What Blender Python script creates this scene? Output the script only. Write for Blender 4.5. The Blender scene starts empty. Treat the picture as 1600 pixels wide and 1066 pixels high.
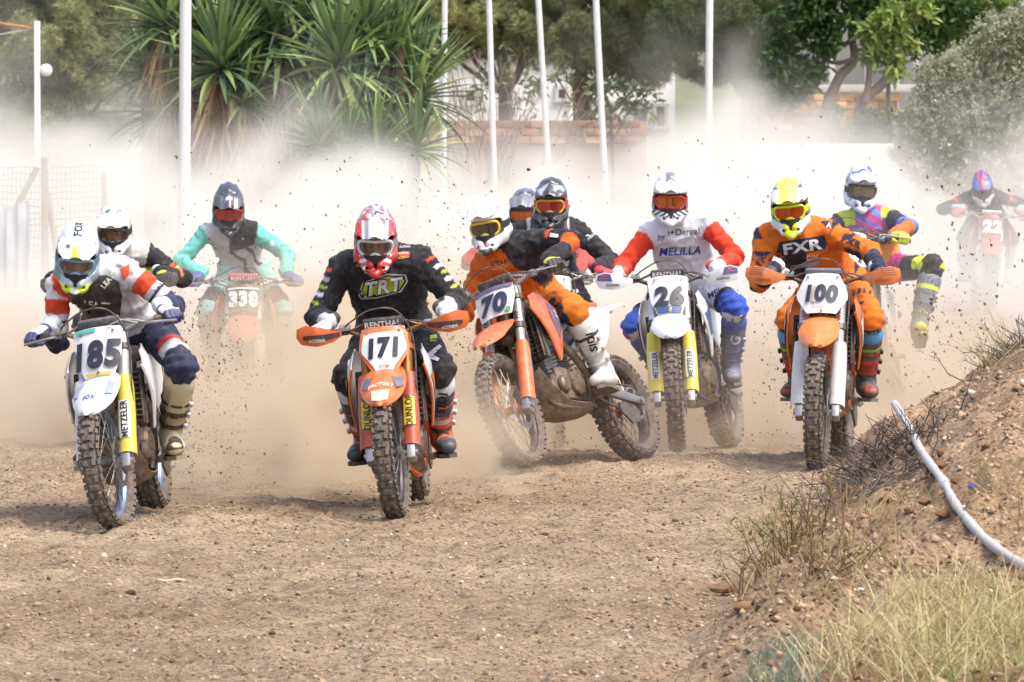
import bpy, bmesh, math, random
import numpy as np
from mathutils import Vector, Matrix, noise as mnoise
from mathutils.bvhtree import BVHTree

# ------------------------------------------------------------------ camera, sky, sun, exposure
SC = bpy.context.scene
COL = SC.collection
FPX = 9500.0                    # focal length in pixels of a 1600 px wide frame
CAM_H = 2.3
PITCH = math.atan(426.0 / FPX)
cam_data = bpy.data.cameras.new("camera")
cam_data.sensor_width = 36.0
cam_data.lens = 36.0 * FPX / 1600.0
cam_data.clip_start = 0.5
cam_data.clip_end = 3000.0
cam_data.dof.use_dof = True
cam_data.dof.focus_distance = 32.5
cam_data.dof.aperture_fstop = 13.0
cam = bpy.data.objects.new("camera", cam_data)
cam.location = (0, 0, CAM_H)
cam.rotation_euler = (math.radians(90) - PITCH, 0, 0)
COL.objects.link(cam)
SC.camera = cam

SUN_EL, SUN_AZ = math.radians(62), math.radians(130)   # azimuth clockwise from +Y (the view direction)
world = bpy.data.worlds.new("World")
SC.world = world
world.use_nodes = True
wn, wl = world.node_tree.nodes, world.node_tree.links
wn.clear()
w_out = wn.new("ShaderNodeOutputWorld")
w_bg = wn.new("ShaderNodeBackground")
w_sky = wn.new("ShaderNodeTexSky")
w_sky.sky_type = 'NISHITA'
w_sky.sun_disc = False
w_sky.sun_elevation = SUN_EL
w_sky.sun_rotation = SUN_AZ
w_sky.dust_density = 4.0
w_sky.air_density = 1.0
w_sky.ozone_density = 1.0
w_bg.inputs["Strength"].default_value = 0.15
wl.new(w_sky.outputs[0], w_bg.inputs["Color"])
wl.new(w_bg.outputs[0], w_out.inputs["Surface"])

sun_data = bpy.data.lights.new("sun", 'SUN')
sun_data.energy = 1.15
sun_data.angle = math.radians(20)
sun_data.color = (1.0, 0.965, 0.915)
sun = bpy.data.objects.new("sun", sun_data)
sun_dir = Vector((math.sin(SUN_AZ) * math.cos(SUN_EL), math.cos(SUN_AZ) * math.cos(SUN_EL), math.sin(SUN_EL)))
sun.rotation_euler = sun_dir.to_track_quat('Z', 'Y').to_euler()
sun.location = (0, 0, 30)
COL.objects.link(sun)

SC.render.engine = 'CYCLES'
SC.view_settings.view_transform = 'Standard'
SC.view_settings.look = 'None'
SC.view_settings.gamma = 1.0
SC.view_settings.exposure = 1.24
SC.view_settings.use_curve_mapping = False
cy = SC.cycles
cy.use_denoising = True
try:
    cy.denoiser = 'OPENIMAGEDENOISE'
    cy.denoising_input_passes = 'RGB_ALBEDO_NORMAL'
    cy.denoising_prefilter = 'ACCURATE'
except Exception:
    pass
cy.use_adaptive_sampling = False
cy.max_bounces = 12
cy.diffuse_bounces = 3
cy.glossy_bounces = 3
cy.transmission_bounces = 4
cy.transparent_max_bounces = 12
cy.volume_bounces = 4
cy.volume_step_rate = 6.0
cy.volume_max_steps = 256
cy.caustics_reflective = False
cy.caustics_refractive = False
cy.sample_clamp_indirect = 6.0

# ------------------------------------------------------------------ helpers
RND = random.Random(7)
NPR = np.random.default_rng(11)
CFWD = np.array([0, math.cos(PITCH), -math.sin(PITCH)])
CUP = np.array([0, math.sin(PITCH), math.cos(PITCH)])
CPOS = np.array([0, 0, CAM_H])


def at(u, v, y):
    """The place at distance y along the view that a picture point (1600 x 1066) shows."""
    d = np.array([(u - 800.0) / FPX, 0, 0]) + CUP * ((533.0 - v) / FPX) + CFWD
    return CPOS + d * (y / d[1])


def lin(c):
    if isinstance(c, str):
        c = c.lstrip('#')
        c = [int(c[i:i + 2], 16) / 255.0 for i in (0, 2, 4)]
        c = [.80 * (x / 12.92 if x <= 0.04045 else ((x + 0.055) / 1.055) ** 2.4) for x in c]     # hex codes are picture colours; paint is a little darker
    return (c[0], c[1], c[2])


def biggest_piece(F):
    """Only the faces of the largest connected piece."""
    par = {}

    def find(a):
        while par.setdefault(a, a) != a:
            par[a] = par[par[a]]
            a = par[a]
        return a
    for f in F:
        for i in f[1:]:
            par[find(i)] = find(f[0])
    cnt = {}
    for f in F:
        r = find(f[0])
        cnt[r] = cnt.get(r, 0) + 1
    if not cnt:
        return F
    b = max(cnt, key=cnt.get)
    return [f for f in F if find(f[0]) == b]


def compact(V, F):
    """Drop the points no face uses."""
    use = sorted({i for f in F for i in f})
    new = {a: b for b, a in enumerate(use)}
    return [V[i] for i in use], [tuple(new[i] for i in f) for f in F]


def nrm(v):
    v = np.asarray(v, float)
    return v / (np.linalg.norm(v) + 1e-12)


def sstep(a, b, x):
    t = np.clip((np.asarray(x, float) - a) / (b - a), 0, 1)
    return t * t * (3 - 2 * t)


_MATS = {}


def mat(name, col, rough=0.5, metal=0.0, dust=0.0, bump=0.0, bscale=60.0, var=0.12, vscale=9.0, coat=0.0,
        dcol=(0.46, 0.33, 0.22), vcol=False, spec=0.5, sheen=0.0, stretch=None, folds=0.0):
    """A procedural material: base colour (or vertex colour 'Col'), mottled, with a film of dust, and fine relief."""
    if name in _MATS:
        return _MATS[name]
    m = bpy.data.materials.new(name)
    m.use_nodes = True
    n, l = m.node_tree.nodes, m.node_tree.links
    b = n["Principled BSDF"]
    tc = n.new("ShaderNodeTexCoord")
    co = tc.outputs["Object"]
    if stretch:
        mp = n.new("ShaderNodeMapping")
        mp.inputs["Scale"].default_value = stretch
        l.new(co, mp.inputs["Vector"])
        co = mp.outputs["Vector"]
    if vcol:
        src = n.new("ShaderNodeAttribute")
        src.attribute_name = "Col"
        base = src.outputs["Color"]
    else:
        src = n.new("ShaderNodeRGB")
        src.outputs[0].default_value = (*lin(col), 1)
        base = src.outputs[0]
    nz = n.new("ShaderNodeTexNoise")
    nz.inputs["Scale"].default_value = vscale
    nz.inputs["Detail"].default_value = 6
    l.new(co, nz.inputs["Vector"])
    mr = n.new("ShaderNodeMapRange")
    mr.inputs["From Min"].default_value = 0.25
    mr.inputs["From Max"].default_value = 0.75
    mr.inputs["To Min"].default_value = 1 - var
    mr.inputs["To Max"].default_value = 1 + var
    l.new(nz.outputs["Fac"], mr.inputs["Value"])
    mul = n.new("ShaderNodeMix")
    mul.data_type = 'RGBA'
    mul.blend_type = 'MULTIPLY'
    mul.inputs[0].default_value = 1.0
    l.new(base, mul.inputs[6])
    l.new(mr.outputs[0], mul.inputs[7])
    outc = mul.outputs[2]
    rsock = None
    if dust > 0:
        nd = n.new("ShaderNodeTexNoise")
        nd.inputs["Scale"].default_value = 26.0
        nd.inputs["Detail"].default_value = 8
        nd.inputs["Roughness"].default_value = 0.65
        l.new(co, nd.inputs["Vector"])
        md = n.new("ShaderNodeMapRange")
        md.inputs["From Min"].default_value = 0.56 - 0.40 * dust
        md.inputs["From Max"].default_value = 0.92 - 0.25 * dust
        md.inputs["To Min"].default_value = .25 * dust
        md.inputs["To Max"].default_value = min(1.0, 0.22 + dust)
        l.new(nd.outputs["Fac"], md.inputs["Value"])
        mx = n.new("ShaderNodeMix")
        mx.data_type = 'RGBA'
        l.new(md.outputs[0], mx.inputs[0])
        l.new(outc, mx.inputs[6])
        mx.inputs[7].default_value = (*dcol, 1)
        outc = mx.outputs[2]
        rr = n.new("ShaderNodeMapRange")
        rr.inputs["To Min"].default_value = rough
        rr.inputs["To Max"].default_value = 0.9
        l.new(md.outputs[0], rr.inputs["Value"])
        rsock = rr.outputs[0]
    l.new(outc, b.inputs["Base Color"])
    if rsock:
        l.new(rsock, b.inputs["Roughness"])
    else:
        b.inputs["Roughness"].default_value = rough
    b.inputs["Metallic"].default_value = metal
    b.inputs["Coat Weight"].default_value = coat
    b.inputs["Specular IOR Level"].default_value = spec
    if sheen:
        b.inputs["Sheen Weight"].default_value = sheen
    if bump > 0:
        nb = n.new("ShaderNodeTexNoise")
        nb.inputs["Scale"].default_value = bscale
        nb.inputs["Detail"].default_value = 5
        l.new(co, nb.inputs["Vector"])
        bp = n.new("ShaderNodeBump")
        bp.inputs["Strength"].default_value = 0.6
        bp.inputs["Distance"].default_value = bump
        l.new(nb.outputs["Fac"], bp.inputs["Height"])
        if folds > 0:
            nf = n.new("ShaderNodeTexNoise")
            nf.noise_type = 'RIDGED_MULTIFRACTAL'
            nf.inputs["Scale"].default_value = 9.0
            nf.inputs["Detail"].default_value = 3.0
            nf.inputs["Distortion"].default_value = .7
            mpf = n.new("ShaderNodeMapping")
            mpf.inputs["Scale"].default_value = (.8, 1.3, 1.0)
            l.new(co, mpf.inputs["Vector"])
            l.new(mpf.outputs[0], nf.inputs["Vector"])
            bf = n.new("ShaderNodeBump")
            bf.inputs["Strength"].default_value = 1.0
            bf.inputs["Distance"].default_value = folds
            l.new(nf.outputs["Fac"], bf.inputs["Height"])
            l.new(bp.outputs[0], bf.inputs["Normal"])
            bp = bf
        l.new(bp.outputs[0], b.inputs["Normal"])
    _MATS[name] = m
    return m


def tag(o, label=None, cat=None, group=None, kind=None):
    if label:
        o["label"] = label
    if cat:
        o["category"] = cat
    if group:
        o["group"] = group
    if kind:
        o["kind"] = kind
    return o


def empty(name, mw=None):
    o = bpy.data.objects.new(name, None)
    o.empty_display_size = 0.2
    COL.objects.link(o)
    if mw is not None:
        o.matrix_world = mw
    return o


def link_mesh(name, me, material, parent=None):
    if material is not None and not me.materials:
        for m in (material if isinstance(material, (list, tuple)) else [material]):
            me.materials.append(m)
    o = bpy.data.objects.new(name, me)
    COL.objects.link(o)
    if parent is not None:
        o.parent = parent
    return o


def np_mesh(name, V, F, smooth=True, sharp=None, col=None):
    """A mesh from numpy arrays: V (n,3), F (m,k) with one k."""
    V = np.ascontiguousarray(V, np.float32)
    F = np.ascontiguousarray(F, np.int32)
    me = bpy.data.meshes.new(name)
    me.vertices.add(len(V))
    me.vertices.foreach_set("co", V.ravel())
    m, k = F.shape
    me.loops.add(m * k)
    me.loops.foreach_set("vertex_index", F.ravel())
    me.polygons.add(m)
    me.polygons.foreach_set("loop_start", np.arange(0, m * k, k, dtype=np.int32))
    me.update(calc_edges=True)
    if smooth:
        me.polygons.foreach_set("use_smooth", np.ones(m, bool))
    if sharp:
        me.set_sharp_from_angle(angle=math.radians(sharp))
    if col is not None:
        set_col(me, col)
    return me


def set_col(me, col):
    a = me.color_attributes.get("Col") or me.color_attributes.new("Col", 'FLOAT_COLOR', 'POINT')
    c = np.ones((len(me.vertices), 4), np.float32)
    c[:, :3] = col
    a.data.foreach_set("color", c.ravel())


class MB:
    """Collects shapes; build() links them as ONE mesh object."""

    def __init__(s):
        s.v, s.f = [], []

    def add(s, V, F, M=None):
        V = [tuple(p) for p in V] if M is None else [tuple(M @ Vector(p)) for p in V]
        o = len(s.v)
        s.v += V
        s.f += [tuple(i + o for i in f) for f in F]
        return s

    def box(s, c, d, R=None, bev=0.0):
        x, y, z = d[0] / 2, d[1] / 2, d[2] / 2
        if bev > 0:
            bm = bmesh.new()
            bmesh.ops.create_cube(bm, size=1.0, matrix=Matrix.Diagonal((d[0], d[1], d[2], 1)))
            bmesh.ops.bevel(bm, geom=bm.edges[:], offset=bev, segments=2, affect='EDGES', profile=0.6)
            V = [v.co.copy() for v in bm.verts]
            bm.verts.index_update()
            F = [tuple(v.index for v in f.verts) for f in bm.faces]
            bm.free()
        else:
            V = [Vector((a, b, e)) for a in (-x, x) for b in (-y, y) for e in (-z, z)]
            F = [(0, 1, 3, 2), (4, 6, 7, 5), (0, 4, 5, 1), (2, 3, 7, 6), (0, 2, 6, 4), (1, 5, 7, 3)]
        M = Matrix.Translation(Vector(c)) @ (R.to_4x4() if R is not None else Matrix.Identity(4))
        return s.add(V, F, M)

    def tube(s, P, r, n=8, closed=False, caps=True, flat=1.0, up=None):
        P = [np.asarray(p, float) for p in P]
        m = len(P)
        rs = r if isinstance(r, (list, tuple, np.ndarray)) else [r] * m
        T = []
        for i in range(m):
            a = P[(i - 1) % m] if (closed or i > 0) else P[i]
            b = P[(i + 1) % m] if (closed or i < m - 1) else P[i]
            T.append(nrm(b - a))
        ref = np.asarray(up, float) if up is not None else (np.array([0, 0, 1.0]) if abs(T[0][2]) < 0.9 else np.array([1.0, 0, 0]))
        u = nrm(ref - T[0] * ref.dot(T[0]))
        V, F = [], []
        for i in range(m):
            u = nrm(u - T[i] * u.dot(T[i]))
            w = np.cross(T[i], u)
            for k in range(n):
                a = 2 * math.pi * k / n
                V.append(P[i] + rs[i] * (math.cos(a) * u * flat + math.sin(a) * w))
        mm = m if closed else m - 1
        for i in range(mm):
            j = (i + 1) % m
            for k in range(n):
                F.append((i * n + k, i * n + (k + 1) % n, j * n + (k + 1) % n, j * n + k))
        if caps and not closed:
            F.append(tuple(range(n - 1, -1, -1)))
            F.append(tuple((m - 1) * n + k for k in range(n)))
        return s.add(V, F)

    def lathe(s, prof, c=(0, 0, 0), n=32, axis='y', closed=False):
        """prof: (radius, height along axis) pairs."""
        V, F = [], []
        m = len(prof)
        for k in range(n):
            a = 2 * math.pi * k / n
            ca, sa = math.cos(a), math.sin(a)
            for r, h in prof:
                V.append({'y': (c[0] + r * ca, c[1] + h, c[2] + r * sa), 'z': (c[0] + r * ca, c[1] + r * sa, c[2] + h),
                          'x': (c[0] + h, c[1] + r * ca, c[2] + r * sa)}[axis])
        mm = m if closed else m - 1
        for k in range(n):
            for i in range(mm):
                a, b = k * m + i, k * m + (i + 1) % m
                a2, b2 = ((k + 1) % n) * m + i, ((k + 1) % n) * m + (i + 1) % m
                F.append((a, b, b2, a2))
        return s.add(V, F)

    def ell(s, c, r, n=14, m=9, R=None):
        V = [(0, 0, 1)]
        for i in range(1, m):
            t = math.pi * i / m
            for k in range(n):
                a = 2 * math.pi * k / n
                V.append((math.sin(t) * math.cos(a), math.sin(t) * math.sin(a), math.cos(t)))
        V.append((0, 0, -1))
        F = [(0, 1 + k, 1 + (k + 1) % n) for k in range(n)]
        for i in range(m - 2):
            for k in range(n):
                a = 1 + i * n
                F.append((a + k, a + n + k, a + n + (k + 1) % n, a + (k + 1) % n))
        e = len(V) - 1
        a = 1 + (m - 2) * n
        F += [(a + k, e, a + (k + 1) % n) for k in range(n)]
        M = Matrix.Translation(Vector(c)) @ (R.to_4x4() if R is not None else Matrix.Identity(4)) @ Matrix.Diagonal((r[0], r[1], r[2], 1))
        return s.add(V, F, M)

    def loft(s, rings, caps=True, closed_ring=True):
        n = len(rings[0])
        V = [p for r in rings for p in r]
        F = []
        for i in range(len(rings) - 1):
            for k in range(n if closed_ring else n - 1):
                F.append((i * n + k, i * n + (k + 1) % n, (i + 1) * n + (k + 1) % n, (i + 1) * n + k))
        if caps and closed_ring:
            F.append(tuple(range(n - 1, -1, -1)))
            F.append(tuple((len(rings) - 1) * n + k for k in range(n)))
        return s.add(V, F)

    def sheet(s, poly, fn, thick, step=0.04, origin_dir=None):
        """A bent panel: a polygon in (a, b), cut into a fine grid, mapped by fn(a, b) -> point, given a thickness."""
        bm = bmesh.new()
        vs = [bm.verts.new((p[0], p[1], 0)) for p in poly]
        bm.faces.new(vs)
        for ax in (0, 1):
            lo, hi = min(p[ax] for p in poly), max(p[ax] for p in poly)
            k = int((hi - lo) / step)
            for i in range(1, k + 1):
                co = [0, 0, 0]
                no = [0, 0, 0]
                co[ax] = lo + (hi - lo) * i / (k + 1)
                no[ax] = 1
                bmesh.ops.bisect_plane(bm, geom=bm.verts[:] + bm.edges[:] + bm.faces[:], plane_co=co, plane_no=no)
        for v in bm.verts:
            v.co = Vector(fn(v.co.x, v.co.y))
        bmesh.ops.recalc_face_normals(bm, faces=bm.faces[:])
        if thick:
            bmesh.ops.solidify(bm, geom=bm.faces[:], thickness=thick)
        bm.verts.index_update()
        V = [v.co.copy() for v in bm.verts]
        F = [tuple(v.index for v in f.verts) for f in bm.faces]
        bm.free()
        return s.add(V, F)

    def xf(s, fn):
        s.v = [tuple(fn(p)) for p in s.v]
        return s

    def mesh(s, name, sharp=35):
        me = bpy.data.meshes.new(name)
        me.from_pydata(s.v, [], s.f)
        me.polygons.foreach_set("use_smooth", np.ones(len(me.polygons), bool))
        me.update()
        me.set_sharp_from_angle(angle=math.radians(sharp))
        return me

    def build(s, name, material, parent=None, sharp=35, fix=True):
        me = s.mesh(name, sharp)
        if fix:
            bm = bmesh.new()
            bm.from_mesh(me)
            bmesh.ops.recalc_face_normals(bm, faces=bm.faces[:])
            bm.to_mesh(me)
            bm.free()
        return link_mesh(name, me, material, parent)


_TXT = {}


def text_geo(txt, bold=0.03, shear=0.0, sx=1.0):
    """Flat letters from Blender's own font: points (n,2), centred, cap height about 1, and faces."""
    key = (txt, bold, shear, sx)
    if key in _TXT:
        return _TXT[key]
    cu = bpy.data.curves.new("lettering", 'FONT')
    cu.body = txt
    cu.size = 1.37
    cu.offset = bold
    cu.shear = shear
    cu.resolution_u = 4
    cu.align_x = 'CENTER'
    cu.space_character = 1.0 + bold * 1.6
    ob = bpy.data.objects.new("lettering", cu)
    me = bpy.data.meshes.new_from_object(ob)
    bm = bmesh.new()
    bm.from_mesh(me)
    bmesh.ops.triangulate(bm, faces=bm.faces[:])
    for _ in range(4):
        ed = [e for e in bm.edges if e.calc_length() > 0.22]
        if not ed:
            break
        bmesh.ops.subdivide_edges(bm, edges=ed, cuts=1)
        bmesh.ops.triangulate(bm, faces=[f for f in bm.faces if len(f.verts) > 3])
    bmesh.ops.remove_doubles(bm, verts=bm.verts[:], dist=1e-4)
    bm.verts.index_update()
    V = np.array([(v.co.x, v.co.y) for v in bm.verts]) if bm.verts else np.zeros((0, 2))
    F = [tuple(v.index for v in f.verts) for f in bm.faces]
    bm.free()
    bpy.data.meshes.remove(me)
    bpy.data.objects.remove(ob)
    bpy.data.curves.remove(cu)
    if len(V):
        V = V * [sx, 1]
        V = V - (V.max(0) + V.min(0)) / 2
    _TXT[key] = (V, F)
    return V, F


def lettering(txt, height, mapfn, name, material, parent, bold=0.03, shear=0.0, sx=1.0, pos=(0, 0), rot=0.0):
    """Letters laid on a surface: mapfn(a, b) gives the point for a letter point (a across, b up, metres)."""
    V, F = text_geo(txt, bold, shear, sx)
    c, s_ = math.cos(rot), math.sin(rot)
    P = []
    for a, b in V * height:
        P.append(mapfn(pos[0] + a * c - b * s_, pos[1] + a * s_ + b * c))
    mb = MB()
    ok = [p is not None for p in P]
    P = [p if p is not None else (0, 0, 0) for p in P]
    mb.add(*compact(P, [f for f in F if all(ok[i] for i in f)]))
    return mb.build(name, material, parent, fix=False)


# signed-distance modelling: closed smooth bodies from tapered limbs, meshed by surface nets
class Field:
    def __init__(s, lo, hi, h):
        s.h = h
        s.o = np.asarray(lo, float) - 2 * h
        s.n = np.ceil((np.asarray(hi, float) + 2 * h - s.o) / h).astype(int) + 1
        s.F = np.full(s.n, 1.0, np.float32)

    def _blk(s, lo, hi):
        a = np.clip(np.floor((lo - s.o) / s.h).astype(int), 0, s.n)
        b = np.clip(np.ceil((hi - s.o) / s.h).astype(int) + 1, 0, s.n)
        if (b <= a).any():
            return None, None
        ax = [s.o[i] + s.h * np.arange(a[i], b[i]) for i in range(3)]
        return tuple(slice(a[i], b[i]) for i in range(3)), np.meshgrid(*ax, indexing='ij')

    def union(s, fn, lo, hi, k=0.02, sub=False):
        m = k * 1.5 + 2 * s.h
        sl, X = s._blk(np.asarray(lo) - m, np.asarray(hi) + m)
        if sl is None:
            return
        d = fn(np.stack(X, -1)).astype(np.float32)
        f = s.F[sl]
        if sub:
            hh = np.clip(0.5 - 0.5 * (f + d) / k, 0, 1)
            s.F[sl] = f * (1 - hh) + (-d) * hh + k * hh * (1 - hh)
        else:
            hh = np.clip(0.5 + 0.5 * (d - f) / k, 0, 1)
            s.F[sl] = d * (1 - hh) + f * hh - k * hh * (1 - hh)

    def cone(s, a, b, ra, rb, k=0.02, sub=False, wide=None, ratio=1.0):
        """Round cone a-b; 'wide' axis stretched by ratio."""
        a, b = np.asarray(a, float), np.asarray(b, float)
        m = max(ra, rb) * max(1, ratio)
        s.union(lambda P: cone_d(P, a, b, ra, rb, wide, ratio), np.minimum(a, b) - m, np.maximum(a, b) + m, k, sub)

    def ell(s, c, r, k=0.02, sub=False, R=None):
        c, r = np.asarray(c, float), np.asarray(r, float)

        def fn(P):
            q = P - c
            if R is not None:
                q = q @ R
            k0 = np.linalg.norm(q / r, axis=-1)
            k1 = np.linalg.norm(q / (r * r), axis=-1)
            return k0 * (k0 - 1) / np.maximum(k1, 1e-6)
        m = r.max()
        s.union(fn, c - m, c + m, k, sub)

    def box(s, c, d, rad=0.01, k=0.01, sub=False, R=None):
        c, d = np.asarray(c, float), np.asarray(d, float)

        def fn(P):
            q = P - c
            if R is not None:
                q = q @ R
            q = np.abs(q) - (d - rad)
            return np.linalg.norm(np.maximum(q, 0), axis=-1) + np.minimum(q.max(-1), 0) - rad
        m = np.linalg.norm(d)
        s.union(fn, c - m, c + m, k, sub)

    def mesh(s):
        F, h = s.F, s.h
        ins = F < 0
        n = np.array(F.shape)
        c = ins[:-1, :-1, :-1].astype(np.int8)
        tot = np.zeros(n - 1, np.int8)
        for dx in (0, 1):
            for dy in (0, 1):
                for dz in (0, 1):
                    tot += ins[dx:n[0] - 1 + dx, dy:n[1] - 1 + dy, dz:n[2] - 1 + dz]
        act = (tot > 0) & (tot < 8)
        idx = np.full(n - 1, -1, np.int32)
        I = np.argwhere(act)
        idx[act] = np.arange(len(I))
        S = np.zeros((len(I), 3))
        C = np.zeros(len(I))
        i0, j0, k0 = I.T
        for ax in range(3):
            o1, o2 = [q for q in range(3) if q != ax]
            for p in (0, 1):
                for q in (0, 1):
                    off = [0, 0, 0]
                    off[o1], off[o2] = p, q
                    a = F[i0 + off[0], j0 + off[1], k0 + off[2]]
                    off2 = list(off)
                    off2[ax] = 1
                    b = F[i0 + off2[0], j0 + off2[1], k0 + off2[2]]
                    cr = (a < 0) != (b < 0)
                    t = np.where(cr, a / np.where(cr, a - b, 1), 0)
                    pt = np.array(off, float)[None, :].repeat(len(I), 0)
                    pt[:, ax] = t
                    S[cr] += pt[cr]
                    C[cr] += 1
        V = s.o + h * (I + S / C[:, None])
        Q = []
        for ax in range(3):
            o1, o2 = (ax + 1) % 3, (ax + 2) % 3
            sl_a = [slice(None)] * 3
            sl_b = [slice(None)] * 3
            sl_a[ax], sl_b[ax] = slice(0, -1), slice(1, None)
            A, B = ins[tuple(sl_a)], ins[tuple(sl_b)]
            E = np.argwhere(A != B)
            ok = (E[:, o1] > 0) & (E[:, o2] > 0) & (E[:, o1] < n[o1] - 1) & (E[:, o2] < n[o2] - 1)
            E = E[ok]
            fl = A[tuple(E.T)]

            def cell(d1, d2):
                G = E.copy()
                G[:, o1] += d1
                G[:, o2] += d2
                return idx[tuple(G.T)]
            q = np.stack([cell(-1, -1), cell(0, -1), cell(0, 0), cell(-1, 0)], 1)
            q[~fl] = q[~fl][:, ::-1]
            Q.append(q)
        return V, np.concatenate(Q)


def cone_d(P, a, b, ra, rb, wide=None, ratio=1.0):
    q = P - a
    ab = b - a
    if wide is not None:
        w = nrm(wide)
        q = q - (q @ w)[..., None] * w * (1 - 1 / ratio)
        ab = ab - ab.dot(w) * w * (1 - 1 / ratio)
    t = np.clip((q @ ab) / (ab.dot(ab) + 1e-12), 0, 1)
    d = np.linalg.norm(q - t[..., None] * ab, axis=-1)
    return d - (ra + (rb - ra) * t)


def vert_normals(V, F):
    fn = np.cross(V[F[:, 2]] - V[F[:, 0]], V[F[:, 3]] - V[F[:, 1]]) if F.shape[1] == 4 else np.cross(V[F[:, 1]] - V[F[:, 0]], V[F[:, 2]] - V[F[:, 0]])
    N = np.zeros_like(V)
    for k in range(F.shape[1]):
        np.add.at(N, F[:, k], fn)
    return N / (np.linalg.norm(N, axis=1, keepdims=True) + 1e-12)


def vnoise(P, scale, seed=0.0):
    """Smooth value noise, vectorised: P (n,3) -> about -1..1."""
    q = np.asarray(P, float) * scale + seed * 17.31
    i = np.floor(q).astype(np.int64)
    f = q - i
    u = f * f * (3 - 2 * f)

    def hsh(a, b, c):
        x = (a * 374761393 + b * 668265263 + c * 2147483647 + 1274126177) & 0xFFFFFFFF
        x = ((x ^ (x >> 13)) * 1274126177) & 0xFFFFFFFF
        return ((x ^ (x >> 16)) & 0xFFFF) / 32767.5 - 1
    r = 0
    for dx in (0, 1):
        for dy in (0, 1):
            for dz in (0, 1):
                w = (u[:, 0] if dx else 1 - u[:, 0]) * (u[:, 1] if dy else 1 - u[:, 1]) * (u[:, 2] if dz else 1 - u[:, 2])
                r = r + w * hsh(i[:, 0] + dx, i[:, 1] + dy, i[:, 2] + dz)
    return r


def fbm(P, scale, octv=4, seed=0.0, gain=0.5):
    r, a = 0, 1.0
    for o in range(octv):
        r = r + a * vnoise(P, scale * 2 ** o, seed + o)
        a *= gain
    return r

# ------------------------------------------------------------------ ground
def ground_h(x, y):
    x, y = np.asarray(x, float), np.asarray(y, float)
    z = -.25 * sstep(34.6, 43.0, y)
    xb = np.interp(y, [16, 20, 23, 26, 29, 31, 33, 35, 38], [.55, .45, .55, .90, 1.28, 1.48, 1.84, 2.35, 3.6])
    hm = np.interp(y, [15, 18, 20, 22.5, 26, 29, 31.5, 34, 36.5, 40], [0, .08, .22, .50, .92, 1.15, 1.10, .75, .3, 0])
    P = np.stack([x, y, np.zeros_like(x)], -1).reshape(-1, 3)
    wob = (.10 * fbm(P, 1.6, 3, 3.0)).reshape(x.shape)
    s = x - xb + wob
    sl = np.interp(y, [18, 24, 29, 31], [.45, .62, .95, 1.0])
    ramp = sl * np.where(s < .42, 1.12 * np.maximum(s, 0), .47 + .72 * (s - .42))
    m = hm * (1 - np.exp(-ramp / np.maximum(hm, .02)))
    # the steep side facing the track stays straight where the mound is tall
    m = np.where(ramp < hm * .9, np.maximum(m, ramp * .92 * np.minimum(1, hm / .9)), np.maximum(m, hm * .83))
    return z + np.minimum(m, hm) * sstep(-.02, .16, s)


def ground_detail(x, y):
    P = np.stack([x, y * .8, np.zeros_like(x)], -1).reshape(-1, 3)
    d = .030 * fbm(P, .55, 3, 1.0) + .020 * fbm(P, 2.6, 3, 2.0) + .020 * fbm(P * [1, .6, 1], 10.0, 3, 4.0)
    # wheel ruts running towards the camera
    r = vnoise(np.stack([P[:, 0] * 1.0 + .35 * vnoise(P, .25, 9), P[:, 1] * .05, P[:, 2]], -1), 3.2, 6.0)
    d = d + .016 * r
    clod = np.clip(vnoise(P, 14.0, 12.0) - .25, 0, 1) * np.clip(vnoise(P, 1.1, 13.0) + .45, 0, 1)
    return (d + .040 * clod).reshape(x.shape)


def hit_ground(u, v, lo=17.0, hi=60.0):
    """Where the view through picture point (u, v) meets the ground."""
    ys = np.linspace(lo, hi, 900)
    d = np.array([(u - 800.0) / FPX, 0, 0]) + CUP * ((533.0 - v) / FPX) + CFWD
    P = CPOS + d * (ys / d[1])[:, None]
    g = ground_h(P[:, 0], P[:, 1])
    k = np.argmax(P[:, 2] <= g)
    if P[k, 2] > g[k]:
        k = len(ys) - 1
    return np.array([P[k, 0], P[k, 1], g[k]])


def ground_mesh():
    core = np.arange(-4.4, 4.4, .030)
    out = 4.4 * (1.22 ** np.arange(1, 27))
    xs = np.concatenate([-out[::-1], core, out])
    ys = np.concatenate([-60 + np.arange(0, 60, 12), [2, 8, 12, 15, 17, 18.5], np.arange(19.2, 38.5, .048), 38.5 + np.arange(0, 8, .15), 46.5 + np.arange(0, 30, .8), 77 * 1.15 ** np.arange(0, 17)])
    X, Y = np.meshgrid(xs, ys, indexing='ij')
    Z = ground_h(X, Y)
    near = (np.abs(X) < 4.6) & (Y > 18) & (Y < 47)
    D = np.zeros_like(X)
    D[near] = ground_detail(X[near], Y[near])
    Z = Z + D
    mo = sstep(.02, .22, ground_h(X, Y) + .25 * sstep(34.6, 43.0, Y))
    rough = near & (mo > .05)
    if rough.any():
        P3 = np.stack([X[rough], Y[rough], 0 * X[rough]], -1)
        Z[rough] += mo[rough] * (.030 * fbm(P3, 5.0, 3, 31.0) + .05 * np.clip(vnoise(P3, 8.0, 33.0) - .3, 0, 1) + .02 * fbm(P3, 17.0, 2, 34.0))
    n, m = X.shape
    V = np.stack([X, Y, Z], -1).reshape(-1, 3)
    I = np.arange(n * m).reshape(n, m)
    F = np.stack([I[:-1, :-1], I[1:, :-1], I[1:, 1:], I[:-1, 1:]], -1).reshape(-1, 4)
    return V, F, mo.reshape(-1)


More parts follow.
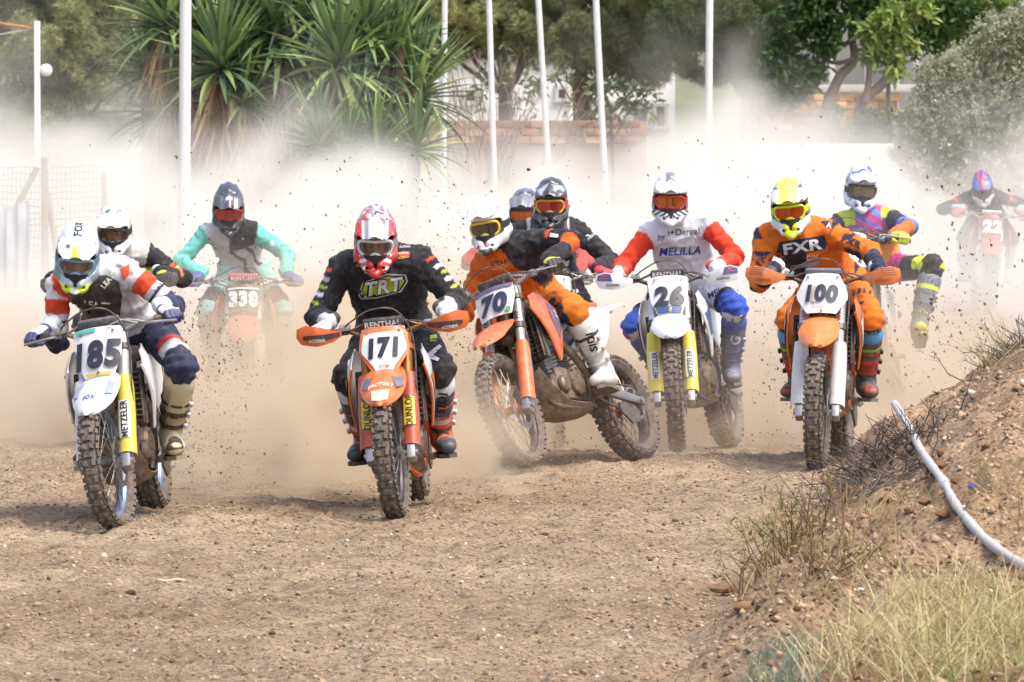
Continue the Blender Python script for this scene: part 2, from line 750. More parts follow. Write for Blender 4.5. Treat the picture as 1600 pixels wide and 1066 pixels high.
def dirt_material():
    m = bpy.data.materials.new('track_dirt')
    m.use_nodes = True
    n, l = m.node_tree.nodes, m.node_tree.links
    b = n["Principled BSDF"]
    tc = n.new("ShaderNodeTexCoord")

    def noise(scale, det=6, rough=.6):
        t = n.new("ShaderNodeTexNoise")
        t.inputs["Scale"].default_value = scale
        t.inputs["Detail"].default_value = det
        t.inputs["Roughness"].default_value = rough
        l.new(tc.outputs["Object"], t.inputs["Vector"])
        return t.outputs["Fac"]

    def ramp(src, stops):
        r = n.new("ShaderNodeValToRGB")
        e = r.color_ramp.elements
        while len(e) < len(stops):
            e.new(.5)
        for k, (p, c) in enumerate(stops):
            e[k].position = p
            e[k].color = (*c, 1)
        l.new(src, r.inputs[0])
        return r.outputs[0]

    def mix(f, a, b_, mode='MIX'):
        x = n.new("ShaderNodeMix")
        x.data_type = 'RGBA'
        x.blend_type = mode
        if isinstance(f, float):
            x.inputs[0].default_value = f
        else:
            l.new(f, x.inputs[0])
        l.new(a, x.inputs[6])
        l.new(b_, x.inputs[7])
        return x.outputs[2]
    big = ramp(noise(.45, 5), [(.35, (.228, .158, .094)), (.65, (.348, .262, .172))])
    at_ = n.new("ShaderNodeAttribute")
    at_.attribute_name = "Col"                      # where the earth of the mound lies
    fresh = ramp(noise(1.7, 6), [(.35, (.225, .142, .082)), (.65, (.37, .252, .156))])
    big = mix(at_.outputs["Fac"], big, fresh)
    mid = ramp(noise(6.0, 8, .7), [(.30, (.55, .51, .47)), (.5, (1, 1, 1)), (.72, (1.28, 1.25, 1.2))])
    c = mix(1.0, big, mid, 'MULTIPLY')
    fine = ramp(noise(48.0, 6, .75), [(.36, (.30, .27, .24)), (.48, (1, 1, 1)), (.66, (1.45, 1.42, 1.38))])  # dark specks: darker soil bits, with the clods' small shadows painted in
    c = mix(1.0, c, fine, 'MULTIPLY')
    vo = n.new("ShaderNodeTexVoronoi")
    vo.inputs["Scale"].default_value = 34.0
    l.new(tc.outputs["Object"], vo.inputs["Vector"])
    pale = n.new("ShaderNodeTexWhiteNoise")
    l.new(vo.outputs["Color"], pale.inputs["Vector"])
    sel = n.new("ShaderNodeMath")
    sel.operation = 'GREATER_THAN'
    sel.inputs[1].default_value = .93
    l.new(pale.outputs["Value"], sel.inputs[0])
    near = n.new("ShaderNodeMath")
    near.operation = 'LESS_THAN'
    near.inputs[1].default_value = .30
    l.new(vo.outputs["Distance"], near.inputs[0])
    both = n.new("ShaderNodeMath")
    both.operation = 'MULTIPLY'
    l.new(sel.outputs[0], both.inputs[0])
    l.new(near.outputs[0], both.inputs[1])
    pc = n.new("ShaderNodeRGB")
    pc.outputs[0].default_value = (.50, .42, .32, 1)
    c = mix(both.outputs[0], c, pc.outputs[0])
    l.new(c, b.inputs["Base Color"])
    b.inputs["Roughness"].default_value = .95
    b.inputs["Specular IOR Level"].default_value = .15
    bp = n.new("ShaderNodeBump")
    bp.inputs["Strength"].default_value = .9
    bp.inputs["Distance"].default_value = .02
    l.new(noise(40.0, 8, .75), bp.inputs["Height"])
    l.new(bp.outputs[0], b.inputs["Normal"])
    return m


DIRT = dirt_material()
gV, gF, gMo = ground_mesh()
ground = link_mesh('ground', np_mesh('ground', gV, gF, col=np.repeat(gMo[:, None], 3, 1)), DIRT)
tag(ground, 'loose brown dirt of the race track rising to a mound', None, None, 'structure')


# ------------------------------------------------------------------ leaf and blade scatter
def blades(P, Dv, L, W, bend, seg=3, rng=NPR, taper=True, up=None):
    """Ribbons from points P along Dv, length L, width W, drooping by bend. Returns V, F (quads), blade index per vertex."""
    n = len(P)
    side = np.cross(Dv, rng.normal(size=(n, 3)))
    side /= np.linalg.norm(side, axis=1, keepdims=True) + 1e-9
    V = np.zeros((n, (seg + 1) * 2, 3))
    for k in range(seg + 1):
        t = k / seg
        c = P + Dv * (L * t)[:, None]
        c[:, 2] -= bend * L * t * t
        w = W * ((1 - t) ** .7 * .95 + .05) if taper else W * (math.sin(math.pi * min(max(t, .06), .97)) ** .7)
        V[:, 2 * k] = c - side * (w / 2)[:, None]
        V[:, 2 * k + 1] = c + side * (w / 2)[:, None]
    base = (np.arange(n) * (seg + 1) * 2)[:, None]
    F = np.concatenate([base + np.array([2 * k, 2 * k + 1, 2 * k + 3, 2 * k + 2]) for k in range(seg)], 0)
    return V.reshape(-1, 3), F, np.repeat(np.arange(n), (seg + 1) * 2)


def unit(n, rng=NPR):
    v = rng.normal(size=(n, 3))
    return v / np.linalg.norm(v, axis=1, keepdims=True)


def leaf_mat(name, rough=.6, trans=.25):
    if name in _MATS:
        return _MATS[name]
    m = bpy.data.materials.new(name)
    m.use_nodes = True
    n, l = m.node_tree.nodes, m.node_tree.links
    b = n["Principled BSDF"]
    a = n.new("ShaderNodeAttribute")
    a.attribute_name = "Col"
    l.new(a.outputs["Color"], b.inputs["Base Color"])
    b.inputs["Roughness"].default_value = rough
    b.inputs["Specular IOR Level"].default_value = .3
    tr = n.new("ShaderNodeBsdfTranslucent")
    l.new(a.outputs["Color"], tr.inputs["Color"])
    mx = n.new("ShaderNodeMixShader")
    mx.inputs[0].default_value = trans
    l.new(b.outputs[0], mx.inputs[1])
    l.new(tr.outputs[0], mx.inputs[2])
    l.new(mx.outputs[0], n["Material Output"].inputs["Surface"])
    _MATS[name] = m
    return m


def col_mix(c0, c1, t):
    c0, c1 = np.array(lin(c0)), np.array(lin(c1))
    return c0 + (c1 - c0) * np.clip(t, 0, 1)[:, None]


# ------------------------------------------------------------------ far buildings and walls
def noise_wall(name, colr, **k):
    return mat(name, colr, rough=.9, var=.18, vscale=1.6, bump=.01, bscale=18, dust=k.get('dust', .12))


def far_box(name, label, cat, u0, u1, v0, y, colr, depth=6.0, zb=-.4, zt=None, m=None):
    a, b = at(u0, v0, y), at(u1, v0, y)
    zt = a[2] if zt is None else zt
    root = empty(name, Matrix.Translation(((a[0] + b[0]) / 2, y + depth / 2, zb)))
    tag(root, label, cat)
    mb = MB()
    mb.box((0, 0, (zt - zb) / 2), (b[0] - a[0], depth, zt - zb), None, .03)
    mb.build('wall', m or noise_wall('plaster_' + colr, colr), root)
    return root, a[0], b[0], zb, zt


def add_window(root, u, v, w, h, y, name='window', glass='#23262a', frame='#c8c8c4'):
    o = root.matrix_world.translation
    p = at(u, v, y) - np.array(o)
    mb = MB()
    for dx, dz, sx, sz in ((0, h / 2, w + .08, .06), (0, -h / 2, w + .12, .07), (-w / 2, 0, .06, h - .07), (w / 2, 0, .06, h - .07)):
        mb.box((p[0] + dx, p[1] - .02, p[2] + dz), (sx, .10, sz))
    f = mb.build(name, mat('window_frame_' + frame, frame, rough=.6), root)
    mb = MB()
    mb.box((p[0], p[1] - .001, p[2]), (w - .05, .03, h - .06))
    mb.build('pane', mat('window_glass_' + glass, glass, rough=.15, var=.1), f)


b1, *_ = far_box('white_house', 'bright white rendered house with a small dark window beyond the flagpoles', 'house', 672, 917, 86, 104, '#faf9f5', 7)
add_window(b1, 878, 147, .17, .21, 104, frame='#d8d6d0')
add_window(b1, 735, 150, .20, .24, 104, frame='#d8d6d0', glass='#5b5b58')
mb = MB()
a, b = at(668, 86, 103.9), at(921, 86, 103.9)
o = np.array(b1.matrix_world.translation)
mb.box(((a[0] + b[0]) / 2 - o[0], 0, a[2] - o[2] + .05), (b[0] - a[0], 7.3, .12), None, .02)
mb.build('roof', noise_wall('tile_roof', '#c9b59a'), b1)
b2, *_ = far_box('white_annexe', 'low white annexe with a grey door behind the leafy branches', 'house', 925, 1055, 112, 106, '#f6f4ee', 6)
for uu, vv, ww, hh, gg in ((1000, 178, .30, .42, '#8e8f90'), (952, 172, .20, .26, '#aab0b4'), (1032, 182, .20, .40, '#9c8f84')):
    add_window(b2, uu, vv, ww, hh, 106, name='door' if hh > .3 else 'window', glass=gg)
b3, *_ = far_box('grey_block', 'pale grey apartment block with blue glass far behind the yucca', 'building', 440, 625, -160, 140, '#b9babb', 12)
for uu in (500, 545, 585):
    for vv in (14, -30):
        add_window(b3, uu, vv, .38, .34, 140, glass='#3d5c80', frame='#d5d6d6')
b4, *_ = far_box('white_shed', 'white shed wall glimpsed between yucca leaves', 'shed', 560, 660, 52, 118, '#eceae4', 4)
b5, *_ = far_box('grey_pavilion', 'grey pavilion with pale columns behind the rubber tree', 'building', 1185, 1450, -70, 101, '#8d8f8b', 8)
o = np.array(b5.matrix_world.translation)
for uu in (1222, 1300, 1356, 1400, 1432):
    p = at(uu, 100, 100.6) - o
    mb = MB()
    mb.box((p[0], p[1], 1.9), (.10, .10, 3.8), None, .01)
    mb.box((p[0], p[1], 1.30), (.18, .18, .07), None, .01)
    mb.build('column', noise_wall('column_white', '#d7d6cf'), b5)
mb = MB()
p0, p1 = at(1185, 138, 100.5) - o, at(1450, 138, 100.5) - o
mb.box(((p0[0] + p1[0]) / 2, p0[1], p0[2]), (p1[0] - p0[0], .16, .12), None, .01)
mb.build('ledge', noise_wall('ledge_white', '#cfcdc6'), b5)


def masonry(name, label, u0, u1, vtop, y, colr, stones, zb=-.5, th=.3, courses=3, hgt=.12, lng=.30, cap=None):
    a, b = at(u0, vtop, y), at(u1, vtop, y)
    W, H = b[0] - a[0], a[2] - zb
    root = empty(name, Matrix.Translation((a[0], y, zb)))
    tag(root, label, 'wall')
    mb = MB()
    mb.box((W / 2, th / 2, H / 2 - .01), (W, th, H - .02))
    mb.build('wall_core', noise_wall('core_' + colr, colr), root)
    rng = random.Random(name)
    variants = []
    for i in range(4):
        m2 = MB()
        m2.box((0, 0, 0), (lng * .96, .06, hgt * .92), None, .008)
        me = m2.mesh('brick')
        for v in me.vertices:
            v.co += Vector((rng.uniform(-.006, .006), rng.uniform(-.012, .004), rng.uniform(-.005, .005)))
        me.materials.append(noise_wall('brick_%s_%d' % (name, i), stones[i % len(stones)]))
        variants.append(me)
    for r in range(courses):
        z = H - .0 - hgt * (r + .5)
        x = lng * (.5 if r % 2 else 0.0)
        while x < W:
            o_ = bpy.data.objects.new('brick', rng.choice(variants))
            COL.objects.link(o_)
            o_.parent = root
            o_.location = (x, -.015 + rng.uniform(-.006, .006), z)
            x += lng
    if cap:
        mb = MB()
        mb.box((W / 2, th / 2, H + .035), (W + .06, th + .12, .07), None, .012)
        mb.build('coping', noise_wall('coping_' + name, cap), root)
    return root


masonry('brick_wall', 'low reddish brick wall below the white house', 555, 1010, 188, 86, '#b29a84', ['#b07a60', '#a8765c', '#bb8d72', '#9d6d58'], courses=3, hgt=.11, lng=.26)
masonry('rubble_wall', 'ochre rubble wall under the rubber tree trunks', 1178, 1402, 146, 94, '#a98448', ['#b98f4c', '#a87e42', '#c49d5c', '#98713c'], courses=5, hgt=.12, lng=.24)
far_w, *_ = far_box('boundary_wall', 'long pale rendered boundary wall along the back of the track', 'wall', 1185, 1720, 225, 79, '#d4d0ca', .25, zb=-.5)

# far hill
V, F = [], []
xs = np.linspace(-90, 90, 70)
for k, (yy, hh) in enumerate(((150, -.5), (175, 3.4), (210, 6.5), (260, 9.0), (330, 9.5))):
    for x in xs:
        V.append((x, yy, hh * (1 + .25 * math.sin(x * .11 + k) + .15 * math.sin(x * .31 + 2 * k)) if hh > 0 else hh))
F = [(k * 70 + i, k * 70 + i + 1, (k + 1) * 70 + i + 1, (k + 1) * 70 + i) for k in range(4) for i in range(69)]
hill = link_mesh('hills', np_mesh('hills', np.array(V), np.array(F)), mat('hill_scrub', '#6d6d4e', rough=.95, var=.4, vscale=.3))
tag(hill, 'scrub covered hills far beyond the houses', None, None, 'structure')


# ------------------------------------------------------------------ poles and the left fence
def pole(u_top, v_top, u_bot, v_bot, y, wpx, label, zb=-.5, rust=False):
    a, b = at(u_top, v_top, y), at(u_bot, v_bot, y)
    d = (a - b) / (a[2] - b[2])
    top = b + d * (6.5 - b[2])
    bot = b + d * (zb - b[2])
    r = wpx / 2 / (FPX / y)
    root = empty('flagpole', Matrix.Translation(bot))
    tag(root, label, 'pole', 'white poles along the track')
    mb = MB()
    P = [(top - bot) * t for t in np.linspace(0, 1, 9)]
    mb.tube(P, [r * (1.06 - .12 * t) for t in np.linspace(0, 1, 9)], n=16)
    mb.build('shaft', mat('pole_paint_rust' if rust else 'pole_paint', '#e9e8e4', rough=.45, var=.05, dust=.12 if rust else .05, dcol=(.42, .24, .12)), root)
    mb = MB()
    mb.lathe([(0, .03), (r * 2.2, .03), (r * 2.4, .0)], n=16, axis='z')
    mb.build('base_plate', mat('pole_base', '#9a9a98', rough=.6, dust=.4), root)
    mb = MB()
    mb.ell(top - bot + np.array([0, 0, r]), (r * 1.3, r * 1.3, r * 1.3))
    mb.build('finial', mat('pole_paint', '#e9e8e4'), root)
    return root


pole(290, 0, 288, 330, 55, 18, 'thick rust flecked white pole standing before the yucca', rust=True)
pole(695, 0, 693, 230, 74, 9, 'slim white pole just clear of the yucca leaves')
pole(764, 0, 771, 240, 74, 9, 'slim white pole rising through the bare bush')
pole(841, 0, 857, 260, 74, 9, 'slim white pole tilted before the white house end')
pole(931, 0, 944, 260, 74, 10, 'slim tilted white pole beside the pine trunk')
pole(1109, 0, 1107, 200, 74, 11, 'white pole in the dust plume below the pine')

# lamp post with its globe
a = at(58, 33, 64)
lp = empty('lamp_post', Matrix.Translation((a[0], 64, -.5)))
tag(lp, 'white square lamp post with one round globe lamp before the pines', 'lamp post')
mb = MB()
mb.box((0, 0, (a[2] + .5) / 2), (.062, .062, a[2] + .5), None, .006)
mb.build('post', mat('pole_paint', '#e9e8e4'), lp)
g_ = at(72, 110, 64) - np.array([a[0], 64, -.5])
mb = MB()
mb.ell(g_ + [0, 0, 0], (.068, .068, .068), 20, 14)
mb.build('globe', mat('lamp_globe', '#f4f4f2', rough=.3, var=.02), lp)
mb = MB()
mb.tube([g_ + [-.10, 0, -.075], g_ + [-.04, 0, -.075], g_ + [0, 0, -.060]], .018, n=8)
mb.lathe([(.0, 0), (.030, 0), (.034, .02), (.026, .03)], c=tuple(g_ + [0, 0, -.09]), n=14, axis='z')
mb.build('lamp_bracket', mat('bracket_dark', '#4a4a4a', rough=.5), lp)
arm0, arm1 = at(-60, 28, 64) - np.array([a[0], 64, -.5]), at(54, 45, 64) - np.array([a[0], 64, -.5])
mb = MB()
mb.tube([arm1, arm0 * .5 + arm1 * .5, arm0], [.016, .02, .022], n=8)
mb.build('arm', mat('rusty_arm', '#b0763e', rough=.8, var=.3), lp)
mb = MB()
m_ = arm0 * .62 + arm1 * .38
mb.tube([m_, m_ * .4 + arm0 * .6, arm0], [.03, .038, .034], n=10)
mb.build('arm_sleeve', mat('sleeve_white', '#d9d9d6', rough=.5), lp)
mb = MB()
mb.tube([arm1, (arm0 + arm1) / 2 - np.array([0, 0, .12]), arm0 - np.array([0, 0, .10])], .007, n=6)
mb.build('wire', mat('wire_pale', '#b9b9a8', rough=.6), lp)

# wire fence with timber posts and a shade net
fx = at(70, 300, 58)
fence = empty('wire_fence', Matrix.Translation((fx[0], 58, -.4)))
tag(fence, 'sagging wire mesh fence on a timber post by the track', 'fence')
rel = lambda u, v, y=58: at(u, v, y) - np.array([fx[0], 58, -.4])
mb = MB()
mb.box((0, 0, rel(70, 246)[2] / 2), (.07, .07, rel(70, 246)[2]), None, .01)
mb.build('post', mat('old_timber', '#a89a86', rough=.9, var=.25, bump=.004, stretch=(6, 6, 1)), fence)
for (u0, v0, u1, v1) in ((74, 300, 100, 470), (58, 262, 20, 335)):
    mb = MB()
    mb.tube([rel(u0, v0), rel(u1, v1)], .028, n=8)
    mb.build('brace', mat('old_timber', '#a89a86'), fence)
for uu in (163, -60):
    mb = MB()
    t_ = rel(uu, 270)
    mb.box((t_[0], 0, t_[2] / 2), (.05, .05, t_[2]), None, .008)
    mb.build('post', mat('old_timber', '#a89a86'), fence)
mb = MB()
for k in range(16):
    v0 = 258 + k * 10
    P = [rel(u, v0 + 4 * math.sin((u + 60) / 223 * math.pi) + 1.5 * math.sin(u * .13 + k)) for u in range(-62, 166, 8)]
    mb.tube(P, .0035, n=4, caps=False)
for u in range(-58, 166, 7):
    P = [rel(u + 1.5 * math.sin(v * .1 + u), v) for v in range(260, 420, 20)]
    mb.tube(P, .0028, n=4, caps=False)
mb.build('wire_mesh', mat('fence_wire', '#a59f94', rough=.6, metal=.3), fence)
mb = MB()
net0 = rel(-40, 318), rel(46, 312), rel(44, 450), rel(-40, 450)
mb.sheet([(-40, 330), (10, 326), (46, 312), (47, 380), (44, 450), (-40, 450)], lambda u, v: rel(u, v) + np.array([0, -.06 + .02 * math.sin(u * .35) + .012 * math.sin(u * .9 + v * .05), 0]), .003, step=6)
net = mb.build('shade_net', mat('shade_net_cloth', '#c9ccd6', rough=.85, var=.15, bump=.004), None)
net.matrix_world = fence.matrix_world.copy()
tag(net, 'pale bluish shade net hanging on the wire fence', 'net')
mb = MB()
p_ = at(77, 263, 57.9)
mb.lathe([(0, -.006), (.022, -.006), (.026, 0), (.022, .006), (0, .006)], c=tuple(p_), n=18)
tg = mb.build('round_sign', mat('sign_blue', '#b9cfe2', rough=.4))
tag(tg, 'small pale blue round tag nailed to the timber fence post', 'sign')


# ------------------------------------------------------------------ trees
BARK = mat('bark', '#6a5d50', rough=.95, var=.35, vscale=7, bump=.02, bscale=22, stretch=(1, 1, .3))


def limbs(mb, p, d, L, r, depth, rng, spread=.7, gravity=.0, out=None):
    q = p + d * L
    mid_ = (p + q) / 2 + unit(1, rng)[0] * L * .08
    mb.tube([p, mid_, q], [r, r * .82, r * .66], n=7, caps=depth == 0)
    if out is not None and depth <= 1:
        out.append(q)
    if depth > 0:
        for k in range(rng.integers(2, 4)):
            nd = nrm(d + unit(1, rng)[0] * spread + np.array([0, 0, gravity]))
            limbs(mb, q - d * L * .05 * k, nd, L * rng.uniform(.62, .85), r * .62, depth - 1, rng, spread, gravity, out)


def pine(u, v, y, clumps, label, n, seed, trunk_u, trunk_w=.24, c0='#5c6640', c1='#b9ba7c'):
    """A spreading pine: trunk, limbs, and a crown of needle tufts gathered in clumps."""
    rng = np.random.default_rng(seed)
    base = at(trunk_u, 400, y)
    base[2] = -.4
    root = empty('pine_tree', Matrix.Translation(base))
    tag(root, label, 'tree', 'pines behind the track')
    mb = MB()
    H = 3.4
    P = [np.array([.10 * math.sin(t * 2 + seed), .06 * math.cos(t * 3), H * t]) for t in np.linspace(0, 1, 7)]
    mb.tube(P, [trunk_w / 2 * (1.25 - .55 * t) for t in np.linspace(0, 1, 7)], n=10)
    tr = mb.build('trunk', BARK, root)
    mb = MB()
    cents, rads = [], []
    for (cu, cv, cr) in clumps:
        p = at(cu, cv, y + rng.uniform(-1.2, .8)) - base
        cents.append(p)
        rads.append(cr / (FPX / y))
        s0 = P[int(np.clip(p[2] / H * 6 * .8, 1, 6))]
        mb.tube([s0, (s0 + p) / 2 + np.array([0, 0, -.1]), p], [.05, .035, .012], n=6)
    mb.build('limb', BARK, tr)
    cents, rads = np.array(cents), np.array(rads)
    wts = rads ** 2
    which = rng.choice(len(cents), n, p=wts / wts.sum())
    # sub-clumps give the crown its tufted, light and dark look
    S = 26
    sub = np.stack([unit(S, rng) * (rng.uniform(.35, 1.0, (S, 1)) ** .5) for _ in cents])
    sc = rng.integers(0, S, n)
    sd = unit(n, rng)
    rr = rads[which][:, None]
    P0 = cents[which] + sub[which, sc] * rr * np.array([1.15, 1, .85]) + sd * rr * .27 * rng.uniform(.2, 1, (n, 1)) ** .5
    K = 8
    dirs = unit(n * K, rng) * .75 + np.repeat(sd, K, 0) * .7 + np.array([0, 0, .35])
    dirs /= np.linalg.norm(dirs, axis=1, keepdims=True)
    V, F, bi = blades(np.repeat(P0, K, 0), dirs, rng.uniform(.06, .13, n * K), np.full(n * K, .013), .15, 1, rng)
    tone = (rng.uniform(0, 1, (len(cents), S))[which, sc] * .65 + rng.uniform(0, .5, n))
    col = col_mix(c0, c1, np.repeat(tone, K)[bi])
    me = np_mesh('crown', V, F, smooth=False, col=col)
    link_mesh('crown', me, leaf_mat('pine_needles', .7, .15), root)
    return root


r_ = random.Random(3)
pine(60, 80, 84, [(20, 20, 75), (90, 60, 70), (160, 30, 65), (30, 120, 65), (110, 140, 60), (190, 110, 60), (60, 200, 55), (150, 205, 50), (-30, 60, 70), (10, 225, 45), (120, -60, 90), (20, -90, 100), (200, 190, 40)],
     'broad olive green pine behind the lamp post', 30000, 31, 95)
pine(700, 40, 96, [(640, 10, 70), (700, 30, 70), (770, 25, 75), (830, 45, 65), (720, -60, 90), (820, -70, 90), (665, 40, 40), (760, 62, 36), (830, 75, 35)],
     'dark pine with low boughs above the white house', 26000, 32, 780)
pine(930, 60, 95, [(880, 30, 65), (940, 60, 70), (1000, 60, 65), (900, 85, 40), (965, 100, 40), (1040, 92, 45), (930, -60, 90), (1020, -50, 90), (1015, 112, 30)],
     'dark pine with a stout trunk beside the white house end', 26000, 33, 905, .30)
pine(1130, 50, 93, [(1080, 30, 60), (1140, 40, 65), (1190, 40, 60), (1110, 90, 45), (1170, 95, 50), (1200, 130, 40), (1150, -60, 80), (1060, -40, 80), (1225, 0, 50)],
     'pine whose boughs hang into the dust plume', 24000, 34, 1190, c1='#75824e')
pine(230, 20, 112, [(215, 20, 60), (180, 70, 60), (240, 90, 55), (200, -50, 80), (260, -40, 70), (230, 160, 50)], 'farther pine seen beside the yucca fronds', 14000, 35, 235, c0='#343c28', c1='#626b44')


def broad_tree(name, label, y, trunks, clusters, n, leafL, leafW, c0, c1, seed, cat='tree', per=14, bend=.25, mat_name='broad_leaves', rough=.4):
    rng = np.random.default_rng(seed)
    base = at(*trunks[0][0], y)
    base[2] = -.4
    root = empty(name, Matrix.Translation(base))
    tag(root, label, cat)
    if trunks[0][1]:
        mb = MB()
        for tr in trunks:
            P = [at(u, v, y + .1 * i) - base for i, (u, v) in enumerate(tr[1])]
            P[0] = P[0] * [1, 1, 0] if tr[3] else P[0]
            mb.tube(smooth_path0(P, 4), list(np.linspace(tr[2], tr[2] * .45, (len(P) - 1) * 4 + 1)), n=8)
        mb.build('trunk', BARK, root)
    Vs, Fs, Cs, off = [], [], [], 0
    for (cu, cv, cr, dens) in clusters:
        k = max(6, int(n * dens))
        c = at(cu, cv, y) - base
        r = cr / (FPX / y)
        tw = c + unit(k, rng) * r * (rng.uniform(.1, 1, (k, 1)) ** .45) * np.array([1, .8, .9])
        P0 = np.repeat(tw, per, 0) + rng.normal(size=(k * per, 3)) * leafL * .35
        d = np.repeat(nrm_rows(tw - c + np.array([0, 0, r * .5])), per, 0) * .6 + unit(k * per, rng) * .9
        d = nrm_rows(d)
        V, F, bi = blades(P0, d, rng.uniform(.7, 1.2, k * per) * leafL, np.full(k * per, leafW) * rng.uniform(.8, 1.2, k * per), bend, 3, rng, taper=False)
        tone = np.repeat(rng.uniform(0, .7, k), per) + rng.uniform(0, .35, k * per)
        Vs.append(V)
        Fs.append(F + off)
        Cs.append(col_mix(c0, c1, tone[bi]))
        off += len(V)
    me = np_mesh('crown', np.concatenate(Vs), np.concatenate(Fs), smooth=True, col=np.concatenate(Cs))
    link_mesh('crown', me, leaf_mat(mat_name, rough, .3), root)
    return root


def nrm_rows(v):
    return v / (np.linalg.norm(v, axis=1, keepdims=True) + 1e-9)


def smooth_path0(P, k=4):
    P = [np.asarray(p, float) for p in P]
    out = []
    n = len(P)
    for i in range(n - 1):
        p0, p1, p2, p3 = P[max(i - 1, 0)], P[i], P[i + 1], P[min(i + 2, n - 1)]
        for j in range(k):
            t = j / k
            out.append(.5 * ((2 * p1) + (p2 - p0) * t + (2 * p0 - 5 * p1 + 4 * p2 - p3) * t * t + (3 * p1 - p0 - 3 * p2 + p3) * t ** 3))
    out.append(P[-1])
    return out


broad_tree('rubber_tree', 'spreading rubber tree with bare crossing trunks before the grey pavilion', 89,
           [((1335, 300), [(1335, 300), (1342, 180), (1382, 128), (1420, 60), (1440, -40)], .10, True),
            ((1335, 300), [(1290, 170), (1312, 120), (1335, 92), (1330, 40), (1350, -40)], .085, False),
            ((1335, 300), [(1225, 190), (1258, 130), (1300, 85), (1360, 40), (1380, 0)], .055, False),
            ((1335, 300), [(1352, 160), (1358, 110), (1345, 60), (1300, 10)], .055, False),
            ((1335, 300), [(1335, 92), (1300, 98), (1260, 70), (1230, 30)], .035, False)],
           [(1230, 40, 38, .6), (1265, 15, 40, .8), (1215, 95, 32, .6), (1285, 60, 30, .45), (1320, 15, 42, .8), (1250, 120, 26, .4), (1365, 20, 36, .7), (1205, 130, 26, .45), (1275, -40, 60, 1.2), (1360, -50, 60, 1.2), (1430, 10, 40, .7),
            (1230, 150, 20, .3), (1270, 110, 20, .25), (1480, 20, 45, .8), (1445, 60, 30, .5)],
           62, .135, .055, '#2c4420', '#5d7f38', 41)
broad_tree('lime_leaf_tree', 'young tree with large yellow green leaves before the dark trunks', 86,
           [((1390, 200), [(1390, 260), (1388, 140), (1384, 90), (1395, 30)], .04, True)],
           [(1375, 72, 15, .5), (1400, 98, 16, .5), (1358, 88, 10, .25), (1396, 22, 22, .6), (1440, 14, 18, .4), (1415, 62, 12, .3), (1362, 46, 9, .2), (1405, 45, 10, .25)],
           24, .16, .06, '#64813a', '#a9b860', 42)
broad_tree('leafy_tree', 'yellow green leafy tree filling the upper corner behind the grey shrub', 90,
           [((1550, 300), [(1550, 300), (1545, 150), (1530, 60), (1550, -60)], .09, True)],
           [(1500, 10, 45, 1), (1560, 25, 50, 1), (1610, 10, 50, 1), (1520, 60, 40, .8), (1590, 70, 45, .8), (1540, -50, 70, 1), (1630, 90, 60, .8)],
           40, .14, .05, '#4f6a30', '#94a850', 43)
broad_tree('branchy_shrub', 'leafy shrub with drooping leaves before the white annexe', 84,
           [((960, 260), [(960, 300), (955, 190), (940, 140), (925, 110)], .03, True), ((960, 260), [(958, 220), (985, 170), (1010, 150)], .02, False), ((960, 260), [(956, 200), (900, 165), (870, 120)], .02, False)],
           [(940, 140, 26, .35), (985, 150, 30, .45), (1015, 165, 24, .3), (930, 175, 22, .25), (965, 185, 24, .3), (880, 115, 24, .2), (835, 130, 16, .15)],
           26, .13, .05, '#4a5a38', '#8c9468', 44, cat='shrub', per=9)
broad_tree('grey_shrub', 'big grey green saltbush shrub at the edge of the track', 74,
           [((1530, 330), [(1530, 340), (1525, 220), (1500, 130)], .06, True), ((1530, 330), [(1530, 300), (1570, 200), (1590, 90)], .05, False)],
           [(1560, 60, 48, 1), (1510, 110, 50, 1), (1590, 130, 60, 1.2), (1460, 120, 36, .7), (1450, 170, 42, .8), (1520, 185, 55, 1.1), (1600, 215, 60, 1.1), (1470, 225, 42, .8), (1550, 250, 55, 1), (1425, 205, 30, .5), (1610, 40, 50, .9), (1500, 275, 50, .8), (1580, 300, 55, .8), (1440, 255, 38, .6), (1470, 310, 50, .7), (1550, 330, 60, .8), (1620, 340, 60, .8), (1415, 235, 26, .4), (1640, 130, 60, 1)],
           330, .045, .020, '#868a68', '#d4d2b4', 45, cat='shrub', per=9, bend=.1, mat_name='grey_leaves', rough=.7)
broad_tree('low_shrub', 'low green creeper growing over the foot of the rubble wall', 81,
           [((1330, 330), [(1330, 300), (1330, 240), (1335, 215)], .02, True)],
           [(1290, 205, 24, .5), (1330, 212, 26, .6), (1370, 205, 28, .6), (1395, 190, 24, .5), (1300, 175, 16, .25), (1255, 215, 18, .3), (1360, 185, 20, .3)],
           150, .06, .028, '#39502a', '#7d9058', 46, cat='shrub', per=8)

# bare bush beside the poles
rng_b = np.random.default_rng(51)
base_ = at(745, 300, 78)
base_[2] = -.4
bb_ = empty('bare_bush', Matrix.Translation(base_))
tag(bb_, 'bare twiggy bush with few leaves between the slim poles', 'bush')
mb = MB()
tips_ = []
for k in range(7):
    d_ = nrm(np.array([rng_b.uniform(-.55, .55), rng_b.uniform(-.3, .3), 1.0]))
    limbs(mb, np.array([rng_b.uniform(-.1, .1), 0, 0]), d_, .95, .020, 4, rng_b, .42, .12, tips_)
mb.build('branches', mat('twig_bark', '#8a7764', rough=.9, var=.3), bb_)
tips_ = np.array(tips_)
sel_ = tips_[rng_b.choice(len(tips_), min(90, len(tips_)), replace=False)]
V, F, bi = blades(np.repeat(sel_, 3, 0), unit(len(sel_) * 3, rng_b), rng_b.uniform(.06, .12, len(sel_) * 3), np.full(len(sel_) * 3, .035), .2, 3, rng_b, taper=False)
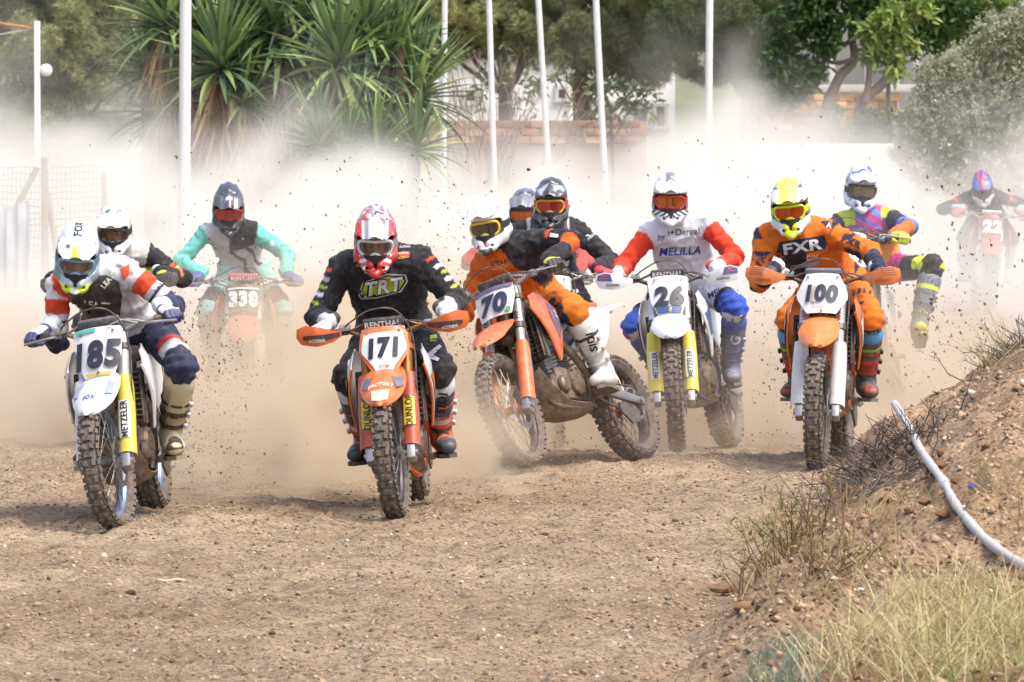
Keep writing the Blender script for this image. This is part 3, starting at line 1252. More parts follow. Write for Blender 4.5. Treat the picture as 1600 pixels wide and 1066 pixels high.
link_mesh('leaves', np_mesh('leaves', V, F, col=col_mix('#4d5c38', '#8d9662', rng_b.uniform(0, 1, len(sel_) * 3)[bi])), leaf_mat('broad_leaves', .4, .3), bb_)

# ------------------------------------------------------------------ yuccas
def leaf_mesh(L, W, droop, fold, seed):
    """One sword leaf along +x, folded along its rib."""
    V = []
    n = 8
    for k in range(n + 1):
        t = k / n
        w = W * (math.sin(math.pi * (0.10 + .90 * t) ** .8) ** .8 if t < .999 else .02) * .5
        x, z = L * t * (1 - .12 * droop * t), -droop * L * .55 * t ** 2.2
        V += [(x, -w, z + fold * w), (x, 0, z), (x, w, z + fold * w)]
    F = []
    for k in range(n):
        a = 3 * k
        F += [(a, a + 1, a + 4, a + 3), (a + 1, a + 2, a + 5, a + 4)]
    return np.array(V), np.array(F)


LEAVES = {}
for kind, cols in (('green', ('#647a4c', '#7d9258', '#9cab6a', '#566e4c')), ('dead', ('#9c774c', '#bb9766', '#83623f', '#cbab7a'))):
    LEAVES[kind] = []
    for i in range(4):
        for dr in (.04, .22, .55):
            V, F = leaf_mesh(.82 if kind == 'green' else .72, .060 if kind == 'green' else .042, dr if kind == 'green' else .3, .55, i)
            me = np_mesh('leaf', V, F)
            set_col(me, np.tile(np.array(lin(cols[i])) * (1.15 + .1 * i), (len(V), 1)))
            me.materials.append(leaf_mat('yucca_leaf' if kind == 'green' else 'dead_leaf', .38 if kind == 'green' else .9, .15))
            LEAVES[kind].append((me, dr, V, F, np.array(lin(cols[i])) * 1.25))


def yucca(label, y, heads, seed):
    """heads: (u, v, size, number of leaves, dead skirt length px)."""
    rng = np.random.default_rng(seed)
    base = at(sum(h[0] for h in heads) / len(heads), 300, y)
    base[2] = -.4
    root = empty('yucca', Matrix.Translation(base))
    tag(root, label, 'yucca', 'yuccas behind the white pole')
    mb = MB()
    for (u, v, s, n, skirt) in heads:
        c = at(u, v, y) - base
        foot = np.array([c[0] * .45, .1 * rng.normal(), 0])
        mb.tube(smooth_path0([foot, (foot + c) / 2 + np.array([c[0] * .12, 0, -.1]), c], 4), list(np.linspace(.11, .055, 9)), n=9)
    mb.build('trunk', mat('yucca_trunk', '#7a6650', rough=.95, var=.3, bump=.02, bscale=30), root)
    for hi_, (u, v, s, n, skirt) in enumerate(heads):
        c = at(u, v, y + rng.uniform(-.35, .35)) - base
        rest = [[], [], []]
        off = 0
        for k in range(n):
            q = k / n                       # 0 young and upright .. 1 old and hanging
            el = math.radians(80 - 104 * q ** 1.1 + rng.uniform(-9, 9))
            az = k * 2.39996 + rng.uniform(-.25, .25)
            pick = int(rng.integers(0, 4)) * 3 + (0 if q < .45 else 1 if q < .75 else 2)
            me, dr, LV, LF, lc = LEAVES['green'][pick]
            sc = s * rng.uniform(.85, 1.12)
            R = Matrix.Rotation(az, 4, 'Z') @ Matrix.Rotation(-el, 4, 'Y') @ Matrix.Rotation(rng.uniform(-.4, .4), 4, 'X')
            Mx = Matrix.Translation(Vector(c) + Vector((0, 0, -.16 * q * s))) @ R @ Matrix.Scale(sc, 4)
            front = math.sin(az) < .15
            if front and k % 2 == 0:
                o_ = bpy.data.objects.new('leaf', me)
                COL.objects.link(o_)
                o_.parent = root
                o_.matrix_local = Mx
            else:
                A4 = np.array(Mx)
                rest[0].append(LV @ A4[:3, :3].T + A4[:3, 3])
                rest[1].append(LF + off)
                rest[2].append(np.tile(lc * rng.uniform(.75, 1.15), (len(LV), 1)))
                off += len(LV)
        me = np_mesh('leaf_crown', np.concatenate(rest[0]), np.concatenate(rest[1]), col=np.concatenate(rest[2]))
        o_ = link_mesh('leaf_crown', me, leaf_mat('yucca_leaf', .38, .15), root)
        tag(o_, kind='stuff')
        if skirt:
            L = skirt / (FPX / y)
            Vs, Fs, Cs, off = [], [], [], 0
            m_ = int(330 * L)
            for k in range(m_):
                me_, dr, LV, LF, lc = LEAVES['dead'][int(rng.integers(0, 12))]
                az = rng.uniform(0, 2 * math.pi)
                el = math.radians(rng.uniform(-88, -52))
                R = Matrix.Rotation(az, 4, 'Z') @ Matrix.Rotation(-el, 4, 'Y') @ Matrix.Rotation(rng.uniform(-1.2, 1.2), 4, 'X')
                Mx = np.array(Matrix.Translation(Vector(c) + Vector((.10 * math.cos(az), .10 * math.sin(az), -.15 - L * .85 * rng.uniform(0, 1)))) @ R @ Matrix.Scale(s * rng.uniform(.6, 1.0), 4))
                Vs.append(LV @ Mx[:3, :3].T + Mx[:3, 3])
                Fs.append(LF + off)
                Cs.append(np.tile(lc * rng.uniform(.7, 1.2), (len(LV), 1)))
                off += len(LV)
            o_ = link_mesh('dead_leaves', np_mesh('dead_leaves', np.concatenate(Vs), np.concatenate(Fs), col=np.concatenate(Cs)), leaf_mat('dead_leaf', .9, .15), root)
            tag(o_, kind='stuff')
    return root


yucca('tall yucca with a shaggy brown skirt of dead leaves', 66, [(432, 36, 1.25, 140, 200), (345, 92, 1.1, 120, 180), (505, 18, 1.05, 110, 60), (395, 70, 1.0, 100, 190), (470, 105, .95, 100, 130), (450, -30, 1.1, 90, 0), (380, 150, .8, 70, 110)], 61)
yucca('yucca with fresh spiky heads leaning towards the slim poles', 65, [(650, 138, 1.05, 110, 0), (565, 165, 1.1, 110, 60), (600, 95, .95, 90, 0), (530, 90, 1.05, 100, 60), (625, 60, .9, 90, 0), (575, 40, .9, 80, 0), (540, 190, .9, 80, 40)], 62)
yucca('low yucca heads fading into the dust under the tall one', 64, [(590, 232, .85, 80, 0), (540, 240, .85, 80, 0), (650, 225, .75, 70, 0), (500, 215, .8, 70, 60)], 63)
yucca('yucca with pale fronds beside the thick white pole', 66.5, [(262, 30, 1.0, 100, 60), (255, 165, .95, 100, 70), (315, 22, 1.0, 90, 0), (228, 105, .8, 70, 0), (280, 95, .9, 80, 60)], 64)
yucca('dusty yucca half hidden behind the thick white pole', 67, [(305, 205, 1.0, 90, 90), (385, -30, 1.15, 100, 60), (330, 150, 1.0, 90, 90)], 65)

# ------------------------------------------------------------------ the mound: hose, grass, brush
P = [hit_ground(u, v) for u, v in ((1404, 662), (1420, 690), (1440, 722), (1462, 752), (1475, 770), (1492, 800), (1515, 832), (1545, 862), (1580, 890), (1640, 925))]
P = [p + np.array([0, 0, .035]) for p in P]
P[0] = P[0] + np.array([-.02, 0, .06])
P[1][2] += .03
hose = empty('white_hose', Matrix.Translation(P[4]))
tag(hose, 'weathered white plastic pipe lying down the side of the mound', 'pipe')
mb = MB()
Q = smooth_path0([p - P[4] for p in P], 6)
kk = len(Q)
rr = [.0185 + .0014 * math.sin(i * .9) + .001 * math.sin(i * 2.3) for i in range(kk)]
mb.tube(Q, rr, n=14)
mb.build('pipe', mat('hose_plastic', '#c2c2c2', rough=.6, var=.18, dust=.45, bump=.003, bscale=40), hose)
mb = MB()
j = 24
mb.tube([Q[j - 1], Q[j], Q[j + 1]], [.0225, .0245, .0225], n=14)
mb.build('coupling', mat('hose_joint', '#c4c4c6', rough=.6, dust=.3), hose)


def in_poly(u, v, poly):
    c = False
    j = len(poly) - 1
    for i in range(len(poly)):
        if ((poly[i][1] > v) != (poly[j][1] > v)) and (u < (poly[j][0] - poly[i][0]) * (v - poly[i][1]) / (poly[j][1] - poly[i][1]) + poly[i][0]):
            c = not c
        j = i
    return c


def grass(name, label, poly, tufts, per, hgt, c0, c1, seed, spread=.06, lean=.45, width=.005, parent=None):
    rng = np.random.default_rng(seed)
    us, vs = [p[0] for p in poly], [p[1] for p in poly]
    B = []
    tries = 0
    while len(B) < tufts and tries < tufts * 8:
        tries += 1
        u, v = rng.uniform(min(us), max(us)), rng.uniform(min(vs), max(vs))
        if in_poly(u, v, poly):
            B.append(hit_ground(u, v))
    B = np.repeat(np.array(B), per, 0) + rng.normal(size=(len(B) * per, 3)) * np.array([spread, spread, 0])
    B[:, 2] = ground_h(B[:, 0], B[:, 1]) - .01
    n = len(B)
    d = np.stack([rng.normal(size=n) * lean, rng.normal(size=n) * lean, np.ones(n)], -1)
    V, F, bi = blades(B, nrm_rows(d), rng.uniform(.35, 1.15, n) * hgt, np.full(n, width), .45 * rng.uniform(.2, 1.0, n), 4, rng)
    me = np_mesh(name, V, F, col=col_mix(c0, c1, rng.uniform(0, 1, n)[bi]))
    o_ = link_mesh(name, me, leaf_mat('dry_grass_blade', .8, .25), parent)
    if parent is None:
        tag(o_, label, None, None, 'stuff')
    return o_


grass('dry_grass', 'straw coloured dry grass on the near slope of the mound', [(1270, 1075), (1300, 1010), (1370, 950), (1440, 925), (1520, 915), (1610, 900), (1610, 1075)], 120, 10, .31, '#b39e66', '#ecdcac', 71, lean=.6)
grass('green_grass', 'tufts of green grass among the dry stalks', [(1420, 1075), (1440, 985), (1520, 950), (1610, 930), (1610, 1075)], 42, 9, .22, '#7f8c4a', '#bcc27c', 72, lean=.6)
grass('dry_grass', 'thin dry stalks along the edge of the mound', [(1130, 900), (1160, 830), (1250, 800), (1340, 770), (1420, 800), (1400, 900), (1290, 940), (1180, 960)], 42, 9, .20, '#a08a52', '#cdb784', 73)
grass('dry_grass', 'sparse dry tufts high on the mound', [(1430, 760), (1500, 790), (1600, 700), (1610, 860), (1520, 830)], 26, 8, .20, '#99804c', '#c7b27e', 74)
grass('dry_grass', 'pale dry grass at the far side of the track', [(1385, 560), (1600, 520), (1600, 560), (1450, 610), (1370, 640)], 60, 10, .34, '#a3935a', '#d3c38c', 75, lean=.8)
grass('dry_grass', 'pale trampled grass beside the track behind the near bike', [(-10, 690), (110, 670), (130, 710), (60, 740), (-10, 760)], 60, 8, .06, '#a58f60', '#d0bd92', 76)
grass('grey_weed', 'small blue green weed at the foot of the mound', [(1175, 1075), (1190, 1015), (1245, 1005), (1250, 1075)], 40, 12, .12, '#6f8068', '#a9b79c', 77)


def brush(name, label, u, v, n, L, c0, c1, seed, spread=.5, leaves=0, lc=('#6d7038', '#9a9a55'), flat=.6, area=.15):
    rng = np.random.default_rng(seed)
    b = hit_ground(u, v)
    root = empty(name, Matrix.Translation(b))
    tag(root, label, 'bush')
    Ps, tips = [], []
    mb = MB()
    for k in range(n):
        f = np.array([rng.normal() * area, rng.normal() * area, 0])
        f[2] = ground_h(b[0] + f[0], b[1] + f[1]) - b[2]
        d = nrm(np.array([rng.normal() * spread, rng.normal() * spread, flat]))
        l_ = L * rng.uniform(.5, 1.1)
        p1 = f + d * l_ * .5 + rng.normal(size=3) * l_ * .06
        p2 = f + d * l_ + rng.normal(size=3) * l_ * .14
        mb.tube([f, p1, p2], [.0035, .0028, .0015], n=4, caps=False)
        for _ in range(3):
            q = p1 + (p2 - p1) * rng.uniform(0, .8)
            t = q + nrm(d + rng.normal(size=3) * .6) * l_ * .28
            mb.tube([q, t], [.002, .001], n=3, caps=False)
            tips.append(t)
    tag(mb.build('stems', mat('stems_' + name + str(seed), c0, rough=.9, var=.35), root), kind='stuff')
    if leaves:
        T = np.array(tips)[rng.integers(0, len(tips), leaves)] + rng.normal(size=(leaves, 3)) * .012
        V, F, bi = blades(T, unit(leaves, rng), rng.uniform(.015, .035, leaves), np.full(leaves, .010), .1, 3, rng, taper=False)
        link_mesh('leaves', np_mesh('leaves', V, F, col=col_mix(*lc, rng.uniform(0, 1, leaves)[bi])), leaf_mat('broad_leaves', .4, .3), root)
    return root


brush('dry_bush', 'half dried bush with brown stems and a few green leaves at the track edge', 1232, 876, 62, .27, '#8a6848', '#8a6a48', 81, .6, 260, flat=.8, area=.10)
brush('dry_bush', 'small faded bush leaning over the dirt below the hose', 1290, 900, 34, .22, '#94785a', '#8a6a48', 82, .6, 120, flat=.8, area=.08)
brush('dead_brush', 'heap of dark dead twigs at the pipe end', 1392, 715, 150, .27, '#4f473f', '#6f665a', 83, .8, 0, flat=.35, area=.13)
brush('dead_brush', 'grey dead twigs along the mound edge beside the orange bike', 1372, 760, 80, .20, '#6a6056', '#6f665a', 84, .9, 0, flat=.35, area=.12)
brush('dead_brush', 'grey twig heap on the crest of the mound', 1590, 545, 90, .20, '#6d665e', '#6f665a', 85, .9, 0, flat=.5, area=.10)


# ------------------------------------------------------------------ stones and litter
def stone_mesh(seed, r=1.0):
    bm = bmesh.new()
    bmesh.ops.create_icosphere(bm, subdivisions=2, radius=1.0)
    rs = random.Random(seed)
    off = Vector((rs.uniform(-9, 9), rs.uniform(-9, 9), rs.uniform(-9, 9)))
    for v in bm.verts:
        v.co *= 1 + .38 * mnoise.noise(v.co * 1.1 + off) + .12 * mnoise.noise(v.co * 3 + off)
        v.co.z *= .62
    me = bpy.data.meshes.new('stone')
    bm.to_mesh(me)
    bm.free()
    me.polygons.foreach_set("use_smooth", np.ones(len(me.polygons), bool))
    me.set_sharp_from_angle(angle=math.radians(32))
    return me


for i, (u, v, r, colr, lab) in enumerate(((852, 836, .026, '#a8917c', 'smooth rounded tan stone lying alone on the bare track'), (205, 928, .026, '#5b4432', 'dark brown clod on the near dirt of the track'),
                                          (710, 898, .024, '#5f4a39', 'dark flat clod below the black shirted rider'), (729, 742, .020, '#8c8276', 'grey stone near the lifted front wheel'),
                                          (1045, 938, .022, '#9c8b74', 'pale broken stone towards the weedy corner'), (1130, 925, .055, '#8d6b4c', 'large brown clod at the foot of the mound'), (660, 786, .018, '#7d6a58', 'small stone just ahead of the black and orange bike'),
                                          (1163, 955, .05, '#96714f', 'brown clod rolled down from the mound'), (1480, 590, .03, '#80664e', 'clod near the crest of the mound'))):
    p = hit_ground(u, v)
    o_ = link_mesh('stone', stone_mesh(90 + i), mat('stone_' + colr, colr, rough=.9, var=.2, bump=.004, bscale=60))
    o_.scale = (r, r * .9, r * .8)
    o_.rotation_euler = (0, 0, i * 1.3)
    o_.location = p + np.array([0, 0, r * .25])
    tag(o_, lab, 'stone', 'stones and clods on the track')
p = hit_ground(268, 911)
mb = MB()
mb.sheet([(-.06, -.012), (.02, -.016), (.065, -.008), (.06, .006), (.0, .006), (-.02, .012), (-.065, .006)], lambda a, b: (a, b * 2, .016 + .004 * math.sin(a * 60)), .004, step=.02)
chip = mb.build('wood_chip', mat('wood_pale', '#d8c7a2', rough=.8, var=.15))
chip.location = p
tag(chip, 'pale splinter of wood on the near dirt', 'wood chip')
p = hit_ground(1518, 770)
mb = MB()
mb.ell((0, 0, .015), (.022, .016, .016))
cap_ = mb.build('bottle_cap', mat('cap_blue', '#3a4a9a', rough=.4))
cap_.location = p
tag(cap_, 'small blue plastic scrap on the side of the mound', 'litter')

rngm = np.random.default_rng(99)
for i in range(16):
    u_, v_ = rngm.uniform(1300, 1590), rngm.uniform(640, 900)
    if v_ < 1000 - u_ * .22 + 20:
        v_ = 1000 - u_ * .22 + 60
    p = hit_ground(u_, v_)
    r = rngm.uniform(.018, .05)
    o_ = link_mesh('stone', stone_mesh(200 + i), mat('mound_clod', '#8a6444', rough=.95, var=.3, bump=.006, bscale=50))
    o_.scale = (r, r * .9, r * .8)
    o_.rotation_euler = (0, 0, i * 1.7)
    o_.location = p + np.array([0, 0, r * .2])
    tag(o_, 'brown clod of earth on the slope of the mound', 'stone', 'clods lying on the mound')

# gravel: countless crumbs of dirt and small stones
ng = 62000
yy = 20 + 19 * NPR.uniform(0, 1, ng) ** 1.25
xx = NPR.uniform(-1, 1, ng) * (yy * .0842 + .5)
keep = vnoise(np.stack([xx, yy, xx * 0], -1), 1.3, 21.0) + NPR.uniform(-.9, 1.0, ng) > -.1
xx, yy = xx[keep], yy[keep]
ng = len(xx)
zz = ground_h(xx, yy) + ground_detail(xx, yy)
_mo = sstep(.02, .22, ground_h(xx, yy) + .25 * sstep(34.6, 43.0, yy))
_p3 = np.stack([xx, yy, 0 * xx], -1)
zz = zz + _mo * (.030 * fbm(_p3, 5.0, 3, 31.0) + .05 * np.clip(vnoise(_p3, 8.0, 33.0) - .3, 0, 1) + .02 * fbm(_p3, 17.0, 2, 34.0))
sz = (1 + .9 * _mo) * (.0034 + .0085 * NPR.uniform(0, 1, ng) ** 4) + .009 * (NPR.uniform(0, 1, ng) > .992)
ico = np.array([(0, 0, 1), (.9, 0, .2), (-.3, .85, .25), (-.5, -.8, .15), (.3, .3, -.7), (.2, -.6, -.5)])
icf = np.array([(0, 1, 2), (0, 2, 3), (0, 3, 1), (1, 4, 2), (2, 4, 3), (3, 5, 1), (1, 5, 4), (3, 4, 5)])
V = ico[None] * (1 + .22 * NPR.normal(size=(ng, 6, 1))) * sz[:, None, None] * NPR.uniform(.7, 1.5, (ng, 1, 3)) * np.array([1.25, 1.25, .85])
V = V + np.stack([xx, yy, zz + sz * .15], -1)[:, None, :]
F = icf[None] + (np.arange(ng) * 6)[:, None, None]
tone = NPR.uniform(0, 1, ng)
gc = np.where((tone > .972)[:, None], np.array(lin('#dccfba')), col_mix('#573f2c', '#c0a284', NPR.uniform(0, 1, ng) ** .8))  # dark end of the crumb colours also stands in for small ground shadows
gr = link_mesh('gravel', np_mesh('gravel', V.reshape(-1, 3), F.reshape(-1, 3), smooth=False, col=np.repeat(gc, 6, 0)), mat('gravel_mat', '#ffffff', rough=.95, vcol=True, var=.15, spec=.15))
tag(gr, 'crumbs of dirt and small stones strewn over the track', None, None, 'stuff')

# ------------------------------------------------------------------ motocross bikes
RAKE = math.radians(27)
SD = np.array([-math.sin(RAKE), 0, math.cos(RAKE)])         # up along the steering axis
SN = np.array([math.cos(RAKE), 0, math.sin(RAKE)])          # forward, square to it
AX_F = np.array([1.48, 0, 0.345])
AX_R = np.array([0.0, 0, 0.335])
STEM = np.array([1.215, 0, 0.765])


def fork_pt(t, y=0.0, n=0.0):
    return AX_F + np.array([-0.015, 0, 0]) + SD * t + SN * n + np.array([0, y, 0])


def steer_fn(phi):
    R = np.array(Matrix.Rotation(phi, 3, Vector(SD)))

    def fn(p):
        return STEM + R @ (np.asarray(p) - STEM)
    return fn


def make_tyre(R, w, rim_r, rows, seed):
    mb = MB()
    kh = 0.016
    Ro = R - kh
    hw = w / 2
    prof = [(rim_r, -hw * .55), (rim_r + .012, -hw * .78), ((Ro + rim_r) / 2, -hw * 1.0), (Ro - .022, -hw * .93), (Ro - .006, -hw * .6), (Ro, 0),
            (Ro - .006, hw * .6), (Ro - .022, hw * .93), ((Ro + rim_r) / 2, hw * 1.0), (rim_r + .012, hw * .78), (rim_r, hw * .55)]
    mb.lathe(prof, n=56)
    for i in range(rows):
        a0 = 2 * math.pi * i / rows
        if i % 2 == 0:
            kn = [(-.15, .30, 0), (.15, .30, 0)] if w < .1 else [(-.3, .26, 0), (0, .24, 0), (.3, .26, 0)]
            kn = [(k[0] * 1.4, k[1], 0) for k in kn]
        else:
            kn = [(-.42, .30, .25), (.42, .30, .25), (-.80, .24, .85), (.80, .24, .85)]
        if i % 2 == 0:
            kn += [(-.86, .22, .95), (.86, .22, .95)]
        for (yy, ww, tilt) in kn:
            a = a0
            yc = yy * hw
            rc = Ro - .006 * min(1, abs(yy) / .6) - max(0, abs(yy) - .6) / .35 * .02
            tl = math.copysign(tilt, yy) * 0.9
            er = np.array([math.cos(a), 0, math.sin(a)])
            et = np.array([-math.sin(a), 0, math.cos(a)])
            ey = np.array([0, 1.0, 0])
            nn = er * math.cos(tl) + ey * math.sin(tl)
            ss = ey * math.cos(tl) - er * math.sin(tl)
            c = er * rc + ey * yc
            lw, lt = ww * hw * .5 + .003, (math.pi * R / rows) * .62
            V = []
            for hh, g in ((-.004, 1.15), (kh, .86)):
                for sa, sb in ((-1, -1), (1, -1), (1, 1), (-1, 1)):
                    V.append(c + nn * hh + ss * sa * lw * g + et * sb * lt * g)
            mb.add(V, [(4, 5, 6, 7), (0, 1, 5, 4), (1, 2, 6, 5), (2, 3, 7, 6), (3, 0, 4, 7)])
    return mb


def make_spokes(rim_r, hub_r, hub_w, n=36):
    mb = MB()
    for i in range(n):
        a = 2 * math.pi * i / n
        sd = 1 if i % 2 else -1
        b = a + (0.42 if (i // 2) % 2 else -0.42)
        p = np.array([hub_r * math.cos(b), sd * hub_w, hub_r * math.sin(b)])
        q = np.array([rim_r * math.cos(a), sd * .006, rim_r * math.sin(a)])
        mb.tube([p, q], .0021, n=4, caps=False)
    return mb


_WH = {}


def wheel_meshes():
    if _WH:
        return _WH
    for key, (R, w, rr, rows) in {'f': (.345, .092, .268, 50), 'r': (.335, .125, .243, 44)}.items():
        _WH[key + 'tyre'] = make_tyre(R, w, rr, rows, 1).mesh('tyre', 28)
        hw = .026 if key == 'f' else .034
        m = MB()
        m.lathe([(rr + .004, -hw), (rr + .006, -hw * .9), (rr - .008, -hw * .75), (rr - .016, -hw * .3), (rr - .018, 0), (rr - .016, hw * .3), (rr - .008, hw * .75),
                 (rr + .006, hw * .9), (rr + .004, hw), (rr - .004, 0)], n=56, closed=True)
        _WH[key + 'rim'] = m.mesh('rim')
        m = MB()
        hr = .024 if key == 'f' else .036
        m.lathe([(.0, -.055), (hr * .8, -.055), (hr + .012, -.045), (hr + .012, -.038), (hr, -.03), (hr, .03), (hr + .012, .038), (hr + .012, .045), (hr * .8, .055), (.0, .055)], n=20)
        _WH[key + 'hub'] = m.mesh('hub')
        _WH[key + 'spk'] = make_spokes(rr - .012, hr + .008, .04).mesh('spokes')
        m = MB()
        dr = .13 if key == 'f' else .11
        # a wavy brake rotor with holes between its spokes
        n = 48
        V, F = [], []
        for k in range(n):
            a = 2 * math.pi * k / n
            ro = dr * (1 + .025 * math.cos(a * 12))
            for r in (ro, dr * .78):
                for y in (-.0018, .0018):
                    V.append((r * math.cos(a), y, r * math.sin(a)))
        for k in range(n):
            a, b = k * 4, ((k + 1) % n) * 4
            F += [(a, b, b + 1, a + 1), (a + 2, a + 3, b + 3, b + 2), (a + 1, b + 1, b + 3, a + 3), (a, a + 2, b + 2, b)]
        m.add(V, F)
        for k in range(6):
            a = 2 * math.pi * k / 6
            m.tube([(.03 * math.cos(a + .5), 0, .03 * math.sin(a + .5)), (dr * .8 * math.cos(a), 0, dr * .8 * math.sin(a))], .007, n=4, flat=.3)
        _WH[key + 'disc'] = m.mesh('brake_disc')
    m = MB()
    n = 50
    V, F = [], []
    for k in range(2 * n):
        a = math.pi * k / n
        ro = .112 if k % 2 else .104
        for r in (ro, .088):
            for y in (-.003, .003):
                V.append((r * math.cos(a), y, r * math.sin(a)))
    for k in range(2 * n):
        a, b = k * 4, ((k + 1) % (2 * n)) * 4
        F += [(a, b, b + 1, a + 1), (a + 2, a + 3, b + 3, b + 2), (a + 1, b + 1, b + 3, a + 3), (a, a + 2, b + 2, b)]
    m.add(V, F)
    for k in range(6):
        a = 2 * math.pi * k / 6
        m.tube([(.035 * math.cos(a + .3), 0, .035 * math.sin(a + .3)), (.09 * math.cos(a), 0, .09 * math.sin(a))], .009, n=4, flat=.4)
    _WH['sprocket'] = m.mesh('sprocket')
    return _WH


BAR_C = np.array([1.135, 0, 1.025])


def bar_path():
    P = []
    for y, x, z in ((-.405, -.068, .030), (-.33, -.052, .036), (-.27, -.04, .040), (-.20, -.022, .036), (-.15, -.008, .018), (-.11, 0, .004), (-.07, 0, 0)):
        P.append(BAR_C + [x, y, z])
    P.append(BAR_C.copy())
    for p in P[:7][::-1]:
        P.append(p * [1, -1, 1])
    return P


GRIP_L = BAR_C + [-.058, .355, .034]
PEG = np.array([.60, .21, .365])


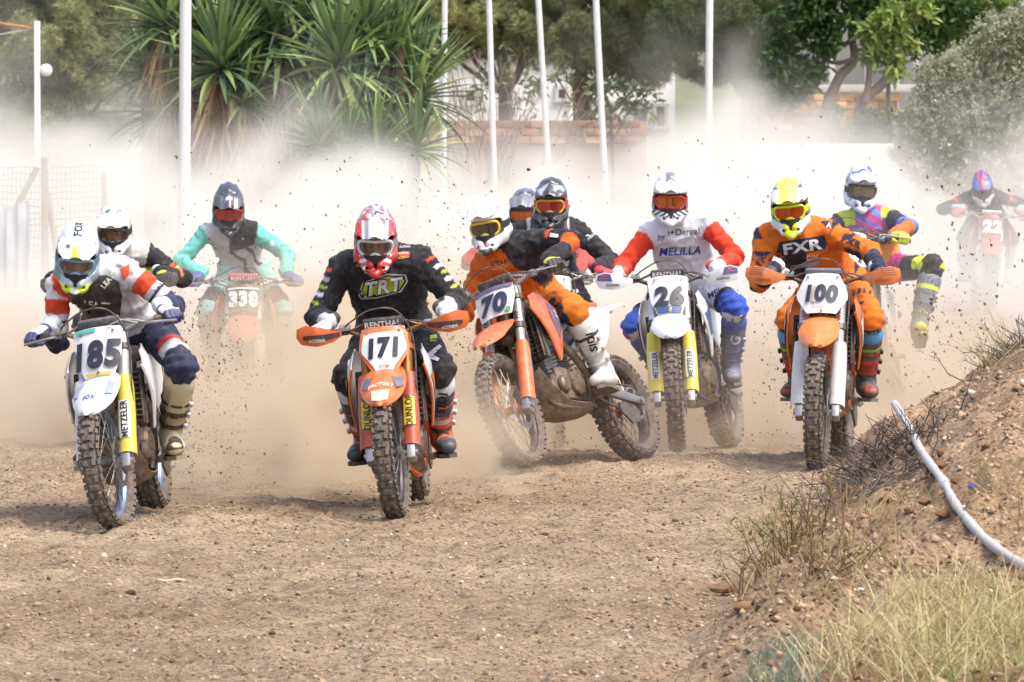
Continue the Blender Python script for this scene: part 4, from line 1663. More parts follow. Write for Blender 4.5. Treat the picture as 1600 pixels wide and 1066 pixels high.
def make_bike(c):
    """c: a dict of colours and choices. Builds in bike space: x ahead, y to the rider's left, z up, rear tyre standing at the origin."""
    W = wheel_meshes()
    pre = c['id']
    root = empty('motocross_bike', c['M'])
    tag(root, c['label'], 'motorcycle', 'motocross bikes in the race')
    sq = c.get('squat', 0.0)                            # how far the sprung parts sit down on the suspension
    ext = c.get('ext', 0.0) - sq / .891
    drop = lambda p: (p[0], p[1], p[2] + sq * max(0.0, 1 - p[0] / .6))
    phi = math.radians(c.get('steer', 0))
    st = steer_fn(phi)
    low = -SD * ext                                     # travel of the lower fork
    D = c.get('dust', .35)

    def M(key, colr, **k):
        k.setdefault('dust', D)
        k.setdefault('rough', .38)
        return mat(pre + '_' + key, colr, **k)
    plastic = M('plastic', c['plastic'], coat=.15)
    plastic2 = M('plastic2', c.get('plastic2', c['plastic']), coat=.15)
    frame_m = M('frame', c.get('frame', '#1c1c1e'), rough=.4)
    black = mat('bike_black', '#17181a', rough=.5, dust=.35)
    rubber = mat('tyre_rubber', '#3a3b3e', rough=.85, dust=.50, bump=.002, bscale=160, dcol=(.36, .27, .19))
    metal = mat('bike_alloy', '#b9babc', rough=.35, metal=.85, dust=.35)
    steel = mat('bike_steel', '#8c8c8c', rough=.3, metal=.9, dust=.25)
    engine_m = mat('engine_alloy', '#5d5a55', rough=.55, metal=.5, dust=.55)
    muddy = mat('muddy_plastic', '#3d352d', rough=.75, dust=.6)
    rim_m = M('rim', c.get('rim', '#2b2d33'), rough=.35, metal=.4)
    fork_m = M('fork', c.get('fork', '#c9cacc'), rough=.3, metal=.55)
    guard_m = M('guard', c['guard'], coat=.1)
    guard2 = M('guard2', c.get('guard2', c['guard']), coat=.1)
    seat_m = M('seat', c.get('seat', '#222326'), rough=.85, bump=.001, bscale=200)

    # wheels
    def wheel(key, pos, fn, spin):
        R = Matrix.Rotation(spin, 4, 'Y')
        Mx = Matrix.Translation(Vector(pos))
        if fn is not None:
            q = np.array([fn(pos + e) - fn(pos) for e in np.eye(3)]).T
            Mx = Matrix.Translation(Vector(fn(pos))) @ Matrix(q.tolist()).to_4x4()
        Mx = Mx @ R
        rim = link_mesh('wheel', W[key + 'rim'].copy(), rim_m, root)
        rim.matrix_local = Mx
        for nm, k, mt in (('tyre', 'tyre', rubber), ('hub', 'hub', M('hub', c.get('hub', '#6d6f73'), rough=.4, metal=.5)), ('spokes', 'spk', steel), ('brake_disc', 'disc', steel)):
            me = W[key + k].copy()
            o = link_mesh(nm, me, mt, rim)
            if nm == 'brake_disc':
                o.location = (0, .068 if key == 'f' else -.068, 0)
        if key == 'r':
            o = link_mesh('sprocket', W['sprocket'].copy(), M('sprocket', c.get('sprocket', '#8a8c90'), metal=.7, rough=.4), rim)
            o.location = (0, .085, 0)
        return rim
    axf = AX_F + low
    wheel('f', axf, st, .3)
    wheel('r', AX_R + [0, 0, sq], None, .1)

    # fork legs, clamps
    for sd in (1, -1):
        y = .103 * sd
        mb = MB()
        mb.tube([fork_pt(.36, y), fork_pt(.44, y), fork_pt(.46, y), fork_pt(.62, y), fork_pt(.76, y)], [.028, .028, .030, .030, .029], n=16)
        mb.tube([fork_pt(.755, y), fork_pt(.772, y)], [.022, .018], n=12)
        mb.xf(st)
        leg = mb.build('fork_leg', fork_m, root)
        mb = MB()
        mb.tube([fork_pt(.02, y) + low, fork_pt(.45, y) + low], .0235, n=14)
        mb.xf(st).build('slider_tube', steel, leg)
        mb = MB()
        mb.box(fork_pt(.0, y * 1.02, 0) + low, (.075, .045, .10), Matrix.Rotation(-RAKE, 3, 'Y'), .012)
        mb.tube([fork_pt(-.005, y - .05 * sd) + low, fork_pt(-.005, y + .035 * sd) + low], .017, n=12)
        mb.tube([fork_pt(.035, y + .02 * sd, .03) + low, fork_pt(.035, y + .034 * sd, .03) + low], .008, n=8)
        mb.xf(st).build('axle_lug', metal, leg)
        # wrap-round plastic guard
        gl = c.get('guard_len', .36)
        mb = MB()

        def gf(a, b):
            rr = .040 + .006 * math.sin(min(1, max(0, (b - .02) / gl)) * math.pi)
            if b < .07:
                rr += .006
            return fork_pt(b, y + sd * rr * math.sin(a) + sd * .006, rr * math.cos(a)) + low
        a0, a1 = -1.25, 1.9
        mb.sheet([(a0, .03), (a1, .02), (a1, .05 + gl * .75), (1.2, .03 + gl), (a0 * .9, .03 + gl)], gf, .004, step=.12)
        mb.xf(st)
        g = mb.build('fork_guard', guard_m if sd > 0 or 'guard_r' not in c else M('guard_r', c['guard_r']), leg, sharp=50)
        for (txt, tcol, hgt, lo, bcol) in c.get('guard_text', []):
            if bcol:
                mb = MB()
                L = len(txt) * hgt * .86
                mb.sheet([(-.62, lo), (.62, lo), (.62, lo + L), (-.62, lo + L)], lambda a, b: (gf(a, b) - fork_pt(b, y + sd * .006) - low) * 1.13 + fork_pt(b, y + sd * .006) + low, 0, step=.1)
                mb.xf(st).build('guard_sticker', M('stk' + bcol, bcol, dust=D * .5), leg)
            else:
                L = len(txt) * hgt * .86

            def tf(a, b, lo=lo, L=L):
                p = gf(-b / .044 * sd, lo + L / 2 + a)
                base = fork_pt(lo + L / 2 + a, y + sd * .006) + low
                return st((p - base) * 1.17 + base)
            # letters run up the guard
            lettering(txt, hgt, tf, 'guard_lettering', M('gt' + tcol, tcol, dust=.1), leg, bold=.04)
        if c.get('fork_text'):
            txt, tcol = c['fork_text']

            def tf2(a, b, y=y):
                ang = -b / .031
                return st(fork_pt(.54 + a, y + .0315 * math.sin(ang) * 1.0, .0315 * math.cos(ang)))
            lettering(txt, .030, lambda a, b: tf2(a, b), 'fork_lettering', M('ft' + tcol, tcol, dust=.1), leg, bold=.05)
    for t, h in ((.475, .035), (.675, .03)):
        mb = MB()
        mb.box(fork_pt(t, 0, -.015), (.095, .18, h), Matrix.Rotation(-RAKE, 3, 'Y'), .008)
        for sd in (1, -1):
            mb.tube([fork_pt(t - h / 2, .103 * sd), fork_pt(t + h / 2, .103 * sd)], .039, n=16)
        mb.xf(st).build('triple_clamp', M('clamp', c.get('clamp', '#3a3b3e'), metal=.6), root)
    # caliper and its hose
    mb = MB()
    mb.box(axf + [-.11, .085, .07], (.08, .04, .06), Matrix.Rotation(.6, 3, 'Y'), .012)
    mb.tube([axf + [-.06, .09, .05], axf + [0, .095, .0]], .014, n=8)
    mb.xf(st).build('brake_caliper', metal, root)
    mb = MB()
    P = [axf + [-.11, .10, .10], fork_pt(.16, .150, -.01) + low, fork_pt(.32, .15, .0), fork_pt(.46, .150, .03), fork_pt(.60, .155, .05), fork_pt(.74, .14, .09), BAR_C + [.09, .07, .125], BAR_C + [.10, -.05, .135], BAR_C + [.07, -.16, .085], BAR_C + [.02, -.21, .05]]
    mb.tube(smooth_path(P, 5), .0045, n=6)
    mb.xf(st).build('brake_hose', black, root)
    # cable loops rising over the plate
    mb = MB()
    mb.tube(smooth_path([BAR_C + [.04, .24, .035], BAR_C + [.06, .13, .060], BAR_C + [.03, -.02, .015], BAR_C + [.02, -.11, -.02], BAR_C + [.0, -.13, -.08], fork_pt(.5, -.06, -.03)], 6), .0042, n=6)
    mb.xf(st).build('clutch_cable', M('cable', c.get('cable', '#26272a')), root)

    # front fender
    mb = MB()
    fz = c.get('fender_up', max(0.0, .03 - .0 * sq) if sq > .06 else 0.0)
    prof = [(1.13, .850, .055, .006), (1.20, .845, .075, .014), (1.29, .833, .100, .028), (1.38, .815, .116, .044), (1.47, .790, .118, .056), (1.55, .758, .104, .056), (1.62, .722, .078, .046), (1.68, .686, .044, .026), (1.71, .664, .012, .006)]
    rings = []
    K = 17

    def fdrop(u, dr):
        u = abs(u)
        return dr * (.18 * u / .42 if u < .42 else .18 + .30 * (u - .42) / .38 if u < .80 else .48 + .52 * (u - .80) / .20)
    for (x, z, w, dr) in prof:
        ring = []
        for k in range(K):
            u = -1 + 2 * k / (K - 1)
            ring.append((x - .03 * abs(u) ** 2 * (1 if x > 1.5 else 0), w * u, z + fz - fdrop(u, dr)))
        rings.append(ring)
    und = [[(p[0], p[1] * .97, p[2] - .005) for p in r] for r in rings]
    mb.loft(rings, closed_ring=False)
    mb.loft(und, closed_ring=False)
    n0, tot = 0, len(rings) * K
    F = []
    for i in range(len(rings) - 1):
        for k in (0, K - 1):
            F.append((i * K + k, (i + 1) * K + k, tot + (i + 1) * K + k, tot + i * K + k))
    for k in range(K - 1):
        for i in (0, len(rings) - 1):
            F.append((i * K + k, i * K + k + 1, tot + i * K + k + 1, tot + i * K + k))
    mb.f += F
    mb.xf(st)
    fen = mb.build('mudguard', plastic if 'fender' not in c else M('fender', c['fender'], coat=.15), root, sharp=24)

    def fender_pt(a, b):
        """a across, b ahead from the axle crown, on the fender skin."""
        x = 1.42 + b
        xs = [p[0] for p in prof]
        z = np.interp(x, xs, [p[1] for p in prof])
        w = np.interp(x, xs, [p[2] for p in prof])
        dr = np.interp(x, xs, [p[3] for p in prof])
        u = a / max(w, .01)
        if abs(u) > 1:
            return None
        return st(np.array([x, a, z + fz - fdrop(u, dr) + .003]))
    for (txt, tcol, hgt, bb, aa) in c.get('fender_text', []):
        lettering(txt, hgt, lambda a, b, bb=bb, aa=aa: fender_pt(aa + a, bb - b * 1.6), 'fender_lettering', M('fet' + tcol, tcol, dust=.1), fen, bold=.04)
    for (poly, pcol) in c.get('fender_patch', []):
        for sx in (1, -1):
            mb = MB()
            V = []
            mb.sheet([(p[0], p[1]) for p in poly], lambda a, b: (a, b, 0), 0, step=.015)
            V = [fender_pt(p[0] * sx, p[1]) for p in mb.v]
            okf = [f for f in mb.f if all(V[i] is not None for i in f)]
            m2 = MB().add([v if v is not None else (1.4, 0, .8) for v in V], okf)
            m2.build('fender_graphic', M('fg' + pcol, pcol), fen)

    # number plate
    pc = fork_pt(.625, 0, .105) + SD * c.get('plate_up', 0)
    tilt = .10
    pu = nrm(SD + SN * tilt)
    pn = nrm(SN - SD * tilt)

    def plate_pt(a, b, off=0.0):
        return pc + pu * b + np.array([0, a, 0]) + pn * (off - 2.2 * a * a - .5 * max(0, b - .06) ** 2 * 4)
    shp = c.get('plate_shape', 'husky')
    polys = {
        'husky': [(-.118, .135), (-.128, .115), (-.115, -.03), (-.075, -.135), (.075, -.135), (.115, -.03), (.128, .115), (.118, .135)],
        'ktm': [(-.112, .135), (-.132, .03), (-.128, .0), (-.062, -.115), (-.05, -.15), (.05, -.15), (.062, -.115), (.128, .0), (.132, .03), (.112, .135)],
        'hex': [(-.095, .13), (-.15, .01), (-.145, -.02), (-.085, -.12), (.085, -.12), (.145, -.02), (.15, .01), (.095, .13)],
        'box': [(-.125, .10), (-.13, .02), (-.10, -.10), (.10, -.10), (.13, .02), (.125, .10)],
    }
    mb = MB()
    mb.sheet(polys[shp], lambda a, b: plate_pt(a, b), .004, step=.03)
    mb.xf(st)
    plate = mb.build('number_plate', M('plate_rim', c.get('plate_rim', c['plate']), coat=.1), root)
    inner = c.get('plate_inner')
    if inner:
        s1 = inner[1]
        mb = MB()
        mb.sheet([(p[0] * s1[0], p[1] * s1[1] + s1[2]) for p in polys[shp]], lambda a, b: plate_pt(a, b, .007), 0, step=.03)
        mb.xf(st).build('plate_background', M('plate_in', inner[0], dust=D * .6), plate)
    for (poly, pcol) in c.get('plate_patch', []):
        mb = MB()
        mb.sheet(poly, lambda a, b: plate_pt(a, b, .0095), 0, step=.03)
        mb.xf(st).build('plate_graphic', M('pp' + pcol, pcol, dust=D * .5), plate)
    num, ncol, nh, nb, sx, sh, npos = c['number']
    if num:
        lettering(num, nh, lambda a, b: st(plate_pt(a, b, .0125)), 'race_number', M('num', ncol, dust=.06, var=.15), plate, bold=nb, sx=sx, shear=sh, pos=npos)
    for (txt, tcol, hgt, px, py, tsx) in c.get('plate_text', []):
        lettering(txt, hgt, lambda a, b: st(plate_pt(a, b, .0125)), 'plate_lettering', M('pt' + tcol, tcol, dust=.1), plate, bold=.03, pos=(px, py), sx=tsx)

    for ba, bb in ((-.085, .105), (.085, .105), (0, -.112)):
        mb = MB()
        q = plate_pt(ba, bb, .008)
        mb.tube([q, q + pn * .006], .0075, n=8)
        mb.xf(st).build('plate_bolt', steel, plate)
    # handlebar, pad, grips, levers
    mb = MB()
    mb.tube(smooth_path(bar_path(), 3), .0125, n=10)
    mb.tube([BAR_C + [-.012, -.19, .03], BAR_C + [0, -.11, .062], BAR_C + [0, .11, .062], BAR_C + [-.012, .19, .03]], .007, n=8)
    for sd in (1, -1):
        mb.box(BAR_C + [0, .055 * sd, -.012], (.045, .035, .05), None, .006)
    mb.xf(st)
    hb = mb.build('handlebar', M('bar', c.get('bar', '#8b8d91'), metal=.6, rough=.4), root)
    mb = MB()
    mb.box(BAR_C + [.012, 0, .062], (.055, c.get('pad_w', .215), .052), Matrix.Rotation(.25, 3, 'Y'), .016)
    mb.xf(st)
    pad = mb.build('bar_pad', M('pad', c.get('pad', '#1b1c1e'), rough=.7), hb)
    if c.get('pad_text'):
        txt, tcol, hgt = c['pad_text']
        lettering(txt, hgt, lambda a, b: st(BAR_C + [.0445 + b * .25, a, .056 + b]), 'pad_lettering', M('padt', tcol, dust=.1), hb, bold=.05)
    for sd in (1, -1):
        mb = MB()
        P = [BAR_C + [-.040, .27 * sd, .040], BAR_C + [-.052, .33 * sd, .036], BAR_C + [-.070, .412 * sd, .029]]
        mb.tube(P, [.019, .0175, .0175], n=12)
        mb.tube([P[2] - [0, .006 * sd, 0], P[2] + [-.001, .004 * sd, 0]], [.021, .021], n=12)
        mb.xf(st).build('grip', black, hb)
        mb = MB()
        mb.box(BAR_C + [-.02, .225 * sd, .036], (.045, .04, .04), None, .008)
        L = smooth_path([BAR_C + [.012, .22 * sd, .03], BAR_C + [.052, .26 * sd, .028], BAR_C + [.035, .33 * sd, .022], BAR_C + [.015, .40 * sd, .015]], 4)
        mb.tube(L, .0065, n=6)
        if sd < 0:
            mb.box(BAR_C + [.015, .20 * sd, .055], (.05, .055, .035), None, .01)
        mb.xf(st).build('lever', metal, hb)
    if c.get('handguard'):
        hg = c['handguard']
        for sd in (1, -1):
            mb = MB()
            up = hg.get('up', 0)

            def hf(a, b):
                # a from the clamp (0) to the bar end (1)
                y = .215 + .235 * a
                x = .035 + .075 * math.sin(min(a * 1.5, 1.57)) - .055 * max(0, a - .55) / .45 - 4.0 * (b - .01) ** 2
                return BAR_C + [x, y * sd, .028 + b + .012 * a + up]
            mb.sheet([(.02, -.012), (.22, -.040), (.55, -.058), (.9, -.045), (1.0, -.01), (.97, .035), (.75, .052), (.45, .040), (.2, .020), (.02, .014)], hf, .004, step=.05)
            mb.xf(st)
            g = mb.build('hand_guard', M('hg', hg['col'], coat=.1), hb, sharp=55)
            mb = MB()
            mb.tube([BAR_C + [.0, .19 * sd, .025], hf(.1, 0) - [.012, 0, 0], hf(.4, 0) - [.014, 0, 0]], .009, n=8)
            mb.xf(st).build('guard_mount', black, g)
            for (poly, pcol) in hg.get('patch', []):
                mb = MB()
                mb.sheet(poly, lambda a, b: hf(a, b) + [.0055, 0, 0], 0, step=.04)
                mb.xf(st).build('guard_graphic', M('hgp' + pcol, pcol), g)
            if hg.get('slots'):
                mb = MB()
                for i in range(4):
                    a0, b0 = .50 + .02 * i, .036 - .012 * i
                    mb.sheet([(a0, b0), (a0 + .34, b0 + .003), (a0 + .34, b0 + .0065), (a0, b0 + .0035)], lambda a, b: hf(a, b) + [.0055, 0, 0], 0, step=.05)
                mb.xf(st).build('guard_slots', black, g)
            if hg.get('text'):
                lettering(hg['text'], .016, lambda a, b: st(hf(min(.95, .55 + (a * sd) / .235), -.028 + b) + [.008, 0, 0]), 'guard_lettering', M('hgt', hg['tcol'], dust=.1), g, bold=.03)

    # frame
    mb = MB()
    for sd in (1, -1):
        mb.tube(smooth_path([(1.16, .03 * sd, .80), (1.02, .10 * sd, .76), (.80, .125 * sd, .66), (.64, .125 * sd, .52), (.60, .115 * sd, .40), (.66, .10 * sd, .30)], 4), .021, n=8, flat=1.3)
        mb.tube(smooth_path([(1.19, .015 * sd, .70), (1.15, .03 * sd, .52), (1.08, .06 * sd, .34), (.98, .095 * sd, .285), (.66, .10 * sd, .29)], 4), .016, n=8)
    mb.tube([STEM - SD * .06, STEM + SD * .16], .034, n=14)
    mb.build('frame', frame_m, root)
    mb = MB()
    for sd in (1, -1):
        mb.tube([(.80, .11 * sd, .70), (.45, .085 * sd, .84), (-.02, .07 * sd, .88)], .011, n=6)
        mb.tube([(.64, .115 * sd, .52), (.35, .09 * sd, .70), (.05, .07 * sd, .86)], .011, n=6)
    mb.build('subframe', M('subframe', c.get('subframe', '#3c3d40')), root)

    # engine
    mb = MB()
    mb.box((.80, 0, .43), (.36, .21, .20), Matrix.Rotation(-.05, 3, 'Y'), .035)
    mb.box((.96, 0, .40), (.18, .19, .16), Matrix.Rotation(-.3, 3, 'Y'), .03)
    eng = mb.build('engine', engine_m, root)
    mb = MB()
    R = Matrix.Rotation(.22, 3, 'Y')
    for i in range(7):
        mb.box(Vector((.93, 0, .52)) + R @ Vector((0, 0, .022 * i)), (.17, .165, .012), R, .003)
    mb.box(Vector((.93, 0, .52)) + R @ Vector((0, 0, .08)), (.15, .145, .17), R, .01)
    mb.box(Vector((.93, 0, .52)) + R @ Vector((0, 0, .20)), (.17, .15, .08), R, .02)
    mb.build('cylinder_head', metal, eng)
    for sd in (1, -1):
        mb = MB()
        y = .105 * sd
        mb.lathe([(.0, y + .034 * sd), (.05, y + .034 * sd), (.068, y + .026 * sd), (.085, y + .02 * sd), (.09, y)], c=(.76, 0, .44), n=24)
        mb.lathe([(.0, y + .03 * sd), (.035, y + .03 * sd), (.05, y + .018 * sd), (.055, y)], c=(.93, 0, .42), n=20)
        for k in range(7):
            a = k * .9
            mb.tube([(.76 + .079 * math.cos(a), y + .018 * sd, .44 + .079 * math.sin(a)), (.76 + .079 * math.cos(a), y + .031 * sd, .44 + .079 * math.sin(a))], .006, n=6)
        mb.build('engine_cover', M('ecover', c.get('ecover', '#4a4640'), metal=.5, dust=.5), eng)
    # exhaust on the rider's right
    mb = MB()
    P = smooth_path([(1.0, -.02, .60), (1.10, -.04, .57), (1.13, -.10, .47), (1.06, -.145, .40), (.92, -.15, .46), (.78, -.145, .60), (.60, -.135, .68), (.42, -.135, .71)], 4)
    mb.tube(P, [.021] * len(P), n=10)
    mb.build('exhaust_pipe', mat('exhaust_steel', '#7c736a', rough=.4, metal=.8, dust=.4), root)
    mb = MB()
    mb.tube([(.44, -.135, .705), (.38, -.14, .72), (.02, -.15, .80), (-.04, -.15, .81)], [.024, .052, .052, .03], n=14)
    mb.build('silencer', metal, root)
    # skid plate
    mb = MB()

    def sk(a, b):
        P0 = np.array([(1.165, .50), (1.13, .38), (1.05, .285), (.95, .252), (.80, .245), (.62, .262)])
        L = np.linspace(0, 1, len(P0))
        x, z = np.interp(b, L, P0[:, 0]), np.interp(b, L, P0[:, 1])
        return (x, a, z + .045 * max(0, abs(a) - .07) / .06)
    mb.sheet([(-.10, 0), (.10, 0), (.14, .35), (.14, .9), (.10, 1.0), (-.10, 1.0), (-.14, .9), (-.14, .35)], sk, .005, step=.06)
    mb.build('skid_plate', muddy, root)

    if c.get('front_panel'):
        mb = MB()
        mb.sheet([(-.062, .50), (.062, .50), (.070, .64), (.066, .80), (-.066, .80), (-.070, .64)], lambda a, b: (1.205 - 1.5 * a * a - .15 * (b - .5), a, b), .005, step=.03)
        mb.build('frame_shield', M('fpanel', c['front_panel']), root)
    # radiators with louvres
    for sd in (1, -1):
        mb = MB()
        mb.box((1.105, .115 * sd, .70), (.032, .125, .285), Matrix.Rotation(-.12, 3, 'Y') @ Matrix.Rotation(-.22 * sd, 3, 'Z'), .006)
        rad = mb.build('radiator', mat('radiator_black', '#202123', rough=.5, dust=.3), root)
        mb = MB()
        R = Matrix.Rotation(-.12, 3, 'Y') @ Matrix.Rotation(-.22 * sd, 3, 'Z')
        ctr = Vector((1.105, .115 * sd, .70))
        for i in range(10):
            mb.box(ctr + R @ Vector((.036, 0, -.122 + i * .027)), (.026, .118, .004), R @ Matrix.Rotation(.5, 3, 'Y'))
        for yy in (-.058, -.02, .02, .058):
            mb.box(ctr + R @ Vector((.036, yy, 0)), (.018, .006, .275), R, .002)
        mb.build('radiator_louvre', black, rad)
        # shroud
        mb = MB()

        def sf(x, z):
            y = .125 + .075 * sstep(.70, 1.08, x) - .03 * sstep(1.12, 1.24, x) + .018 * math.sin((z - .55) / .42 * math.pi) - .03 * sstep(.86, .97, z)
            return (x, y * sd, z)
        sh = [(1.205, .86), (1.165, .78), (1.095, .62), (1.055, .535), (1.02, .55), (.965, .63), (.86, .715), (.70, .77), (.66, .80), (.70, .845), (.90, .925), (1.06, .96), (1.165, .93)]
        mb.sheet(sh, sf, .005, step=.035)
        shr = mb.build('radiator_shroud', M('shroud', c.get('shroud', c['plastic']), coat=.15), root, sharp=60)
        for (poly, pcol) in c.get('shroud_patch', []):
            mb = MB()
            mb.sheet(poly, lambda a, b: np.array(sf(a, b)) + [0.002, .009 * sd, 0.002], 0, step=.035)
            mb.build('shroud_graphic', M('sp' + pcol, pcol), shr)
        # the shroud's inner lip that faces ahead
        mb = MB()
        mb.tube([np.array(sf(x, z)) - [0, .004 * sd, 0] for x, z in smooth_path2(sh[:5], 3)], .006, n=6)
        mb.build('shroud_lip', plastic2, shr)
        # side panel
        mb = MB()

        def pf(x, z):
            return (x, (.105 + .035 * math.sin(min(max((x + .05) / .75, 0), 1) * math.pi) + .02 * sstep(.85, .6, z)) * sd, z)
        sp = [(.64, .80), (.60, .66), (.50, .585), (.36, .62), (.16, .74), (.0, .86), (-.04, .915), (.15, .92), (.42, .90), (.60, .87)]
        mb.sheet(sp, pf, .005, step=.04)
        pan = mb.build('side_panel', M('side', c.get('side', c['plastic']), coat=.15), root, sharp=60)
        for (poly, pcol) in c.get('side_patch', []):
            mb = MB()
            mb.sheet(poly, lambda a, b: np.array(pf(a, b)) + [0, .009 * sd, 0], 0, step=.035)
            mb.build('panel_graphic', M('sdp' + pcol, pcol), pan)
        # footpeg
        mb = MB()
        mb.box((PEG[0], .205 * sd, PEG[2] - .012), (.05, .10, .018), None, .004)
        for i in range(5):
            for xx in (-.02, .02):
                mb.box((PEG[0] + xx, (.165 + i * .02) * sd, PEG[2] - .001), (.006, .010, .012))
        mb.box((PEG[0], .14 * sd, PEG[2] - .015), (.04, .05, .035), None, .006)
        mb.build('footpeg', steel, root)
    # tank and seat
    mb = MB()
    rings = []
    for x, z0, z1, w in ((1.13, .80, .93, .05), (1.08, .76, .955, .10), (.96, .74, .96, .125), (.84, .74, .94, .11), (.74, .76, .90, .09)):
        rings.append([(x, w * math.copysign(abs(math.cos(a)) ** .6, math.cos(a)), (z0 + z1) / 2 + (z1 - z0) / 2 * math.copysign(abs(math.sin(a)) ** .6, math.sin(a))) for a in np.linspace(0, 2 * math.pi, 20, endpoint=False)])
    mb.loft(rings)
    tank = mb.build('fuel_tank', M('tank', c.get('tank', '#202124')), root, sharp=60)
    mb = MB()
    mb.lathe([(0, .04), (.028, .04), (.036, .03), (.036, 0)], c=(.98, 0, .95), n=18, axis='z')
    mb.build('fuel_cap', M('cap', c.get('cap', '#d0581c')), tank)
    mb = MB()
    rings = []
    for x, z1, w, th in ((.98, .955, .055, .05), (.88, .955, .075, .08), (.70, .94, .09, .09), (.45, .945, .115, .09), (.22, .965, .11, .08), (.05, .985, .085, .06), (0, .985, .06, .04)):
        rings.append([(x, w * math.copysign(abs(math.cos(a)) ** .5, math.cos(a)), z1 - th / 2 + th / 2 * math.copysign(abs(math.sin(a)) ** .5, math.sin(a))) for a in np.linspace(0, 2 * math.pi, 22, endpoint=False)])
    mb.loft(rings)
    mb.build('saddle', seat_m, root, sharp=60)
    # rear fender
    mb = MB()
    rings = []
    for x, z, w in ((.20, .905, .09), (.05, .925, .105), (-.10, .955, .108), (-.25, .99, .10), (-.37, 1.01, .075), (-.42, 1.012, .045)):
        up = [(x, w * u, z - .03 * abs(u) ** 2.5) for u in np.linspace(-1, 1, 11)]
        dn = [(x, w * u * .97, z - .006 - .03 * abs(u) ** 2.5) for u in np.linspace(1, -1, 11)]
        rings.append(up + dn)
    mb.loft(rings)
    mb.build('mudguard', M('rear_fender', c.get('rear_fender', c['plastic']), coat=.15), root, sharp=60)
    # swingarm, chain, shock
    mb = MB()
    for sd in (1, -1):
        sec = []
        for x, z, h, w, y in ((.62, .425, .07, .035, .09), (.42, .41, .075, .034, .10), (.18, .365, .06, .03, .112), (.0, .338, .045, .026, .115), (-.05, .335, .05, .026, .115)):
            sec.append([(x, (y + a * w / 2) * sd, z + b * h / 2) for a, b in ((-1, -.7), (-.7, -1), (.7, -1), (1, -.7), (1, .7), (.7, 1), (-.7, 1), (-1, .7))])
        mb.loft(sec)
    mb.box((.47, 0, .42), (.08, .18, .07), None, .01)
    mb.tube([(0, -.14, .335), (0, .14, .335)], .013, n=12)
    mb.xf(drop).build('swingarm', M('swing', c.get('swing', '#b4b5b7'), metal=.7, rough=.4), root)
    mb = MB()
    P = []
    for a in np.linspace(math.pi / 2 + .05, 1.5 * math.pi - .05, 14):
        P.append((.108 * math.cos(a), .087, .335 + .108 * math.sin(a)))
    for a in np.linspace(-math.pi / 2, math.pi / 2, 8):
        P.append((.64 + .035 * math.cos(a), .087, .43 + .035 * math.sin(a)))
    Q = []
    for i in range(len(P)):
        a, b = np.array(P[i]), np.array(P[(i + 1) % len(P)])
        k = max(1, int(np.linalg.norm(b - a) / .05))
        Q += [a + (b - a) * j / k for j in range(k)]
    mb.tube(Q, .0075, n=6, closed=True)
    mb.xf(drop).build('chain', mat('chain_steel', '#57544f', rough=.45, metal=.8, dust=.4), root)
    mb = MB()
    mb.sheet([(.26, .325), (.08, .325), (.02, .27), (.06, .205), (.16, .195), (.27, .27)], lambda a, b: (a, .108, b), .012, step=.05)
    mb.xf(drop).build('chain_guide', M('cguide', c.get('cguide', '#26272a')), root)
    mb = MB()
    P = [(.50 + .035 * math.cos(t) + .10 * t / 44, .035 * math.sin(t), .48 + .22 * t / 44) for t in np.linspace(0, 44, 110)]
    mb.tube(P, .007, n=5)
    mb.tube([(.49, 0, .44), (.62, 0, .74)], .018, n=8)
    mb.build('shock_spring', M('spring', c.get('spring', '#e8e8e8')), root)
    return root


def smooth_path(P, k=4):
    P = [np.asarray(p, float) for p in P]
    out = []
    n = len(P)
    for i in range(n - 1):
        p0, p1, p2, p3 = P[max(i - 1, 0)], P[i], P[i + 1], P[min(i + 2, n - 1)]
        for j in range(k):
            t = j / k
            out.append(.5 * ((2 * p1) + (p2 - p0) * t + (2 * p0 - 5 * p1 + 4 * p2 - p3) * t * t + (3 * p1 - p0 - 3 * p2 + p3) * t ** 3))
    out.append(P[-1])
    return out


def smooth_path2(P, k):
    return [tuple(p) for p in smooth_path([(a, b, 0) for a, b in P], k)] and [(p[0], p[1]) for p in smooth_path([(a, b, 0) for a, b in P], k)]


def bike_matrix(front_xy, yaw, lean=0.0, wheelie=0.0, z=0.0, ext=0.0, squat=0.0):
    """Front tyre stands at front_xy; yaw (deg) turns the nose to the picture's left; lean (deg) tips towards the picture's left."""
    y = math.radians(yaw)
    h = Vector((-math.sin(y), -math.cos(y), 0))
    left = Vector((0, 0, 1)).cross(h)
    R = Matrix((h, left, Vector((0, 0, 1)))).transposed().to_4x4()
    pit = math.asin(.891 * ext / 1.48) + math.radians(wheelie)
    rear = Vector((front_xy[0], front_xy[1], z)) - h * (1.48 + .3 * ext)
    # pitch about the rear axle so that the rear tyre stays on the ground
    A = Matrix.Translation(Vector(AX_R))
    P = A @ Matrix.Rotation(-pit, 4, 'Y') @ A.inverted()
    return Matrix.Translation(rear) @ R @ Matrix.Rotation(math.radians(lean), 4, 'X') @ Matrix.Translation((0, 0, -squat)) @ P

# ------------------------------------------------------------------ riders
def ik(a, b, l1, l2, pole):
    """The middle joint of a two-bone limb from a to b, bent towards pole; the end is pulled in if out of reach."""
    a, b = np.asarray(a, float), np.asarray(b, float)
    d = b - a
    L = np.linalg.norm(d)
    if L > (l1 + l2) * .995:
        b = a + d / L * (l1 + l2) * .995
        d = b - a
        L = np.linalg.norm(d)
    e = d / L
    x = (l1 * l1 - l2 * l2 + L * L) / (2 * L)
    h = math.sqrt(max(l1 * l1 - x * x, 0))
    p = np.asarray(pole, float)
    p = nrm(p - e * p.dot(e))
    return a + e * x + p * h, b


_GLOVE = {}


